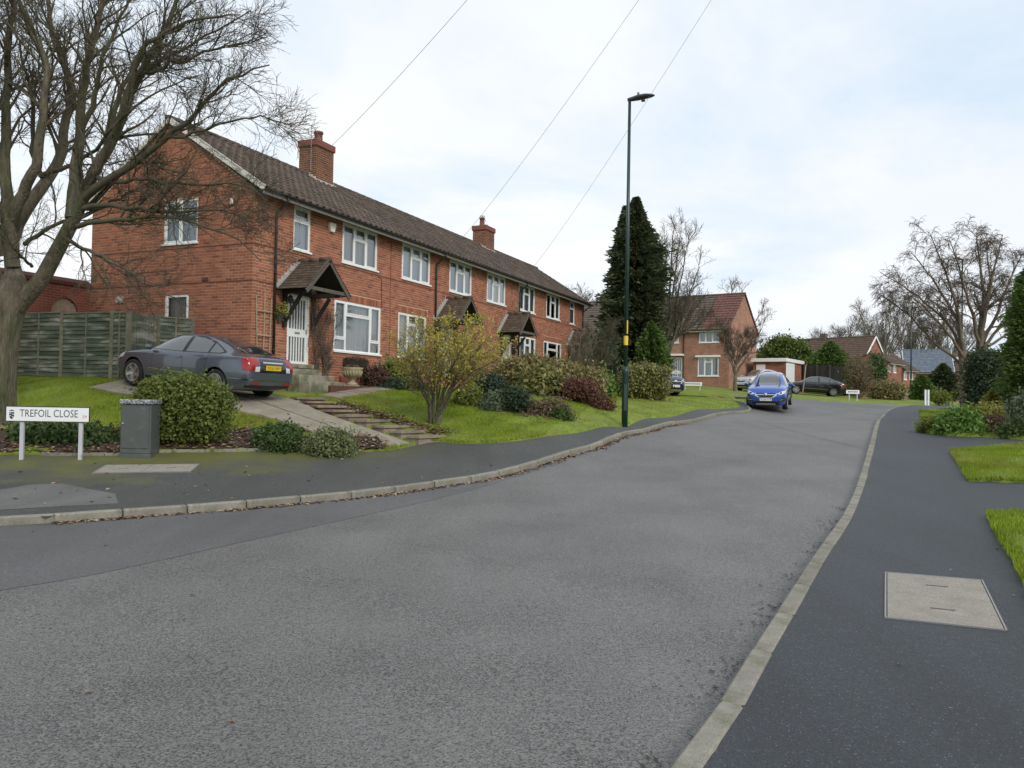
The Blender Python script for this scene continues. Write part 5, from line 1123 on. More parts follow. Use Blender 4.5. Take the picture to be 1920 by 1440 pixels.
# conifers and trees beyond the terrace
def conifer(name, label, base, w, h, mt, n, leaf, cat='tree', group=None, amp=.2, asp=2.8, tops=1, zmin=0.0):
    root = thing(name, label, cat, group, base); V_ = []; F_ = []; b = 0
    for k in range(tops):
        ox, oy, hh, ww = (0, 0, h, w) if k == 0 else (w * rng.uniform(-.22, .22), w * .15, h * rng.uniform(.90, .97), w * .6)
        m_ = n if k == 0 else n // 4
        t = rng.uniform(0, 1, m_) ** 1.05; prof = np.interp(t, [0, .06, .3, .55, .75, .9, 1.0], [.85, 1.0, .98, .90, .68, .36, .05]) * ww / 2
        th = rng.uniform(0, 6.283, m_); tiers = 1 + .10 * np.sin(t * hh * 5.0 + 2 * np.sin(th * 2)); Ud = np.stack([np.cos(th), np.sin(th), t * hh / ww], 1)
        rr = prof * tiers * lump(Ud * np.array([1.2, 1.2, 1.6]), amp, rng.integers(9999), 2.0) * (1 - .6 * rng.uniform(0, 1, m_) ** 2) * (1 + .16 * rng.normal(0, 1, m_) * (t > .05))
        C = np.stack([ox + rr * np.cos(th), oy + rr * np.sin(th), zmin + t * (hh - zmin)], 1); kp = lump(Ud * np.array([1.5, 1.5, 2.2]), 1.0, rng.integers(9999), 3.2) > (.58 if amp > .3 else .2); C = C[kp]; th = th[kp]
        N_ = len(C); out = np.stack([np.cos(th), np.sin(th), np.full(N_, .35)], 1); x = unit(out + rng.normal(0, .35, (N_, 3)) + np.array([0, 0, -.1])); a = unit(rng.normal(size=(N_, 3))); y = unit(np.cross(x, a)); s = leaf * rng.uniform(.6, 1.4, (N_, 1))
        V = np.stack([C - x * s * asp * .5, C + y * s * .5, C + x * s * asp * .5 - np.array([0, 0, 1]) * s * .35, C - y * s * .5], 1).reshape(-1, 3); V_.append(V); F_.append(np.arange(N_ * 4).reshape(N_, 4) + b); b += N_ * 4
    link('crown', np_mesh('foliage', np.concatenate(V_), np.concatenate(F_), mt), root)
    q = MB(); q.tube([(0, 0, -.2), (0, 0, h * .5), (0, 0, h * .93)], [w * .06, w * .04, .02], 7); q.build('trunk', m_bark, root, True)
    return root
conifer('conifer_tree', 'tall dark conifer behind the lamp column beyond the terrace', gz(1188, 45), 3.1, 11.1, lm_con, 70000, .10, tops=4, amp=.36, asp=3.0)
conifer('conifer_bush', 'lower dense green conifer at the right foot of the tall conifer', gz(1220, 43), 1.8, 4.0, lm_con_l, 14000, .085, amp=.22)
shrub('laurel_bush', 'dark spreading evergreen behind the farthest porch', gz(1118, 41), (2.2, 1.8, 2.9), lm_dark, 12000, .085, 'ell', .25, 1.8, 6)
bare_tree('bare_bush', 'dark leafless bush beside the end wall of the terrace', gz(1122, 38), 3.2, 1.3, .07, m_twig, m_twig, 9, .12, (9, 6, 4), .3, (.26, .15, .08), .006)
bare_tree('bare_bush', 'leafless pale-stemmed sapling in front of the farthest porch', gz(1085, 31), 2.6, .75, .04, m_bark_pale, m_twig_y, 5, .15, (7, 5, 3), .3, (.25, .14, .08), .004)
b0 = gz(1250, 53); tip = []
for (u, v, dy) in ((1262, 432, 0), (1290, 455, .8), (1312, 500, -.5), (1240, 470, .5), (1318, 560, .4), (1215, 520, -.6), (1275, 440, -1), (1300, 540, 1), (1205, 600, .3), (1325, 610, -.4), (1195, 640, .2)):
    e_ = at(u, v, 53 + dy); s_ = Vector((b0.x, b0.y, b0.z + rng.uniform(1.6, 3.2))); tip.append(([s_, s_.lerp(e_, .35) + Vector((0, 0, .3)), s_.lerp(e_, .7) + Vector((0, 0, .2)), e_], .10, .02))
gp, gr = guides_np(tip, 12); tp = np.array([[b0 + Vector((0, 0, -.2 + 3.2 * t)) for t in np.linspace(0, 1, 10)]]); tr_ = np.linspace(.19, .13, 10)[None]
bare_tree('bare_tree', 'spreading leafless tree in front of the far brick house', b0, 9.0, 2.5, .18, m_bark, m_twig, lev=(9, 7, 5), lens=(.24, .12, .06), rmin=.010, guides=((tp, tr_), (gp, gr)), upb=.3)
bare_tree('small_bare_tree', 'small leafless garden tree with pale trunk before the far brick house', gz(1379, 53.5), 4.6, 1.75, .15, m_bark_pale, m_twig_r, 7, .30, (8, 7, 5), .12, (.26, .14, .07), .010)
bare_tree('bare_tree', 'leafless tree rising behind the gable of the far brick house', gz(1378, 78), 10.2, 3.4, .2, m_twig, m_twig_r, 8, .25, (8, 6, 4), .35, (.2, .1, .05), .014)
shrub('laurel_bush', 'big yellow-green laurel behind the flat-roofed garage', gz(1468, 70), (5.0, 3.0, 4.9), lm_laurel, 20000, .13, 'ell', .15, 1.9, 6)
conifer('clipped_conifer', 'broad pointed green conifer behind the dark board fence', gz(1556, 66), 3.2, 4.4, lm_con_l, 16000, .10, amp=.12)
shrub('twiggy_shrub', 'tall brown twiggy shrub beside the small far street sign', gz(1612, 55.5), (2.1, 1.8, 3.0), lm_brown, 2500, .07, 'ell', .25, 2.0, 14, m_twig_y, twigs=14)
shrub('garden_hedge', 'olive garden hedge in front of the far brick houses', gz(1665, 57), (2.2, 1.4, 1.2), lm_rhodo, 5000, .09, 'box', .15, 1.8, 4)
shrub('ivy_bush', 'dark ivy-covered bush against the wall of the far gabled house', gz(1642, 62), (1.5, 1.4, 3.4), lm_mid, 4000, .12, 'ell', .25, 1.6, 4)
conifer('clipped_conifer', 'small clipped conifer right of the far lamp column', gz(1728, 61), 1.5, 1.95, lm_con_l, 4500, .10, amp=.1)
conifer('conifer_bush', 'dark upright conifer in front of the blue-grey roofed house', gz(1768, 62), 1.9, 2.9, lm_con, 5000, .12, amp=.2)
shrub('garden_hedge', 'pale low shrub right of the two white marker posts', gz(1762, 55), (1.4, 1.0, .8), lm_yg, 1800, .08, 'ell', .25, 2, 4)
# right-hand side
shrub('garden_hedge', 'tall dark evergreen hedge at the right beyond the lawn', gz(1858, 33), (1.7, 1.5, 2.55), lm_dark, 16000, .07, 'box', .10, 1.6, 6)
conifer('tall_conifer', 'tall narrow green conifer at the right edge of the picture', gz(1944, 26), 1.65, 5.5, lm_con_l, 60000, .042, amp=.16, asp=3.4, zmin=.55)
shrub('juniper', 'bright green spreading juniper at the edge of the right-hand pavement', G(1803, 812, .13), (1.15, 1.0, .58), lm_bright, 7000, .05, 'dome', .2, 2.4, 4)
shrub('juniper', 'olive low juniper spilling over the tarmac left of the bright green one', G(1758, 808, .13), (.95, .8, .34), lm_yg, 4500, .045, 'dome', .25, 2.4, 3)
shrub('juniper', 'golden juniper behind the bright green one', G(1848, 797, .13), (1.2, 1.0, .62), lm_gold, 5500, .05, 'dome', .22, 2.4, 3)
conifer('dwarf_conifer', 'tiny pointed golden conifer before the dark hedge', G(1861, 785, .13), .55, 1.05, lm_gold, 3000, .045, 'shrub', amp=.2)
shrub('heather', 'brown dormant heather mound between the junipers', G(1866, 812, .13), (.95, .8, .46), lm_red, 6500, .03, 'dome', .14, 2.0, 6, m_twig_r, twigs=10)
shrub('border_shrub', 'green edging shrub at the far right of the border', G(1912, 818, .13), (.9, .7, .36), lm_mid, 4000, .05, 'dome', .2, 1.8, 3)
shrub('border_shrub', 'grey-green wispy shrub under the tall conifer', gz(1925, 22.5), (1.0, .8, 1.0), lm_grey, 2500, .05, 'ell', .25, 2.0, 5)
# weeping leafless tree by the far corner
wb = gz(1812, 37); gg = []
for (a, b_, c, dy, r0) in (((1806, 660), (1770, 600), (1650, 510), 0, .11), ((1806, 660), (1790, 590), (1705, 470), .8, .16), ((1806, 665), (1795, 580), (1745, 440), -.6, .15), ((1835, 650), (1845, 560), (1830, 435), .3, .18), ((1838, 650), (1850, 570), (1880, 440), -.3, .17), ((1840, 650), (1865, 600), (1920, 470), .5, .15), ((1836, 640), (1815, 560), (1780, 450), -.8, .13), ((1806, 690), (1750, 640), (1660, 560), .6, .12), ((1845, 650), (1890, 600), (1960, 520), -.5, .13), ((1806, 670), (1765, 610), (1690, 545), -.9, .11), ((1840, 660), (1905, 620), (1990, 580), .4, .1), ((1838, 640), (1855, 540), (1850, 450), .9, .13)):
    gg.append(([at(*a, 37 + dy * .1), at((a[0] + b_[0]) / 2, (a[1] + b_[1]) / 2 - 4, 37 + dy * .5), at(*b_, 37 + dy), at((b_[0] + c[0]) / 2, (b_[1] + c[1]) / 2 - 8, 37 + dy * 1.6), at(*c, 37 + dy * 2.2)], r0 * .68, .015))
gp, gr = guides_np(gg, 14)
t1 = resample(catmull([wb - Vector((0, 0, .2)), at(1808, 720, 37), at(1805, 665, 37), at(1800, 640, 37)], 5), 10); t2 = resample(catmull([gz(1834, 37.3) - Vector((0, 0, .2)), at(1836, 720, 37.2), at(1838, 660, 37.2), at(1840, 620, 37.2)], 5), 10)
bare_tree('weeping_tree', 'twin-trunked leafless weeping tree at the right', wb, 8.4, 3, .2, m_bark_pale, m_twig_r, lev=(14, 8, 6), lens=(.16, .085, .05), rmin=.0085, droop=.2, guides=((np.array([t1, t2]), np.stack([np.linspace(.25, .18, 10), np.linspace(.24, .19, 10)])), (gp, gr)), upb=.12, ang=.6)
m_twig_far = mat('twig_far', (.13, .11, .085), .9)
# far trees over the roofs
for i, (u, Y, h, s_, lb) in enumerate(((1572, 150, 17, 6, 'leafless tree over the far roof beside the chimney'), (1652, 140, 19.5, 6.5, 'tallest leafless tree behind the far gabled house'), (1692, 150, 17.5, 6, 'leafless tree left of the far lamp column'), (1738, 145, 18, 7, 'leafless tree above the blue-grey roof'), (1785, 150, 17, 6, 'leafless tree behind the weeping tree'), (1108, 75, 9.5, 3, 'thin leafless tree behind the end of the terrace'))):
    bare_tree('distant_tree', lb, gz(u, Y), h, s_, .32 if i < 5 else .15, m_twig_far, m_twig_far, 10, .28, (9, 7, 5), .35, (.2, .1, .05), .019 if i < 5 else .012, group='bare trees on the skyline')
# ------------------------------------------------------------------ drive, steps, beds
def ground_quad_slab(name, P4, thick, mt, parent, lift=.0, gap=.0):
    c = sum(P4, Vector()) / 4; mb = MB(); top = [p + (c - p).normalized() * gap + Vector((0, 0, lift)) for p in P4]; bot = [p - Vector((0, 0, thick)) for p in top]
    mb.add(top + bot, [(0, 1, 2, 3), (0, 4, 5, 1), (1, 5, 6, 2), (2, 6, 7, 3), (3, 7, 4, 0)]); return mb.build(name, mt, parent)
def gp3(x, y, off=.17): return Vector((x, y, H(x, y) + off))
def hd(x, y): return H(x, y)
drive = empty('driveway'); drive['kind'] = 'structure'
offs = [.105, .15, .165, .17, .17, .17, .17, .17, .17]
for i in range(8):
    for a, b in ((0, .485), (.515, 1)):
        def P(k, t): q = dlp[k] * (1 - t) + drp[k] * t; return Vector((q[0], q[1], H(q[0], q[1]) + offs[k]))
        ground_quad_slab('drive_slab', [P(i, a), P(i, b), P(i + 1, b), P(i + 1, a)], .16, m_concrete, drive, 0, .012)
steps = empty('garden_steps'); tag(steps, 'row of low slab steps climbing beside the concrete driveway', 'steps')
S0 = G(800, 831, .12); nS = 9; S1 = Vector((-5.0, 20.75, 0))
dirv = (S1.to_2d() - S0.to_2d()); drs = resample(catmull(dr[:4], 8), 40)
for k in range(nS):
    t = (k + .2) / nS; i_ = t * (len(drs) - 1); j_ = min(int(i_), len(drs) - 2); f = Vector(drs[j_ + 1] - drs[j_]).normalized(); sd_ = Vector((f.y, -f.x)); c = Vector(drs[j_] * (1 - i_ + j_) + drs[j_ + 1] * (i_ - j_)) + sd_ * .44
    hw = .40; tr0 = .40; z = H(c.x, c.y) + .17 + .045
    q = [c - sd_ * hw - f * tr0 / 2, c + sd_ * hw - f * tr0 / 2, c + sd_ * hw + f * tr0 / 2, c - sd_ * hw + f * tr0 / 2]
    s_ = MB(); s_.add([(p.x, p.y, z) for p in q] + [(p.x, p.y, z - .05) for p in q], [(0, 1, 2, 3), (0, 4, 5, 1), (1, 5, 6, 2), (2, 6, 7, 3), (3, 7, 4, 0), (4, 7, 6, 5)]); o = s_.build('tread', m_slab, steps)
    b_ = MB(); g0 = .05; b_.add([(p.x, p.y, z - .055) for p in [c - sd_ * (hw - .03) - f * (tr0 / 2 - .04), c + sd_ * (hw - .03) - f * (tr0 / 2 - .04), c + sd_ * (hw - .03) + f * tr0 / 2, c - sd_ * (hw - .03) + f * tr0 / 2]] + [(p.x, p.y, z - .4) for p in [c - sd_ * (hw - .03) - f * (tr0 / 2 - .04), c + sd_ * (hw - .03) - f * (tr0 / 2 - .04), c + sd_ * (hw - .03) + f * tr0 / 2, c - sd_ * (hw - .03) + f * tr0 / 2]], [(0, 4, 5, 1), (1, 5, 6, 2), (3, 7, 4, 0)]); b_.build('riser', m_brick_dark if k > 4 else m_slab, steps)
ld = empty('landing_path'); ld['kind'] = 'structure'
for k in range(4):
    a = T(.75 + k * .72, -1.55); 
    P4 = [T(.75 + k * .72, -1.6), T(.75 + k * .72, -2.3), T(1.45 + k * .72, -2.3), T(1.45 + k * .72, -1.6)]
    ground_quad_slab('paving_slab', [Vector((p.x, p.y, H(p.x, p.y) + .19)) for p in P4], .12, m_slab, ld, 0, .006)
def bed(name, A, B, n, rows, lift):
    A = resample(A, n); B = resample(B, n); t = np.linspace(0, 1, rows)[:, None, None]; P = A[None] * (1 - t) + B[None] * t
    edge = np.minimum(np.linspace(0, 1, rows), np.linspace(1, 0, rows))[:, None] * 2
    z = Hn(P[..., 0], P[..., 1]) + .155 + lift * np.clip(edge * 2, 0, 1) + rng.normal(0, .012, P.shape[:2]); V = np.concatenate([P[..., :2], z[..., None]], -1).reshape(-1, 3); ii = np.arange(rows * n).reshape(rows, n)
    me = np_mesh(name, V, np.stack([ii[:-1, :-1], ii[:-1, 1:], ii[1:, 1:], ii[1:, :-1]], -1).reshape(-1, 4), m_soil, True)
    if me.polygons[0].normal.z < 0: me.flip_normals()
    o = link(name, me, None, 'structure'); return V
bedA = bed('soil_bed_by_pavement', [p + Vector((0, .06)) for p in BLs[14:64]], [p + Vector((-.3, 1.55 - .012 * i)) for i, p in enumerate(BLs[14:64])], 70, 9, .03)
bedB = bed('soil_bed_on_lawn', G2([(865, 745), (905, 762), (955, 778), (1010, 787), (1075, 789)], .15), G2([(900, 728), (950, 742), (1000, 752), (1045, 760), (1078, 780)], .15), 40, 8, .03)
bedC = bed('soil_bed_by_steps', [Vector(p) for p in inset(drs, -.84)][1:-8], [Vector(p) for p in inset(drs, -1.25)][1:-8], 40, 4, .01)
bedD = bed('soil_bed_right', G2([(1752, 808), (1790, 813), (1850, 815), (1925, 820), (2050, 820)], .15), G2([(1800, 788), (1840, 783), (1925, 780), (1990, 779), (2050, 777)], .15), 40, 8, .03)
bedE = bed('soil_bed_front', [T(4.4, -1.45).to_2d(), T(10, -1.5).to_2d()], [T(4.4, -.65).to_2d(), T(10, -.3).to_2d()], 40, 5, .02)
# edging stones along the beds
eg = empty('bed_edging'); eg['kind'] = 'structure'
Lb = resample(BLs[22:62], 400); dd = np.r_[0, np.cumsum(np.linalg.norm(np.diff(Lb, axis=0), axis=1))]; s0 = 0; em = None
while s0 + .6 < dd[-1]:
    p = np.array([np.interp(s0, dd, Lb[:, j]) for j in (0, 1)]); q_ = np.array([np.interp(s0 + .6, dd, Lb[:, j]) for j in (0, 1)])
    if em is None: e_ = MB(); e_.bbox(-.295, .295, -.025, .025, -.15, .03, .008); em = e_.mesh('edging_stone', m_kerb)
    za, zb = H(*p) + .12, H(*q_) + .12; t = Vector((q_[0] - p[0], q_[1] - p[1], zb - za)).normalized(); yv = Vector((-t.y, t.x, 0)).normalized(); Mx = Matrix((t, yv, t.cross(yv))).transposed().to_4x4(); Mx.translation = Vector(((p[0] + q_[0]) / 2, (p[1] + q_[1]) / 2 + .05, (za + zb) / 2 + random.uniform(-.01, .006)))
    if random.random() < .85 : o = link('edging_stone', em, eg); o.matrix_local = Mx
    s0 += .6

# ------------------------------------------------------------------ street furniture
def name_plate(name, label, base_l, base_r, plate_h, z_low, z_high, text, ov=.13, facing=None, leg=.035):
    a, b = base_l, base_r; d = (b - a); d.z = 0; Lp = d.length; x = d.normalized(); y = Vector((-x.y, x.x, 0)); root = thing(name, label, 'street sign', None, a)
    M = Matrix((x, y, Vector((0, 0, 1)))).transposed().to_4x4(); M.translation = a; root.matrix_world = M
    zo = a.z
    for k, xx in enumerate((0, Lp)):
        q = MB(); q.bbox(xx - leg, xx + leg, .012, .012 + leg * 1.6, -.25 + (b.z - a.z if k else 0), z_high - .01, .004); q.build('leg', m_postw, root)
    q = MB(); q.bbox(-ov * 2.1, Lp + ov * 1.25, -.012, .01, z_low, z_high, .006); pl_ = q.build('plate', m_signw, root)
    q = MB(); bw = .012
    X0, X1 = -ov * 2.1, Lp + ov * 1.25
    for r in ((X0 - .002, X1 + .002, z_high - bw, z_high + .004), (X0 - .002, X1 + .002, z_low - .004, z_low + .004), (X1 - .004, X1 + .006, z_low, z_high), (X0 - .006, X0 + .002, z_low, z_high)): q.box(r[0], r[1], -.0135, .012, r[2], r[3])
    q.build('border', m_signk, pl_)
    return root, X0, X1, pl_
sa, sb = G(38, 862, .115), G(154, 859, .115); sb = Vector((sb.x, sa.y + .05, H(sb.x, sa.y + .05) + .115))
root, X0, X1, plt = name_plate('street_name_sign', 'white street name plate reading TREFOIL CLOSE on two grey legs', sa, sb, .25, .70, .975, None)
def put_text(txt, size, parent, x, z, mt, sx=1.0, y=-.0135):
    me = text_mesh(txt, size); me.materials.append(mt); o = link('lettering', me, parent); o.matrix_local = Matrix.Translation((x, y, z)) @ Matrix.Rotation(math.pi / 2, 4, 'X') @ Matrix.Diagonal((sx, 1, 1, 1)); return o
wS = X1 - X0
t_ = put_text('TREFOIL CLOSE', .195, plt, X0 + wS * .515, .842, m_signk); 
wid = max(v.co.x for v in t_.data.vertices) - min(v.co.x for v in t_.data.vertices); sc_ = wS * .70 / wid; t_.matrix_local = Matrix.Translation((X0 + wS * .515, -.0135, .842)) @ Matrix.Rotation(math.pi / 2, 4, 'X') @ Matrix.Diagonal((sc_, 1, 1, 1))
put_text('29', .075, plt, X0 + wS * .945, .795, m_signr, 1.15)
cr = MB(); cx0 = X0 + wS * .068; cr.add([(cx0 + dx_ * .055, -.0137, .80 + dz_ * .065) for dx_, dz_ in ((-.8, 1), (.8, 1), (.8, -.1), (.45, -.75), (0, -1), (-.45, -.75), (-.8, -.1))], [tuple(range(7))])
for dx_, dz_ in ((-.35, .55), (.4, .1), (-.4, -.35)): pass
cr.build('crest_shield', m_signk, plt)
cr = MB()
for xa, xb, za, zb in ((-.036, -.008, .838, .852), (.008, .036, .818, .832), (-.036, -.01, .79, .804), (.006, .026, .77, .784)): cr.quad((cx0 + xa, -.0142, za), (cx0 + xb, -.0142, za), (cx0 + xb, -.0142, zb), (cx0 + xa, -.0142, zb))
cr.build('crest_quarter', m_signw, plt)
cr = MB(); cr.add([(cx0 - .05, -.0137, .885), (cx0 + .05, -.0137, .885), (cx0 + .035, -.0137, .905), (cx0 + .02, -.0137, .895), (cx0, -.0137, .918), (cx0 - .02, -.0137, .895), (cx0 - .035, -.0137, .905)], [tuple(range(7))]); cr.build('crest_crown', m_signk, plt)

cbp = G(255, 857, .11); cab = thing('street_cabinet', 'dark grey-green roadside cabinet with scuffed lid beside the hedge bush', 'cabinet', None, cbp); cab.rotation_euler = (0, 0, rad(-2))
cab.location = cbp - Vector((0, -.15, 0))
q = MB(); q.bbox(-.30, .30, -.2, .2, -.05, .06, .008); q.build('plinth', m_cab, cab)
q = MB(); q.bbox(-.29, .29, -.19, .19, .06, .98, .012); q.build('body', m_cab, cab)
q = MB(); q.bbox(-.26, .26, -.206, -.192, .16, .95, .005); dr_ = q.build('door', m_cab, cab)
q = MB(); q.lathe([(.0, 0), (.016, 0), (.016, .02), (.0, .022)], 10, Matrix.Translation((-.225, -.206, .62)) @ Matrix.Rotation(math.pi / 2, 4, 'X')); q.build('lock', m_chrome, dr_)
q = MB(); q.bbox(-.312, .312, -.225, .215, .985, 1.075, .015); q.build('lid', m_cabtop, cab)

def lamp_column(base, h, label, arm=.72, detail=True, heading=(1, -.25), s=1.0):
    root = thing('street_lamp', label, 'street lamp', 'street lamps', base)
    q = MB(); q.lathe([(.088 * s, -.1), (.088 * s, 1.50), (.094 * s, 1.52), (.094 * s, 1.58), (.062 * s, 1.70)], 16); q.build('base', m_green_post, root, True)
    q = MB(); q.lathe([(.060 * s, 1.66), (.042 * s, h)], 14); q.build('shaft', m_green_post, root, True)
    if detail:
        q = MB(); q.lathe([(.0635, 2.30), (.0635, 2.56)], 14); q.build('number_band', m_yellow, root)
        q = MB(); q.bbox(.012, .045, -.064, -.056, 2.62, 3.0, .003); q.build('tag_strip', m_yellow, root)
        q = MB(); q.bbox(-.045, .045, -.094, -.086, .45, 1.2, .003); q.build('access_door', m_green_post, root)
    hx = Vector((heading[0], heading[1], 0)).normalized(); hy = Vector((-hx.y, hx.x, 0)); M = Matrix((hx, hy, Vector((0, 0, 1)))).transposed().to_4x4(); M.translation = Vector((0, 0, h))
    q = MB(); prof = [(-.06, .045, -.04, .045), (.05, .07, -.05, .075), (.22, .13, -.03, .115), (.42, .15, .0, .13), (.58, .12, .03, .115), (.68, .05, .065, .085)]; N_ = 12; vs = []
    for xx, wy, zl, zh in prof:
        for k in range(N_): a = 2 * math.pi * k / N_; vs.append(M @ Vector((xx * arm / .7, wy * math.cos(a), (zl + zh) / 2 + (zh - zl) / 2 * math.sin(a))))
    q.add(vs, [(i * N_ + k, i * N_ + (k + 1) % N_, (i + 1) * N_ + (k + 1) % N_, (i + 1) * N_ + k) for i in range(len(prof) - 1) for k in range(N_)] + [tuple(range(N_)), tuple((len(prof) - 1) * N_ + k for k in range(N_))]); q.build('lantern_head', m_head, root, True)
    q = MB(); q.lathe([(.06, -.07), (.05, -.03), (.05, .03)], 10, M @ Matrix.Translation((.38, 0, 0))); q.build('lens', m_head, root, True)
    q = MB(); q.lathe([(.012, .1), (.035, .12), (.03, .19), (.0, .2)], 8, M @ Matrix.Translation((.24, 0, 0))); q.build('photocell', m_head, root)
    return root
lp = G(1171, 800, .1); lamp_column(lp, at(1183, 187, lp.y).z - lp.z, 'tall dark green lamp column with yellow band by the front lawn')
p = gz(1708, 76, .05); lamp_column(p, at(1708, 578, 76).z - p.z, 'far dark lamp column in front of the distant brick houses', detail=False, s=1.15)
p = gz(1803, 52, .05); lamp_column(p, at(1803, 487, 52).z - p.z, 'lamp column half hidden behind the weeping tree', detail=False, heading=(-1, -.2))

def small_sign(ul, ur, v, Y, h, z0, label):
    a, b = gz(ul, Y, .05), gz(ur, Y, .05); a.z = at(ul, v, Y).z; b.z = a.z
    r_, x0, x1, pl_ = name_plate('street_name_sign', label, a, b, h, z0, z0 + h, None, ov=.10, leg=.03)
    q = MB(); x = x0 + .12
    while x < x1 - .14: w_ = random.uniform(.03, .07); q.quad((x, -.0137, z0 + h * .36), (x + w_, -.0137, z0 + h * .36), (x + w_, -.0137, z0 + h * .66), (x, -.0137, z0 + h * .66)); x += w_ + .025
    q.build('lettering', m_signk, pl_); return r_
small_sign(1285, 1313, 735, 50.5, .24, .40, 'small white street name plate on the lawn before the far brick house')
small_sign(1593, 1608, 751, 50, .25, .42, 'small white street sign in front of the twiggy shrub')
for u, lb in ((1735.5, 'left one of the two thin white marker posts at the far corner'), (1741, 'right one of the two thin white marker posts at the far corner')):
    p = gz(u, 50, .05); p.z = at(u, 761, 50).z; q = MB(); q.bbox(p.x - .05, p.x + .05, p.y - .05, p.y + .05, p.z - .3, p.z + 1.0, .01); tag(q.build('marker_post', m_signw, None), lb, 'post', 'white marker posts')
# overhead wires
WP = Vector((4.3, 3.6, 9.2))
for (u, v, x_, y_, z_, lb) in ((618, 255, 6.7, 3.0, 10.2, 'thin overhead wire running up from the near chimney'), (880, 420, 17.5, 3.0, 9.3, 'thin overhead wire in the middle rising from the terrace ridge'), (1005, 490, 26.4, 3.0, 9.3, 'thin overhead wire rising from the far end of the terrace ridge')):
    a = T(x_, y_, z_); q = MB(); pts = []
    for k in range(25): t = k / 24; p = a.lerp(WP, t); p.z -= .35 * 4 * t * (1 - t); pts.append(p)
    q.tube(pts, [.0075 * max(.35, 1 - .8 * k / 24) for k in range(25)], 5); tag(q.build('overhead_wire', m_wire, None), lb, 'wire', 'overhead wires')

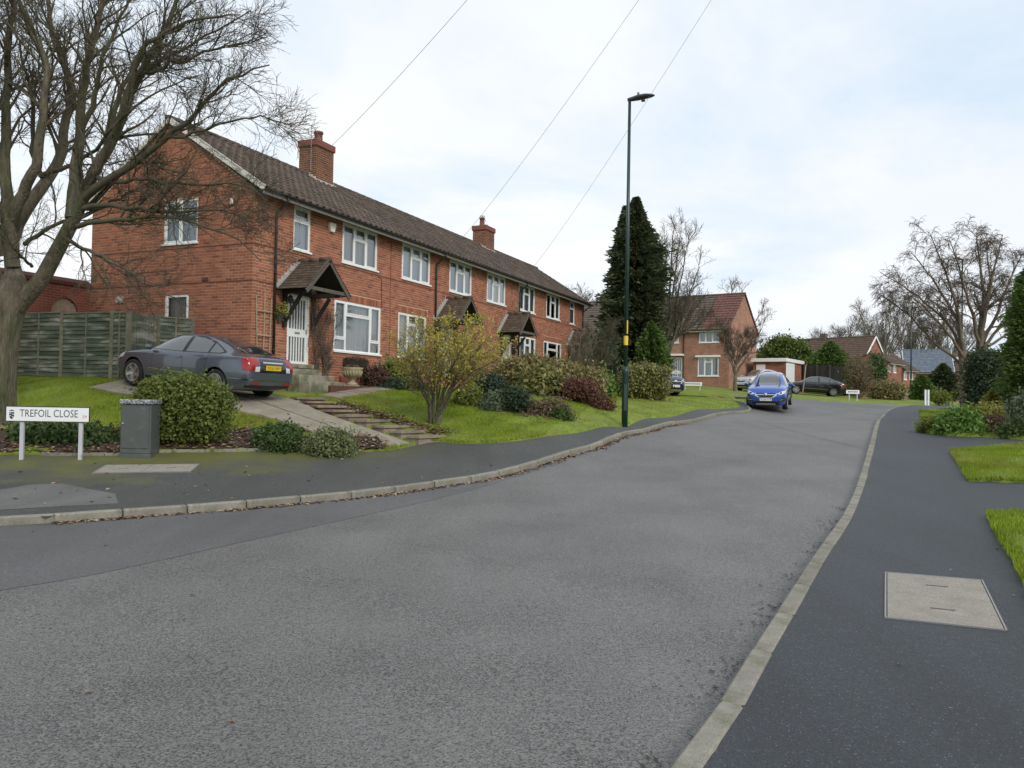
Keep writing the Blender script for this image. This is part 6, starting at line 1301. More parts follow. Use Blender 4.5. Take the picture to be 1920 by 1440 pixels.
# ------------------------------------------------------------------ cars
def car(name, label, spec, paint_m, loc, heading, pitch=0.0, details=True):
    root = thing(name, label, 'car', None, loc); h = Vector((heading[0], heading[1], 0)).normalized(); M = Matrix((h, Vector((-h.y, h.x, 0)), Vector((0, 0, 1)))).transposed().to_4x4() @ Matrix.Rotation(-pitch, 4, 'Y'); M.translation = loc; root.matrix_world = M
    st = spec['st']; vs = []; NS = len(st)
    for (x, zb, ys, zw, yw, zt, yt) in st:
        zm = zb + (zw - zb) * .55; half = [(0, zb), (ys * .80, zb), (ys * .97, zb + .07), (max(ys, yw) * 1.0, zm), (yw * .995, zw - .05), (yw * .955, zw), (yt, zt - (zt - zw) * .10 - .012), (yt * .62, zt - .006), (0, zt)]
        ring = half + [(-y, z) for y, z in reversed(half[1:-1])]; vs += [(x, y, z) for y, z in ring]
    NR = 16; fs = [(i * NR + k, i * NR + (k + 1) % NR, (i + 1) * NR + (k + 1) % NR, (i + 1) * NR + k) for i in range(NS - 1) for k in range(NR)] + [tuple(range(NR)), tuple((NS - 1) * NR + k for k in range(NR))]
    mb = MB(); mb.add(vs, fs); me = mb.mesh('body_cage', [paint_m, m_black]); tmp = bpy.data.objects.new('cage', me); COL.objects.link(tmp)
    sub = tmp.modifiers.new('s', 'SUBSURF'); sub.levels = 2; sub.render_levels = 2
    wr, ww = spec['wr'], spec['ww']; wx = spec['axles']; ty = spec['track']; cutters = []
    for x in wx:
        c_ = MB(); c_.mi = 1; c_.lathe([(wr + .045, -1.2), (wr + .045, 1.2)], 28, Matrix.Translation((x, 0, wr + .01)) @ Matrix.Rotation(math.pi / 2, 4, 'X'))
        co = bpy.data.objects.new('cut', c_.mesh('cut', [paint_m, m_black])); COL.objects.link(co); cutters.append(co); bo = tmp.modifiers.new('b', 'BOOLEAN'); bo.operation = 'DIFFERENCE'; bo.object = co; bo.solver = 'EXACT'
    dg = bpy.context.evaluated_depsgraph_get(); bme = bpy.data.meshes.new_from_object(tmp.evaluated_get(dg)); bme.name = 'body'
    for m_ in tmp.modifiers: 
        if m_.type == 'BOOLEAN': m_.show_viewport = False
    dg.update(); full = bpy.data.meshes.new_from_object(tmp.evaluated_get(bpy.context.evaluated_depsgraph_get()))
    for o in cutters + [tmp]: bpy.data.objects.remove(o)
    bme.polygons.foreach_set('use_smooth', [True] * len(bme.polygons)); body = link('body', bme, root)
    try: bme.set_sharp_from_angle(angle=rad(38))
    except Exception: pass
    bt = BVHTree.FromPolygons([v.co.copy() for v in full.vertices], [tuple(p.vertices) for p in full.polygons])
    q = MB(); q.box(min(wx) - .45, max(wx) + .45, -ty + .28, ty - .28, .2, .5); q.build('underbody', m_black, body)
    def patch(nm, poly, axis, sgn, mt, off=.006, par=None, cuts=3, smooth=True):   # panel wrapped on the body, seen along an axis
        bm = bmesh.new(); vv = [bm.verts.new((a, b, 0)) for a, b in poly]; bm.faces.new(vv); bmesh.ops.triangulate(bm, faces=bm.faces[:])
        for _ in range(cuts): bmesh.ops.subdivide_edges(bm, edges=[e for e in bm.edges if e.calc_length() > .05], cuts=1, use_grid_fill=True); bmesh.ops.triangulate(bm, faces=bm.faces[:])
        ok = True
        for v in bm.verts:
            a, b = v.co.x, v.co.y
            o_, d_ = {'y': (Vector((a, sgn * 3, b)), Vector((0, -sgn, 0))), 'x': (Vector((sgn * 4, a, b)), Vector((-sgn, 0, 0))), 'z': (Vector((a, b, 4)), Vector((0, 0, -1)))}[axis]
            hit, nrm, _, _ = bt.ray_cast(o_, d_)
            if hit is None: hit, nrm, _, _ = bt.find_nearest(Vector((a, sgn * .8, b)) if axis == 'y' else (Vector((sgn * 2.2, a, b)) if axis == 'x' else Vector((a, b, 1.2))))
            if nrm.dot(d_) > 0: nrm = -nrm
            v.co = hit + nrm * off
        me_ = bpy.data.meshes.new(nm); bm.to_mesh(me_); bm.free(); me_.materials.append(mt)
        if smooth: me_.polygons.foreach_set('use_smooth', [True] * len(me_.polygons))
        return link(nm, me_, par or root)
    for sgn in (1, -1):
        for nm, poly in spec['side_win']:
            w_ = patch('side_window', poly, 'y', sgn, m_carglass, .004)
        patch('window_surround', spec['surround'], 'y', sgn, m_black, .002)
        for s_ in spec.get('seams', []):
            for (a, b), (c, d) in zip(s_[:-1], s_[1:]):
                n_ = Vector((-(d - b), c - a)).normalized() * .004 if (abs(d - b) + abs(c - a)) > 0 else Vector((0, 0)); patch('panel_gap', [(a - n_.x, b - n_.y), (c - n_.x, d - n_.y), (c + n_.x, d + n_.y), (a + n_.x, b + n_.y)], 'y', sgn, m_black, .0025, body, 2)
        for nm, poly, mt, off in spec.get('side', []): patch(nm, poly, 'y', sgn, mt, off)
    for nm, poly, axis, sgn, mt, off in spec.get('panels', []): patch(nm, poly, axis, sgn, mt, off)
    for x, (mx_, mz) in [(None, spec['mirror'])]:
        for sgn in (1, -1):
            q = MB(); q.lathe([(.0, -.10), (.055, -.09), (.085, -.03), (.085, .03), (.05, .09), (.0, .10)], 10, Matrix.Translation((mx_, sgn * (spec['mw']), mz)) @ Matrix.Rotation(math.pi / 2, 4, 'X') @ Matrix.Diagonal((.8, .85, 1.0, 1))); q.build('door_mirror', paint_m, root, True)
    for x in wx:                                          # wheels
        for sgn in (1, -1):
            Mw = Matrix.Translation((x, sgn * ty, wr)) @ Matrix.Rotation(sgn * -math.pi / 2, 4, 'X'); rr = wr * .70; w2 = ww / 2
            q = MB(); q.lathe([(rr * .3, -w2 * .6), (rr, -w2 * .9), (wr * .93, -w2), (wr, -w2 * .6), (wr, w2 * .6), (wr * .93, w2), (rr * 1.0, w2 * .95), (rr * .97, w2 * .5), (rr * .97, -w2 * .3), (.02, -w2 * .3)], 28, Mw); wh = q.build('wheel', m_rubber, root, True)
            q = MB(); q.lathe([(rr * .99, w2 * .2), (rr * 1.0, w2 * .93), (rr * .93, w2 * .93), (rr * .91, w2 * .2)], 28, Mw); q.lathe([(0, w2 * .75), (rr * .2, w2 * .8), (rr * .22, w2 * .3)], 14, Mw)
            for k in range(5):
                a = 2 * math.pi * k / 5 + .3
                for da in (-.16, .16):
                    p0 = Mw @ Vector((rr * .15 * math.cos(a + da), rr * .15 * math.sin(a + da), w2 * .62)); p1 = Mw @ Vector((rr * .95 * math.cos(a + da * .9), rr * .95 * math.sin(a + da * .9), w2 * .78)); q.beam(p0, p1, rr * .10, .02, up=tuple((Mw.to_3x3() @ Vector((0, 0, 1)))))
            q.build('rim', m_alloy, wh)
    return root, patch, M, bt
def plate(root, txt, x, z, face, w=.52, hgt=.112, yel=True, tilt=0.0, col=None, y0=0.0):
    M = Matrix.Translation((x, y0, z)) @ Matrix.Rotation(math.pi / 2 * face, 4, 'Z') @ Matrix.Rotation(math.pi / 2 + tilt, 4, 'X')
    q = MB(); q.bbox(-w / 2, w / 2, -hgt / 2, hgt / 2, -.008, .004, .003, M); pl_ = q.build('number_plate', m_plate_y if yel else m_plate_w, root)
    me = text_mesh(txt, hgt * 1.0); wid = max(v.co.x for v in me.vertices) - min(v.co.x for v in me.vertices); me.materials.append(m_signk); o = link('lettering', me, pl_); o.matrix_local = M @ Matrix.Translation((0.01, 0, .0048)) @ Matrix.Diagonal((w * .86 / wid, 1, 1, 1))
    return pl_

saloon = dict(
    st=[(2.17, .34, .52, .56, .50, .60, .34), (2.10, .24, .66, .66, .66, .70, .44), (1.92, .19, .78, .76, .77, .80, .52), (1.55, .18, .85, .84, .845, .885, .58), (1.20, .18, .875, .885, .865, .945, .60), (.98, .18, .88, .905, .87, 1.00, .60),
        (.52, .18, .88, .915, .87, 1.285, .565), (.18, .18, .88, .92, .87, 1.41, .555), (-.45, .18, .88, .935, .875, 1.452, .555), (-.95, .18, .88, .95, .875, 1.40, .555), (-1.46, .18, .88, .97, .87, 1.24, .57), (-1.74, .19, .88, .985, .862, 1.095, .60), (-1.88, .20, .87, .99, .85, 1.055, .64), (-2.06, .24, .84, .98, .80, 1.04, .66), (-2.19, .30, .80, .92, .75, .98, .60), (-2.26, .38, .72, .70, .70, .78, .52)],
    wr=.322, ww=.21, axles=(1.32, -1.32), track=.765, mirror=(.76, .98), mw=.93,
    side_win=[('front', [(.78, .955), (.50, 1.175), (.14, 1.325), (-.20, 1.345), (-.20, .965)]), ('rear', [(-.31, .97), (-.31, 1.335), (-.62, 1.325), (-.98, 1.235), (-.98, 1.0)]), ('quarter', [(-1.03, 1.005), (-1.03, 1.235), (-1.26, 1.135), (-1.42, 1.055), (-1.34, 1.02)])],
    surround=[(.88, .945), (.50, 1.20), (.14, 1.35), (-.25, 1.372), (-.65, 1.358), (-1.0, 1.27), (-1.30, 1.14), (-1.50, 1.05), (-1.36, 1.005), (-.3, .955)],
    seams=[[(.66, .93), (.72, .6), (.68, .3)], [(-.26, .95), (-.28, .6), (-.26, .32)], [(-1.08, .99), (-1.0, .8), (-.98, .62)]],
    side=[('door_moulding', [(.80, .47), (-.92, .45), (-.92, .475), (.80, .495)], m_chrome, .008), ('door_handle', [(-.04, .80), (-.22, .81), (-.22, .845), (-.04, .835)], m_p_grey, .022), ('door_handle', [(-.82, .835), (-1.0, .845), (-1.0, .88), (-.82, .87)], m_p_grey, .022),
          ('side_skirt', [(.9, .20), (-.92, .20), (-.92, .30), (.9, .30)], m_black, .004)],
    panels=[('rear_window', [(-.58, 1.07), (.58, 1.07), (.53, 1.20), (.47, 1.385), (-.47, 1.385), (-.53, 1.20)], 'x', -1, m_carglass, .005), ('windscreen', [(-.55, .995), (.55, .995), (.48, 1.30), (.42, 1.37), (-.42, 1.37), (-.48, 1.30)], 'x', 1, m_carglass, .005)])
cen = Vector((-7.72, 19.72, 0)); zf = H(-9.2, 20.3) + .17; zr_ = H(-6.5, 19.2) + .17
hdg = (TN.x, TN.y); pit = math.atan2(at(250, 722, 19.5).z - at(490, 745, 20.0).z, 2.64)
cen.z = (at(250, 722, 19.5).z + at(490, 745, 20.0).z) / 2 - .0
vol, vp, VM, vb = car('parked_saloon_car', 'dark grey saloon car parked on the sloping drive beside the gable', saloon, m_p_grey, cen, hdg, pit)
for s_ in (1, -1):
    # wrap-round tail lamps: red upper, clear inner lower
    vp('tail_lamp', [(s_ * .46, .99), (s_ * .60, 1.0), (s_ * .80, .95), (s_ * .82, .69), (s_ * .63, .69), (s_ * .60, .80), (s_ * .47, .86)], 'x', -1, m_redlight, .008)
    vp('tail_lamp', [(-2.12, .70), (-2.02, .80), (-2.05, .945), (-2.15, .95), (-2.21, .70)], 'y', s_, m_redlight, .008)
    vp('reversing_lamp', [(s_ * .44, .80), (s_ * .585, .79), (s_ * .60, .68), (s_ * .46, .68)], 'x', -1, m_clearlight, .010)
    vp('bumper_moulding', [(s_ * .02, .475), (s_ * .80, .475), (s_ * .80, .495), (s_ * .02, .495)], 'x', -1, m_chrome, .012)
    vp('bumper_moulding', [(-1.72, .475), (-2.2, .475), (-2.2, .495), (-1.72, .495)], 'y', s_, m_chrome, .012)
    vp('rear_reflector', [(s_ * .42, .385), (s_ * .68, .40), (s_ * .68, .44), (s_ * .42, .43)], 'x', -1, m_redlight, .012)
    vp('headlamp', [(1.72, .68), (1.66, .80), (1.98, .74), (2.10, .66), (2.0, .60)], 'y', s_, m_clearlight, .008)
    vp('lower_bumper', [(s_ * .0, .27), (s_ * .74, .30), (s_ * .76, .37), (s_ * .0, .36)], 'x', -1, m_black, .010)
vp('boot_lid_recess', [(-.44, .66), (.44, .66), (.42, .97), (-.42, .97)], 'x', -1, m_p_black, .004); vp('boot_moulding', [(-.34, .875), (.34, .875), (.34, .905), (-.34, .905)], 'x', -1, m_chrome, .016)
plate(vol, 'NX62 HHY', -2.262, .775, -1, yel=True)
for k, ch in enumerate('VOLVO'):
    me = text_mesh(ch, .055); me.materials.append(m_chrome); o = link('lettering', me, vol); hit = vb.ray_cast(Vector((-4, .22 - k * .11, .945)), Vector((1, 0, 0)))[0]; o.matrix_local = Matrix.Translation((hit.x - .012, .22 - k * .11, .945)) @ Matrix.Rotation(-math.pi / 2, 4, 'Z') @ Matrix.Rotation(math.pi / 2, 4, 'X')

suv = dict(
    st=[(2.10, .36, .58, .62, .58, .68, .40), (2.02, .24, .74, .82, .74, .88, .52), (1.82, .20, .85, .98, .84, 1.04, .62), (1.40, .20, .89, 1.02, .88, 1.09, .66), (1.08, .20, .895, 1.04, .885, 1.13, .66), (.68, .20, .895, 1.05, .88, 1.38, .62), (.32, .20, .895, 1.05, .88, 1.58, .60), (-.35, .20, .89, 1.05, .87, 1.655, .57), (-1.0, .20, .89, 1.07, .87, 1.63, .565), (-1.60, .22, .88, 1.09, .85, 1.50, .55), (-1.95, .26, .86, 1.05, .80, 1.15, .62), (-2.12, .36, .76, .80, .74, .90, .5)],
    wr=.345, ww=.22, axles=(1.30, -1.26), track=.78, mirror=(.72, 1.12), mw=.99,
    side_win=[('front', [(.84, 1.10), (.54, 1.34), (.20, 1.49), (-.22, 1.51), (-.22, 1.09)]), ('rear', [(-.30, 1.09), (-.30, 1.50), (-.85, 1.48), (-1.1, 1.40), (-1.0, 1.14)]), ('quarter', [(-1.08, 1.16), (-1.18, 1.40), (-1.48, 1.32), (-1.38, 1.2)])],
    surround=[(.94, 1.08), (.54, 1.37), (.2, 1.52), (-.3, 1.54), (-.9, 1.51), (-1.5, 1.36), (-1.45, 1.16), (-.3, 1.07)], seams=[[(.68, 1.05), (.72, .6), (.66, .34)], [(-.26, 1.06), (-.26, .34)]],
    side=[('wheel_arch_trim', [(.9, .22), (-.86, .22), (-.86, .36), (.9, .36)], m_black, .006)],
    panels=[('windscreen', [(-.70, 1.125), (.70, 1.125), (.62, 1.40), (.55, 1.56), (-.55, 1.56), (-.62, 1.40)], 'x', 1, m_carglass, .006), ('rear_window', [(-.5, 1.2), (.5, 1.2), (.45, 1.48), (-.45, 1.48)], 'x', -1, m_carglass, .006)])
def suv_face(vp_, root, bt, txt):
    vp_('grille', [(.0, .60), (.28, .62), (.42, .70), (.44, .79), (-.44, .79), (-.42, .70), (-.28, .62)], 'x', 1, m_black, .006)
    arc = [(-.48, .80), (-.46, .69), (-.31, .60), (0, .575), (.31, .60), (.46, .69), (.48, .80)]; arc2 = [(a * .91, .80 if b > .79 else b + .03) for a, b in arc]
    vp_('grille_surround', arc + arc2[::-1], 'x', 1, m_chrome, .012); vp_('grille_bar', [(-.43, .715), (.43, .715), (.43, .745), (-.43, .745)], 'x', 1, m_chrome, .012)
    hit = bt.ray_cast(Vector((4, 0, .735)), Vector((-1, 0, 0)))[0]; q = MB(); q.lathe([(0, .03), (.06, .03), (.075, .015), (.075, 0)], 16, Matrix.Translation((hit.x, 0, .735)) @ Matrix.Rotation(math.pi / 2, 4, 'Y')); q.build('badge', m_chrome, root, True)
    for s_ in (1, -1):
        vp_('headlamp', [(s_ * .47, .77), (s_ * .62, .73), (s_ * .80, .78), (s_ * .84, .92), (s_ * .70, .88)], 'x', 1, m_clearlight, .010); vp_('headlamp_lens', [(s_ * .60, .77), (s_ * .70, .77), (s_ * .70, .84), (s_ * .60, .82)], 'x', 1, m_black, .014)
        vp_('fog_lamp', [(s_ * .58, .47), (s_ * .78, .50), (s_ * .78, .54), (s_ * .58, .51)], 'x', 1, m_chrome, .012); vp_('bumper_recess', [(s_ * .52, .42), (s_ * .84, .44), (s_ * .84, .58), (s_ * .60, .56)], 'x', 1, m_black, .006)
    vp_('lower_grille', [(-.50, .28), (.50, .28), (.62, .40), (.40, .45), (-.40, .45), (-.62, .40)], 'x', 1, m_black, .006); vp_('skid_plate', [(-.46, .27), (.46, .27), (.40, .345), (-.40, .345)], 'x', 1, m_alloy, .014)
    hit = bt.ray_cast(Vector((4, 0, .51)), Vector((-1, 0, 0)))[0]; plate(root, txt, hit.x + .012, .51, 1, yel=False)
fp = at(1438, 769, 36.6); az = rad(23); hv = (-math.sin(az), -math.cos(az)); c0 = Vector((fp.x, fp.y, 0)) - Vector((hv[0], hv[1], 0)) * 1.45
fz = H(c0.x, c0.y); c0.z = at(1438, 769, 36.6).z
pt = math.atan2(H(c0.x + hv[0] * 1.3, c0.y + hv[1] * 1.3) - H(c0.x - hv[0] * 1.3, c0.y - hv[1] * 1.3), 2.6); c0.z = fz + .02
bl_, bp_, BM_, bb_ = car('parked_blue_car', 'bright blue compact SUV parked half on the kerb facing the viewer', suv, m_p_blue, c0, hv, pt); suv_face(bp_, bl_, bb_, 'BG68 KFB')
def flat_car(name, label, spec, pm, u, v, Y, hv):
    p = at(u, v, Y); hn = Vector((hv[0], hv[1], 0)).normalized(); f_, b_ = p + hn * 1.3, p - hn * 1.3; z = (H(f_.x, f_.y) + H(b_.x, b_.y)) / 2 + .14
    return car(name, label, spec, pm, Vector((p.x, p.y, z)), hv, math.atan2(H(f_.x, f_.y) - H(b_.x, b_.y), 2.6))
r_, vpx, _, bt_ = flat_car('parked_silver_car', 'silver pickup-style SUV parked before the flat-roofed garage', suv, m_p_silver, 1424, 724, 57, (-.80, -.60)); suv_face(vpx, r_, bt_, 'LR16 VSP')
r_, vpx, _, bt_ = flat_car('parked_black_car', 'black saloon car parked along the dark board fence', saloon, m_p_black, 1524, 741, 60.5, (-.97, .22))
for s_ in (1, -1): vpx('tail_lamp', [(s_ * .46, .99), (s_ * .60, 1.0), (s_ * .86, .93), (s_ * .86, .70), (s_ * .60, .72)], 'x', -1, m_redlight, .008); vpx('tail_lamp', [(-1.90, .76), (-1.80, .94), (-2.12, .96), (-2.19, .74)], 'y', s_, m_redlight, .008)
r_, vpx, _, bt_ = flat_car('parked_dark_car', 'very dark car half hidden under the tall conifer', suv, m_p_navy, 1207, 735, 40.5, (.62, -.78)); suv_face(vpx, r_, bt_, 'BX17 OUK')
# ------------------------------------------------------------------ far houses
m_brick_far = brick_tex('brick_far', (.36, .17, .11), (.27, .12, .08), (.34, .25, .19))
m_brick_far2 = brick_tex('brick_far_red', (.29, .105, .07), (.22, .08, .055), (.26, .17, .13))
def tile_tex(name, c, c2, row=.33, colw=.3):
    m, n, b = new_mat(name); N = n.nodes; L = n.links.new; tcn = N.new('ShaderNodeTexCoord')
    nz = N.new('ShaderNodeTexNoise'); nz.inputs['Scale'].default_value = 3; nz.inputs['Detail'].default_value = 6; L(tcn.outputs['Object'], nz.inputs['Vector'])
    x = N.new('ShaderNodeMix'); x.data_type = 'RGBA'; mr = N.new('ShaderNodeMapRange'); mr.inputs[1].default_value = .35; mr.inputs[2].default_value = .65; L(nz.outputs[0], mr.inputs[0]); L(mr.outputs[0], x.inputs[0]); x.inputs[6].default_value = (*c, 1); x.inputs[7].default_value = (*c2, 1); L(x.outputs[2], b.inputs['Base Color']); b.inputs['Roughness'].default_value = .8; return m
m_roof_red = tile_tex('far_roof_red', (.125, .052, .042), (.165, .072, .056)); m_roof_brown = tile_tex('far_roof_brown', (.085, .062, .048), (.125, .095, .072)); m_roof_tan = tile_tex('far_roof_tan', (.085, .052, .036), (.125, .08, .055)); m_roof_slate = tile_tex('far_roof_slate', (.10, .13, .165), (.16, .19, .23))
def tiled_slope(name, P00, P10, P01, P11, mt, parent, row=.33, col=.31):   # courses as stepped rolls
    L0 = (P01 - P00).length; W_ = (P10 - P00).length; n = max(3, int(L0 / row)); k = max(4, int(W_ / col)) * 4; nrm = (P10 - P00).cross(P01 - P00).normalized()
    if nrm.z < 0: nrm = -nrm
    V = []; F = []
    for i in range(n):
        for t, l in ((i / n, .05), ((i + 1.12) / n if i < n - 1 else 1.0, .005)):
            A = P00.lerp(P01, t); B = P10.lerp(P11, t)
            for j in range(k + 1): V.append(A.lerp(B, j / k) + nrm * (l + .022 * (1 if j % 4 in (0, 1) else 0)))
        b = i * 2 * (k + 1)
        for j in range(k): F.append((b + j, b + j + 1, b + k + 1 + j + 1, b + k + 1 + j))
        A = P00.lerp(P01, i / n); B = P10.lerp(P11, i / n); c0 = len(V)
    me = np_mesh(name, np.array([tuple(v) for v in V]), np.array(F), mt); return link(name, me, parent)
def house(name, label, O, e, L, D, z0, ze, zr, wins, wall_m, roof_m, group=None, gable_w=(), roof_parts=None, barge=None, fascia=None, eo=.35, vo=.12, back=True):
    root = thing(name, label, 'house', group, (O[0], O[1], 0)); root.rotation_euler = (0, 0, math.atan2(e[1], e[0]))
    ops = [w[:4] for w in wins]; mb = MB(); wall_quads(mb, ops, L, z0, ze, lambda a, d, z: (a, d, z), .1)
    for x in (0, L): mb.quad((x, 0, z0), (x, D, z0), (x, D, ze), (x, 0, ze)); mb.add([(x, 0, ze), (x, D, ze), (x, D / 2, zr - .05)], [(0, 1, 2)])
    mb.quad((0, D, z0), (L, D, z0), (L, D, ze), (0, D, ze)); mb.build('wall', wall_m, root)
    for w in wins:
        if w[4] == 'door': make_door(root, w[0], w[1], w[2], w[3])
        else: make_window(root, w[0], w[1], w[2], w[3], w[4])
    rp = roof_parts or [(-vo, L + vo, roof_m)]
    zz = ze - eo * (zr - ze) / (D / 2)
    for a, b, m_ in rp:
        tiled_slope('roof', Vector((a, -eo, zz)), Vector((b, -eo, zz)), Vector((a, D / 2, zr)), Vector((b, D / 2, zr)), m_, root); tiled_slope('roof', Vector((b, D + eo, zz)), Vector((a, D + eo, zz)), Vector((b, D / 2, zr)), Vector((a, D / 2, zr)), m_, root)
        q = MB(); x = a
        while x < b - .1: q.tube([(x, D / 2, zr + .03), (min(x + .44, b), D / 2, zr + .03)], .1, 6); x += .45
        q.build('ridge', m_, root)
    q = MB(); q.box(-vo + .02, L + vo - .02, -eo - .02, -eo + .01, zz - .14, zz + .02); q.build('fascia', fascia or m_white, root)
    q = MB(); q.tube([(-vo, -eo - .07, zz - .02), (L + vo, -eo - .07, zz - .02)], .055, 6); q.build('gutter', m_pipe, root)
    if barge:
        for x in (-vo, L + vo):
            for ye in (-eo, D + eo): q = MB(); q.beam((x, ye, zz - .02), (x, D / 2, zr - .02), .05, .2); q.build('bargeboard', barge, root)
    return root
eB = (.832, -.555); OB = Vector((16.26, 60.0)) - Vector(eB) * 18.0; zB0 = 2.0
wB = [(18 - 2.37, 18 - .80, 6.15, 7.26, '3'), (18 - 2.45, 18 - .79, 3.59, 5.02, '3g'), (18 - 5.13, 18 - 4.01, 6.18, 7.26, '2'), (18 - 4.80, 18 - 3.69, 2.94, 5.05, 'door'), (9.2, 11.0, 6.15, 7.26, '3'), (9.0, 11.2, 3.59, 5.02, '3g'), (3, 5, 6.15, 7.26, '3')]
hB = house('brick_house', 'two-storey brick house with two-tone tiled roof beyond the blue car', OB, eB, 18.0, 6.8, zB0, 7.38, 10.18, wB, m_brick_far, m_roof_red, roof_parts=[(-.12, 15.9, m_roof_brown), (15.92, 18.12, m_roof_red)])
q = MB(); q.tube([(14.4, -.4, 7.1), (14.4, -.07, 6.8), (14.4, -.07, 2.9)], .05, 6); q.build('downpipe', m_pipe, hB)
q = MB(); q.prism([(13.0, 5.15), (14.45, 5.15), (14.45, 5.3), (13.0, 5.3)], -.6, -.02, 'xz'); q.build('door_hood', m_white, hB)
q = MB(); q.bbox(15.4, 17.35, -.2, .0, 5.02, 5.16, .02); q.build('bay_head', m_white, hB)
# flat-roofed garage
ga2 = at(1412, 700, 63); gr = thing('garage', 'small flat-roofed brick garage with white fascia behind the silver car', 'garage', None, (ga2.x, ga2.y, 0)); gr.rotation_euler = (0, 0, rad(-34))
zg0 = H(ga2.x, ga2.y) - .2; zt_ = at(1440, 679, 63).z
q = MB(); q.box(0, 2.5, 0, 5, zg0, zt_ - .02); q.build('wall', m_brick_far2, gr); q = MB(); q.bbox(-.15, 2.65, -.25, 5.1, zt_ - .02, zt_ + .26, .02); q.build('fascia', m_white, gr)
q = MB(); q.quad((2.505, .15, zg0), (2.505, 2.6, zg0), (2.505, 2.6, zt_ - .15), (2.505, .15, zt_ - .15)); 
for k in range(7): z_ = zg0 + .4 + k * .3; q.box(2.505, 2.525, .2, 2.55, z_, z_ + .27)
q.build('garage_door', m_white, gr); q = MB(); q.bbox(.25, .95, -.03, .01, zg0, zt_ - .2, .01); q.build('side_door', m_white, gr)
# dark board fence
bf = thing('board_fence', 'dark vertical board fence behind the black parked car', 'fence'); A_, B_ = at(1462, 700, 67), at(1580, 700, 63); ztop = at(1500, 683, 66).z
npan = 5; bm_cache = None
for i in range(npan):
    a, b = A_.lerp(B_, i / npan), A_.lerp(B_, (i + 1) / npan); zt2 = ztop - .05 * i; nb = 9
    for k in range(nb):
        p, q_ = a.lerp(b, k / nb), a.lerp(b, (k + .94) / nb); s_ = MB(); s_.beam((p.x, p.y, (2.0 + zt2) / 2), (q_.x, q_.y, (2.0 + zt2) / 2 + .0), .025, zt2 - 2.0 + random.uniform(-.04, .04)); s_.build('board', m_fence_dark, bf)
    s_ = MB(); s_.box(a.x - .06, a.x + .06, a.y - .1, a.y + .02, 1.9, zt2 + .1); s_.build('post', m_fence_dark, bf)
pp = at(1505, 733, 58); q = MB(); q.tube([at(1505, 736, 58), at(1508, 715, 58), at(1511, 684, 58)], .04, 6); tag(q.build('leaning_pole', m_lath, None), 'thin leaning pale pole in front of the black parked car', 'pole')
# further houses to the right
z0 = 1.0
eC = Vector((.66, -.751)); ap = at(1641, 629, 88); LC = 9.6
hC = house('brick_house', 'far brick house with brown tiled roof and white-edged gable', Vector((ap.x, ap.y)) - eC * LC - Vector((.751, .66)) * 3.0, eC, LC, 6.0, z0, 6.25, 9.15, [(1.5, 3, 4.6, 5.7, '3'), (4.5, 6, 4.6, 5.7, '3'), (7.2, 8.7, 4.6, 5.7, '3')], m_brick_far2, m_roof_tan, barge=m_white, group='far houses')
q = MB(); q.bbox(3.3, 4.0, 2.7, 3.3, 8.9, 9.75, .03); q.build('chimney', m_roof_brown, hC)
# gable-end windows of that house and its side wing
eD = Vector((.70, .71)); oD = at(1663, 700, 84)
hD = house('brick_house', 'far brick house wing with pairs of white windows and lean-to porch', (oD.x, oD.y), eD, 4.3, 3.6, z0, at(1664, 677, 84).z, at(1664, 664, 86).z, [(.25, 1.0, at(1670, 698, 84).z, at(1670, 681, 84).z, '1'), (1.9, 2.75, at(1685, 698, 84).z, at(1685, 681, 84).z, '1'), (2.2, 3.2, 1.9, 3.2, '2')], m_brick_far2, m_roof_tan, group='far houses')
q = MB(); q.add([(.9, -.02, 3.6), (4.2, -.02, 3.6), (4.2, -1.5, 2.95), (.9, -1.5, 2.95)], [(0, 1, 2, 3)]); q.build('lean_to_roof', m_roof_tan, hD); q = MB(); q.prism([(0, 3.55), (-1.5, 2.9), (-1.5, 2.75), (0, 2.75)], .86, .9, 'yz'); q.box(.9, 4.2, -1.52, -1.48, 2.7, 2.93); q.build('lean_to_fascia', m_white, hD)
q = MB()
for k in range(4): q.bbox(1.0 + k * .8, 1.1 + k * .8, -1.45, -1.35, 1.2, 2.75, .01)
q.build('porch_frame', m_white, hD)
oD2 = at(1693, 700, 92); hD2 = house('brick_house', 'far brick house with two white upper windows right of the far lamp column', (oD2.x, oD2.y), Vector((.80, .60)), 3.0, 4.5, z0, at(1700, 690, 92).z, at(1700, 668, 95).z, [(.25, .95, at(1700, 712, 92).z, at(1700, 695, 92).z, '1'), (1.5, 2.3, at(1715, 712, 93).z, at(1715, 695, 93).z, '1')], m_brick_far2, m_roof_tan, group='far houses')
oE = at(1697, 700, 105); eE = Vector((.93, -.36)); zeE = at(1700, 694, 105).z; zrE = at(1720, 657, 108).z
hE = house('brick_house', 'far brick house with blue-grey slate roof left of the weeping tree', (oE.x, oE.y), eE, 5.6, 6.5, z0, zeE, zrE, [(3.9, 5.0, 4.1, 5.4, '2')], m_brick_far2, m_roof_slate, barge=m_white, group='far houses')
oF = at(1760, 700, 115); hF = house('brick_house', 'far house with rooflight partly hidden by the weeping tree', (oF.x, oF.y), Vector((.93, -.36)), 7.0, 6.5, z0, at(1765, 690, 115).z, at(1780, 662, 118).z, [(1, 2.2, 4, 5.2, '2'), (4, 5.2, 4, 5.2, '2')], m_brick_far2, m_roof_brown, group='far houses')
q = MB(); q.bbox(1.2, 2.6, .3, 1.3, at(1770, 684, 115).z + .6, at(1770, 684, 115).z + 1.1, .02); q.build('rooflight', m_white, hF)
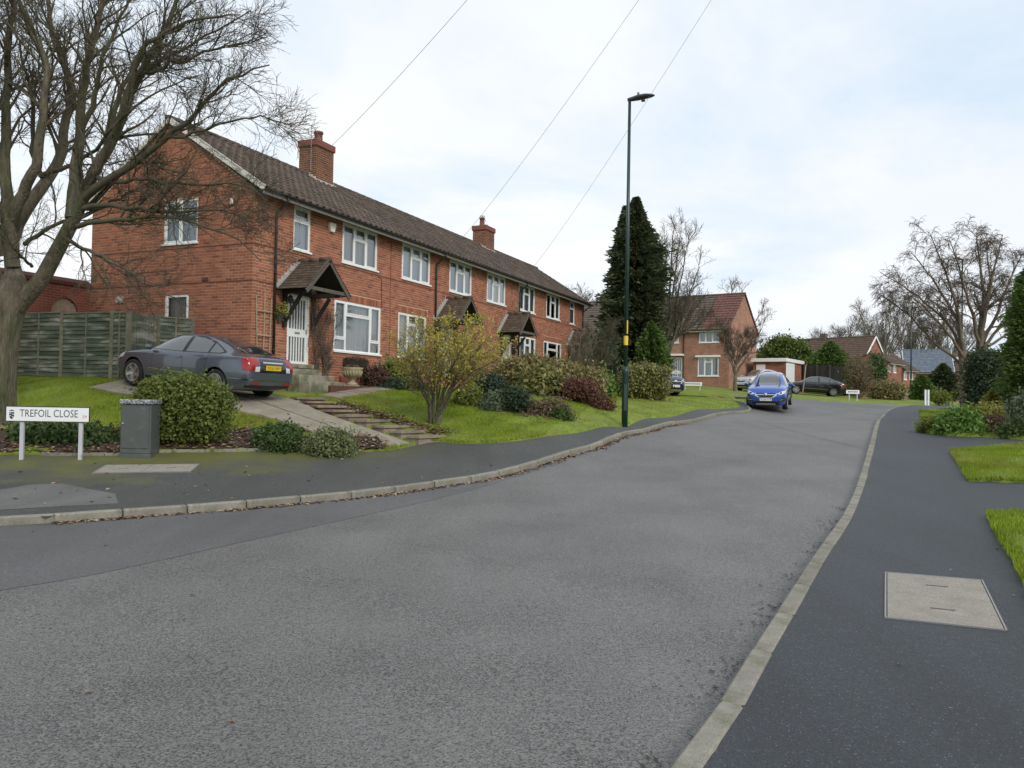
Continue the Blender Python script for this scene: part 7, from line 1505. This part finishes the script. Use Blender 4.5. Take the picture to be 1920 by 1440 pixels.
oG = at(1832, 700, 70); hG = house('brick_house', 'house hidden behind the dark hedge at the right', (oG.x, oG.y), Vector((.95, -.3)), 8, 6.5, 1.0, 5.2, 6.4, [], m_brick_far2, m_roof_brown) if False else None

# ------------------------------------------------------------------ grass blades and fallen leaves
def scatter_grass(name, label, polys, density, hmin, hmax, mt):
    pts = []
    for poly, dens in polys:
        P = np.array([tuple(p)[:2] for p in poly]); a, b = P.min(0), P.max(0); n = int((b - a).prod() * dens); q = rng.uniform(a, b, (n, 2)); sd_ = poly_sd(q[:, 0], q[:, 1], poly); q = q[sd_ < 0]; s2 = lawn_sd(q[:, 0], q[:, 1]); q = q[s2 > -.045 * rng.uniform(0, 1, len(q)) ** 2]; pts.append(q)
    q = np.concatenate(pts)
    for ex in EXCL: q = q[poly_sd(q[:, 0], q[:, 1], ex) > .02]
    n = len(q); z = Hn(q[:, 0], q[:, 1]) + .12; h = rng.uniform(hmin, hmax, n); th = rng.uniform(0, 6.283, n); w = h * .14 + .003; lean = rng.normal(0, .5, (n, 2)) * h[:, None]
    base = np.stack([q[:, 0], q[:, 1], z], 1); dx_ = np.stack([np.cos(th) * w, np.sin(th) * w, np.zeros(n)], 1); tip = base + np.stack([lean[:, 0], lean[:, 1], h + .03], 1)
    V = np.stack([base - dx_, base + dx_, tip], 1).reshape(-1, 3); F = np.arange(n * 3).reshape(n, 3)
    o = link(name, np_mesh(name, V, F, mt), None); tag(o, label, 'grass', kind='stuff'); return o
stp = [Vector(p) for p in drs] + [p for p in inset(drs, -.9)][::-1]
tp_poly = [T(-.1, -1.4).to_2d(), T(27, -.3).to_2d(), T(27, 7).to_2d(), T(-.1, 7).to_2d()]
bedA_poly = [p for p in BLs[14:64]] + [p + Vector((-.3, 1.50 - .012 * i)) for i, p in enumerate(BLs[14:64])][::-1]
EXCL = [dp_poly, stp, tp_poly, bedA_poly]
m_blade = mat('grass_blade', (.1, .15, .02), .7, var=.34, vscale=1.1, col2=(.26, .25, .05), c2scale=.7, c2lo=.52, c2hi=.75, ramp=[(.135, .200, .012), (.205, .300, .020), (.270, .365, .032), (.260, .290, .042), (.172, .255, .015)], transl=.35, spec=.25)
lawnL = [BLs[0].to_2d() if hasattr(BLs[0], 'to_2d') else BLs[0]] + [p for p in BLs[1:-16]] + [gz(1300, 46).to_2d(), gz(1140, 40).to_2d(), T(27, -.2).to_2d(), T(10, -.3).to_2d(), T(3, -1.4).to_2d(), Vector((-8, 21)), Vector((-13, 22)), Vector((-22, 20))]
near_poly = [p for p in BLs[20:90]] + [gz(1160, 30).to_2d(), T(18, -.3).to_2d(), T(9, -.4).to_2d(), T(3, -1.4).to_2d(), Vector((-8, 20.9)), Vector((-13.5, 21.6))]
scatter_grass('grass', 'short green lawn grass on the sloping front gardens', [(near_poly, 1500), (LAWN_R[0], 2200), (LAWN_R[1], 2000), (LAWN_R[2], 700), (lawnL, 160)], 1, .025, .055, m_blade)
m_litter = mat('dead_leaf', (.16, .09, .05), .8, ramp=[(.14, .08, .05), (.28, .19, .125), (.40, .30, .22), (.18, .10, .062), (.24, .14, .085)], spec=.3)
def litter(name, label, C, size):
    V, F = leaf_quads(C, size, 1.5, np.tile(np.array([[0, 0, 1.]]), (len(C), 1)), .35); o = link(name, np_mesh(name, V, F, m_litter), None); tag(o, label, 'leaves', kind='stuff'); return o
def onpts(q, off): return np.stack([q[:, 0], q[:, 1], Hn(q[:, 0], q[:, 1]) + off], 1)
gk = resample(LKs[20:96], 500)[:, :2]; k_ = rng.integers(0, 500, 2600); tpos = gk[k_]; tn = np.gradient(gk, axis=0)[k_]; tn = tn / np.linalg.norm(tn, axis=1, keepdims=True); nr = np.stack([tn[:, 1], -tn[:, 0]], 1); off_ = np.abs(rng.normal(0, .07, (2600, 1))) + .01
keep = rng.uniform(size=2600) < (.35 + .65 * (np.sin(k_ * .11) > -.2)); litter('gutter_leaves', 'brown leaf litter lying in the gutter along the left kerb', onpts((tpos + nr * off_)[keep], .012), .045)
nb = 2600; idxs = rng.integers(0, len(bedA), nb); q = bedA[idxs][:, :2] + rng.normal(0, .12, (nb, 2)); litter('bed_leaves', 'fallen brown leaves covering the soil bed beside the pavement', onpts(q, .19), .055)
nb = 900; q = np.concatenate([bedC[rng.integers(0, len(bedC), nb)][:, :2] + rng.normal(0, .12, (nb, 2)), bedB[rng.integers(0, len(bedB), 500)][:, :2] + rng.normal(0, .1, (500, 2))]); litter('border_leaves', 'fallen leaves along the garden steps and the sloping bed', onpts(q, .185), .05)
nl_ = 420; q = np.array([tuple(G(u, v, .15))[:2] for u, v in zip(rng.uniform(580, 1380, nl_), rng.uniform(742, 828, nl_))]); q = q[(lawn_sd(q[:, 0], q[:, 1]) > .05)]; litter('lawn_leaves', 'small pale leaves scattered over the front lawns', onpts(q, .19), .035)
q = np.array([tuple(G(u, v, .1))[:2] for u, v in zip(rng.uniform(0, 1150, 75), rng.uniform(865, 945, 75))]); s_ = poly_sd(q[:, 0], q[:, 1], LPAVP); q = q[s_ < -.05]; litter('pavement_leaves', 'a few pale leaves scattered on the left pavement', onpts(q, .106), .045)
uv = [(1783, 1070), (1853, 1081), (1783, 1336), (1788, 1338), (1712, 1325), (1690, 1232), (1686, 1250), (1825, 926), (1873, 928), (1808, 956), (1828, 941), (1477, 1208), (1556, 1044), (1815, 1028), (1900, 1120), (1896, 1100), (1870, 1030)]
uv = np.array(uv, float)[::2]; q = np.array([tuple(G(u, v, .09))[:2] for u, v in uv]); litter('pavement_leaves', 'a few curled leaves on the dark right-hand pavement', onpts(q, .093), .024)
uv = np.array([(62, 998), (200, 997), (198, 1026), (350, 972), (360, 1119), (165, 1300), (432, 1356), (110, 1036), (318, 975), (1110, 1225), (700, 1180), (1550, 930), (1000, 1120), (860, 1010), (1250, 1030)], float)[:7]; q = np.array([tuple(G(u, v, 0))[:2] for u, v in uv]); litter('road_leaves', 'a few pale leaves on the carriageway', onpts(q, .010), .026)
# grit and debris washed along the right kerb
gk = resample(RKs[24:70], 400)[:, :2]; k_ = rng.integers(0, 300, 700); tpos = gk[k_]; tn = np.gradient(gk, axis=0)[k_]; tn /= np.linalg.norm(tn, axis=1, keepdims=True); nr = np.stack([-tn[:, 1], tn[:, 0]], 1); q = tpos + nr * (np.abs(rng.normal(0, .13, (700, 1))) + .01); keep = np.sin(k_ * .35) + np.sin(k_ * .13 + 1) > .1
m_grit = mat('dark_grit', (.05, .042, .034), .95); V, F = leaf_quads(onpts(q[keep], .008), .015, 2.2, np.tile(np.array([[0, 0, 1.]]), (keep.sum(), 1)), .3); tag(link('gutter_debris', np_mesh('gutter_debris', V, F, m_grit), None), 'dark grit and moss crumbs along the right kerb', 'debris', kind='stuff')
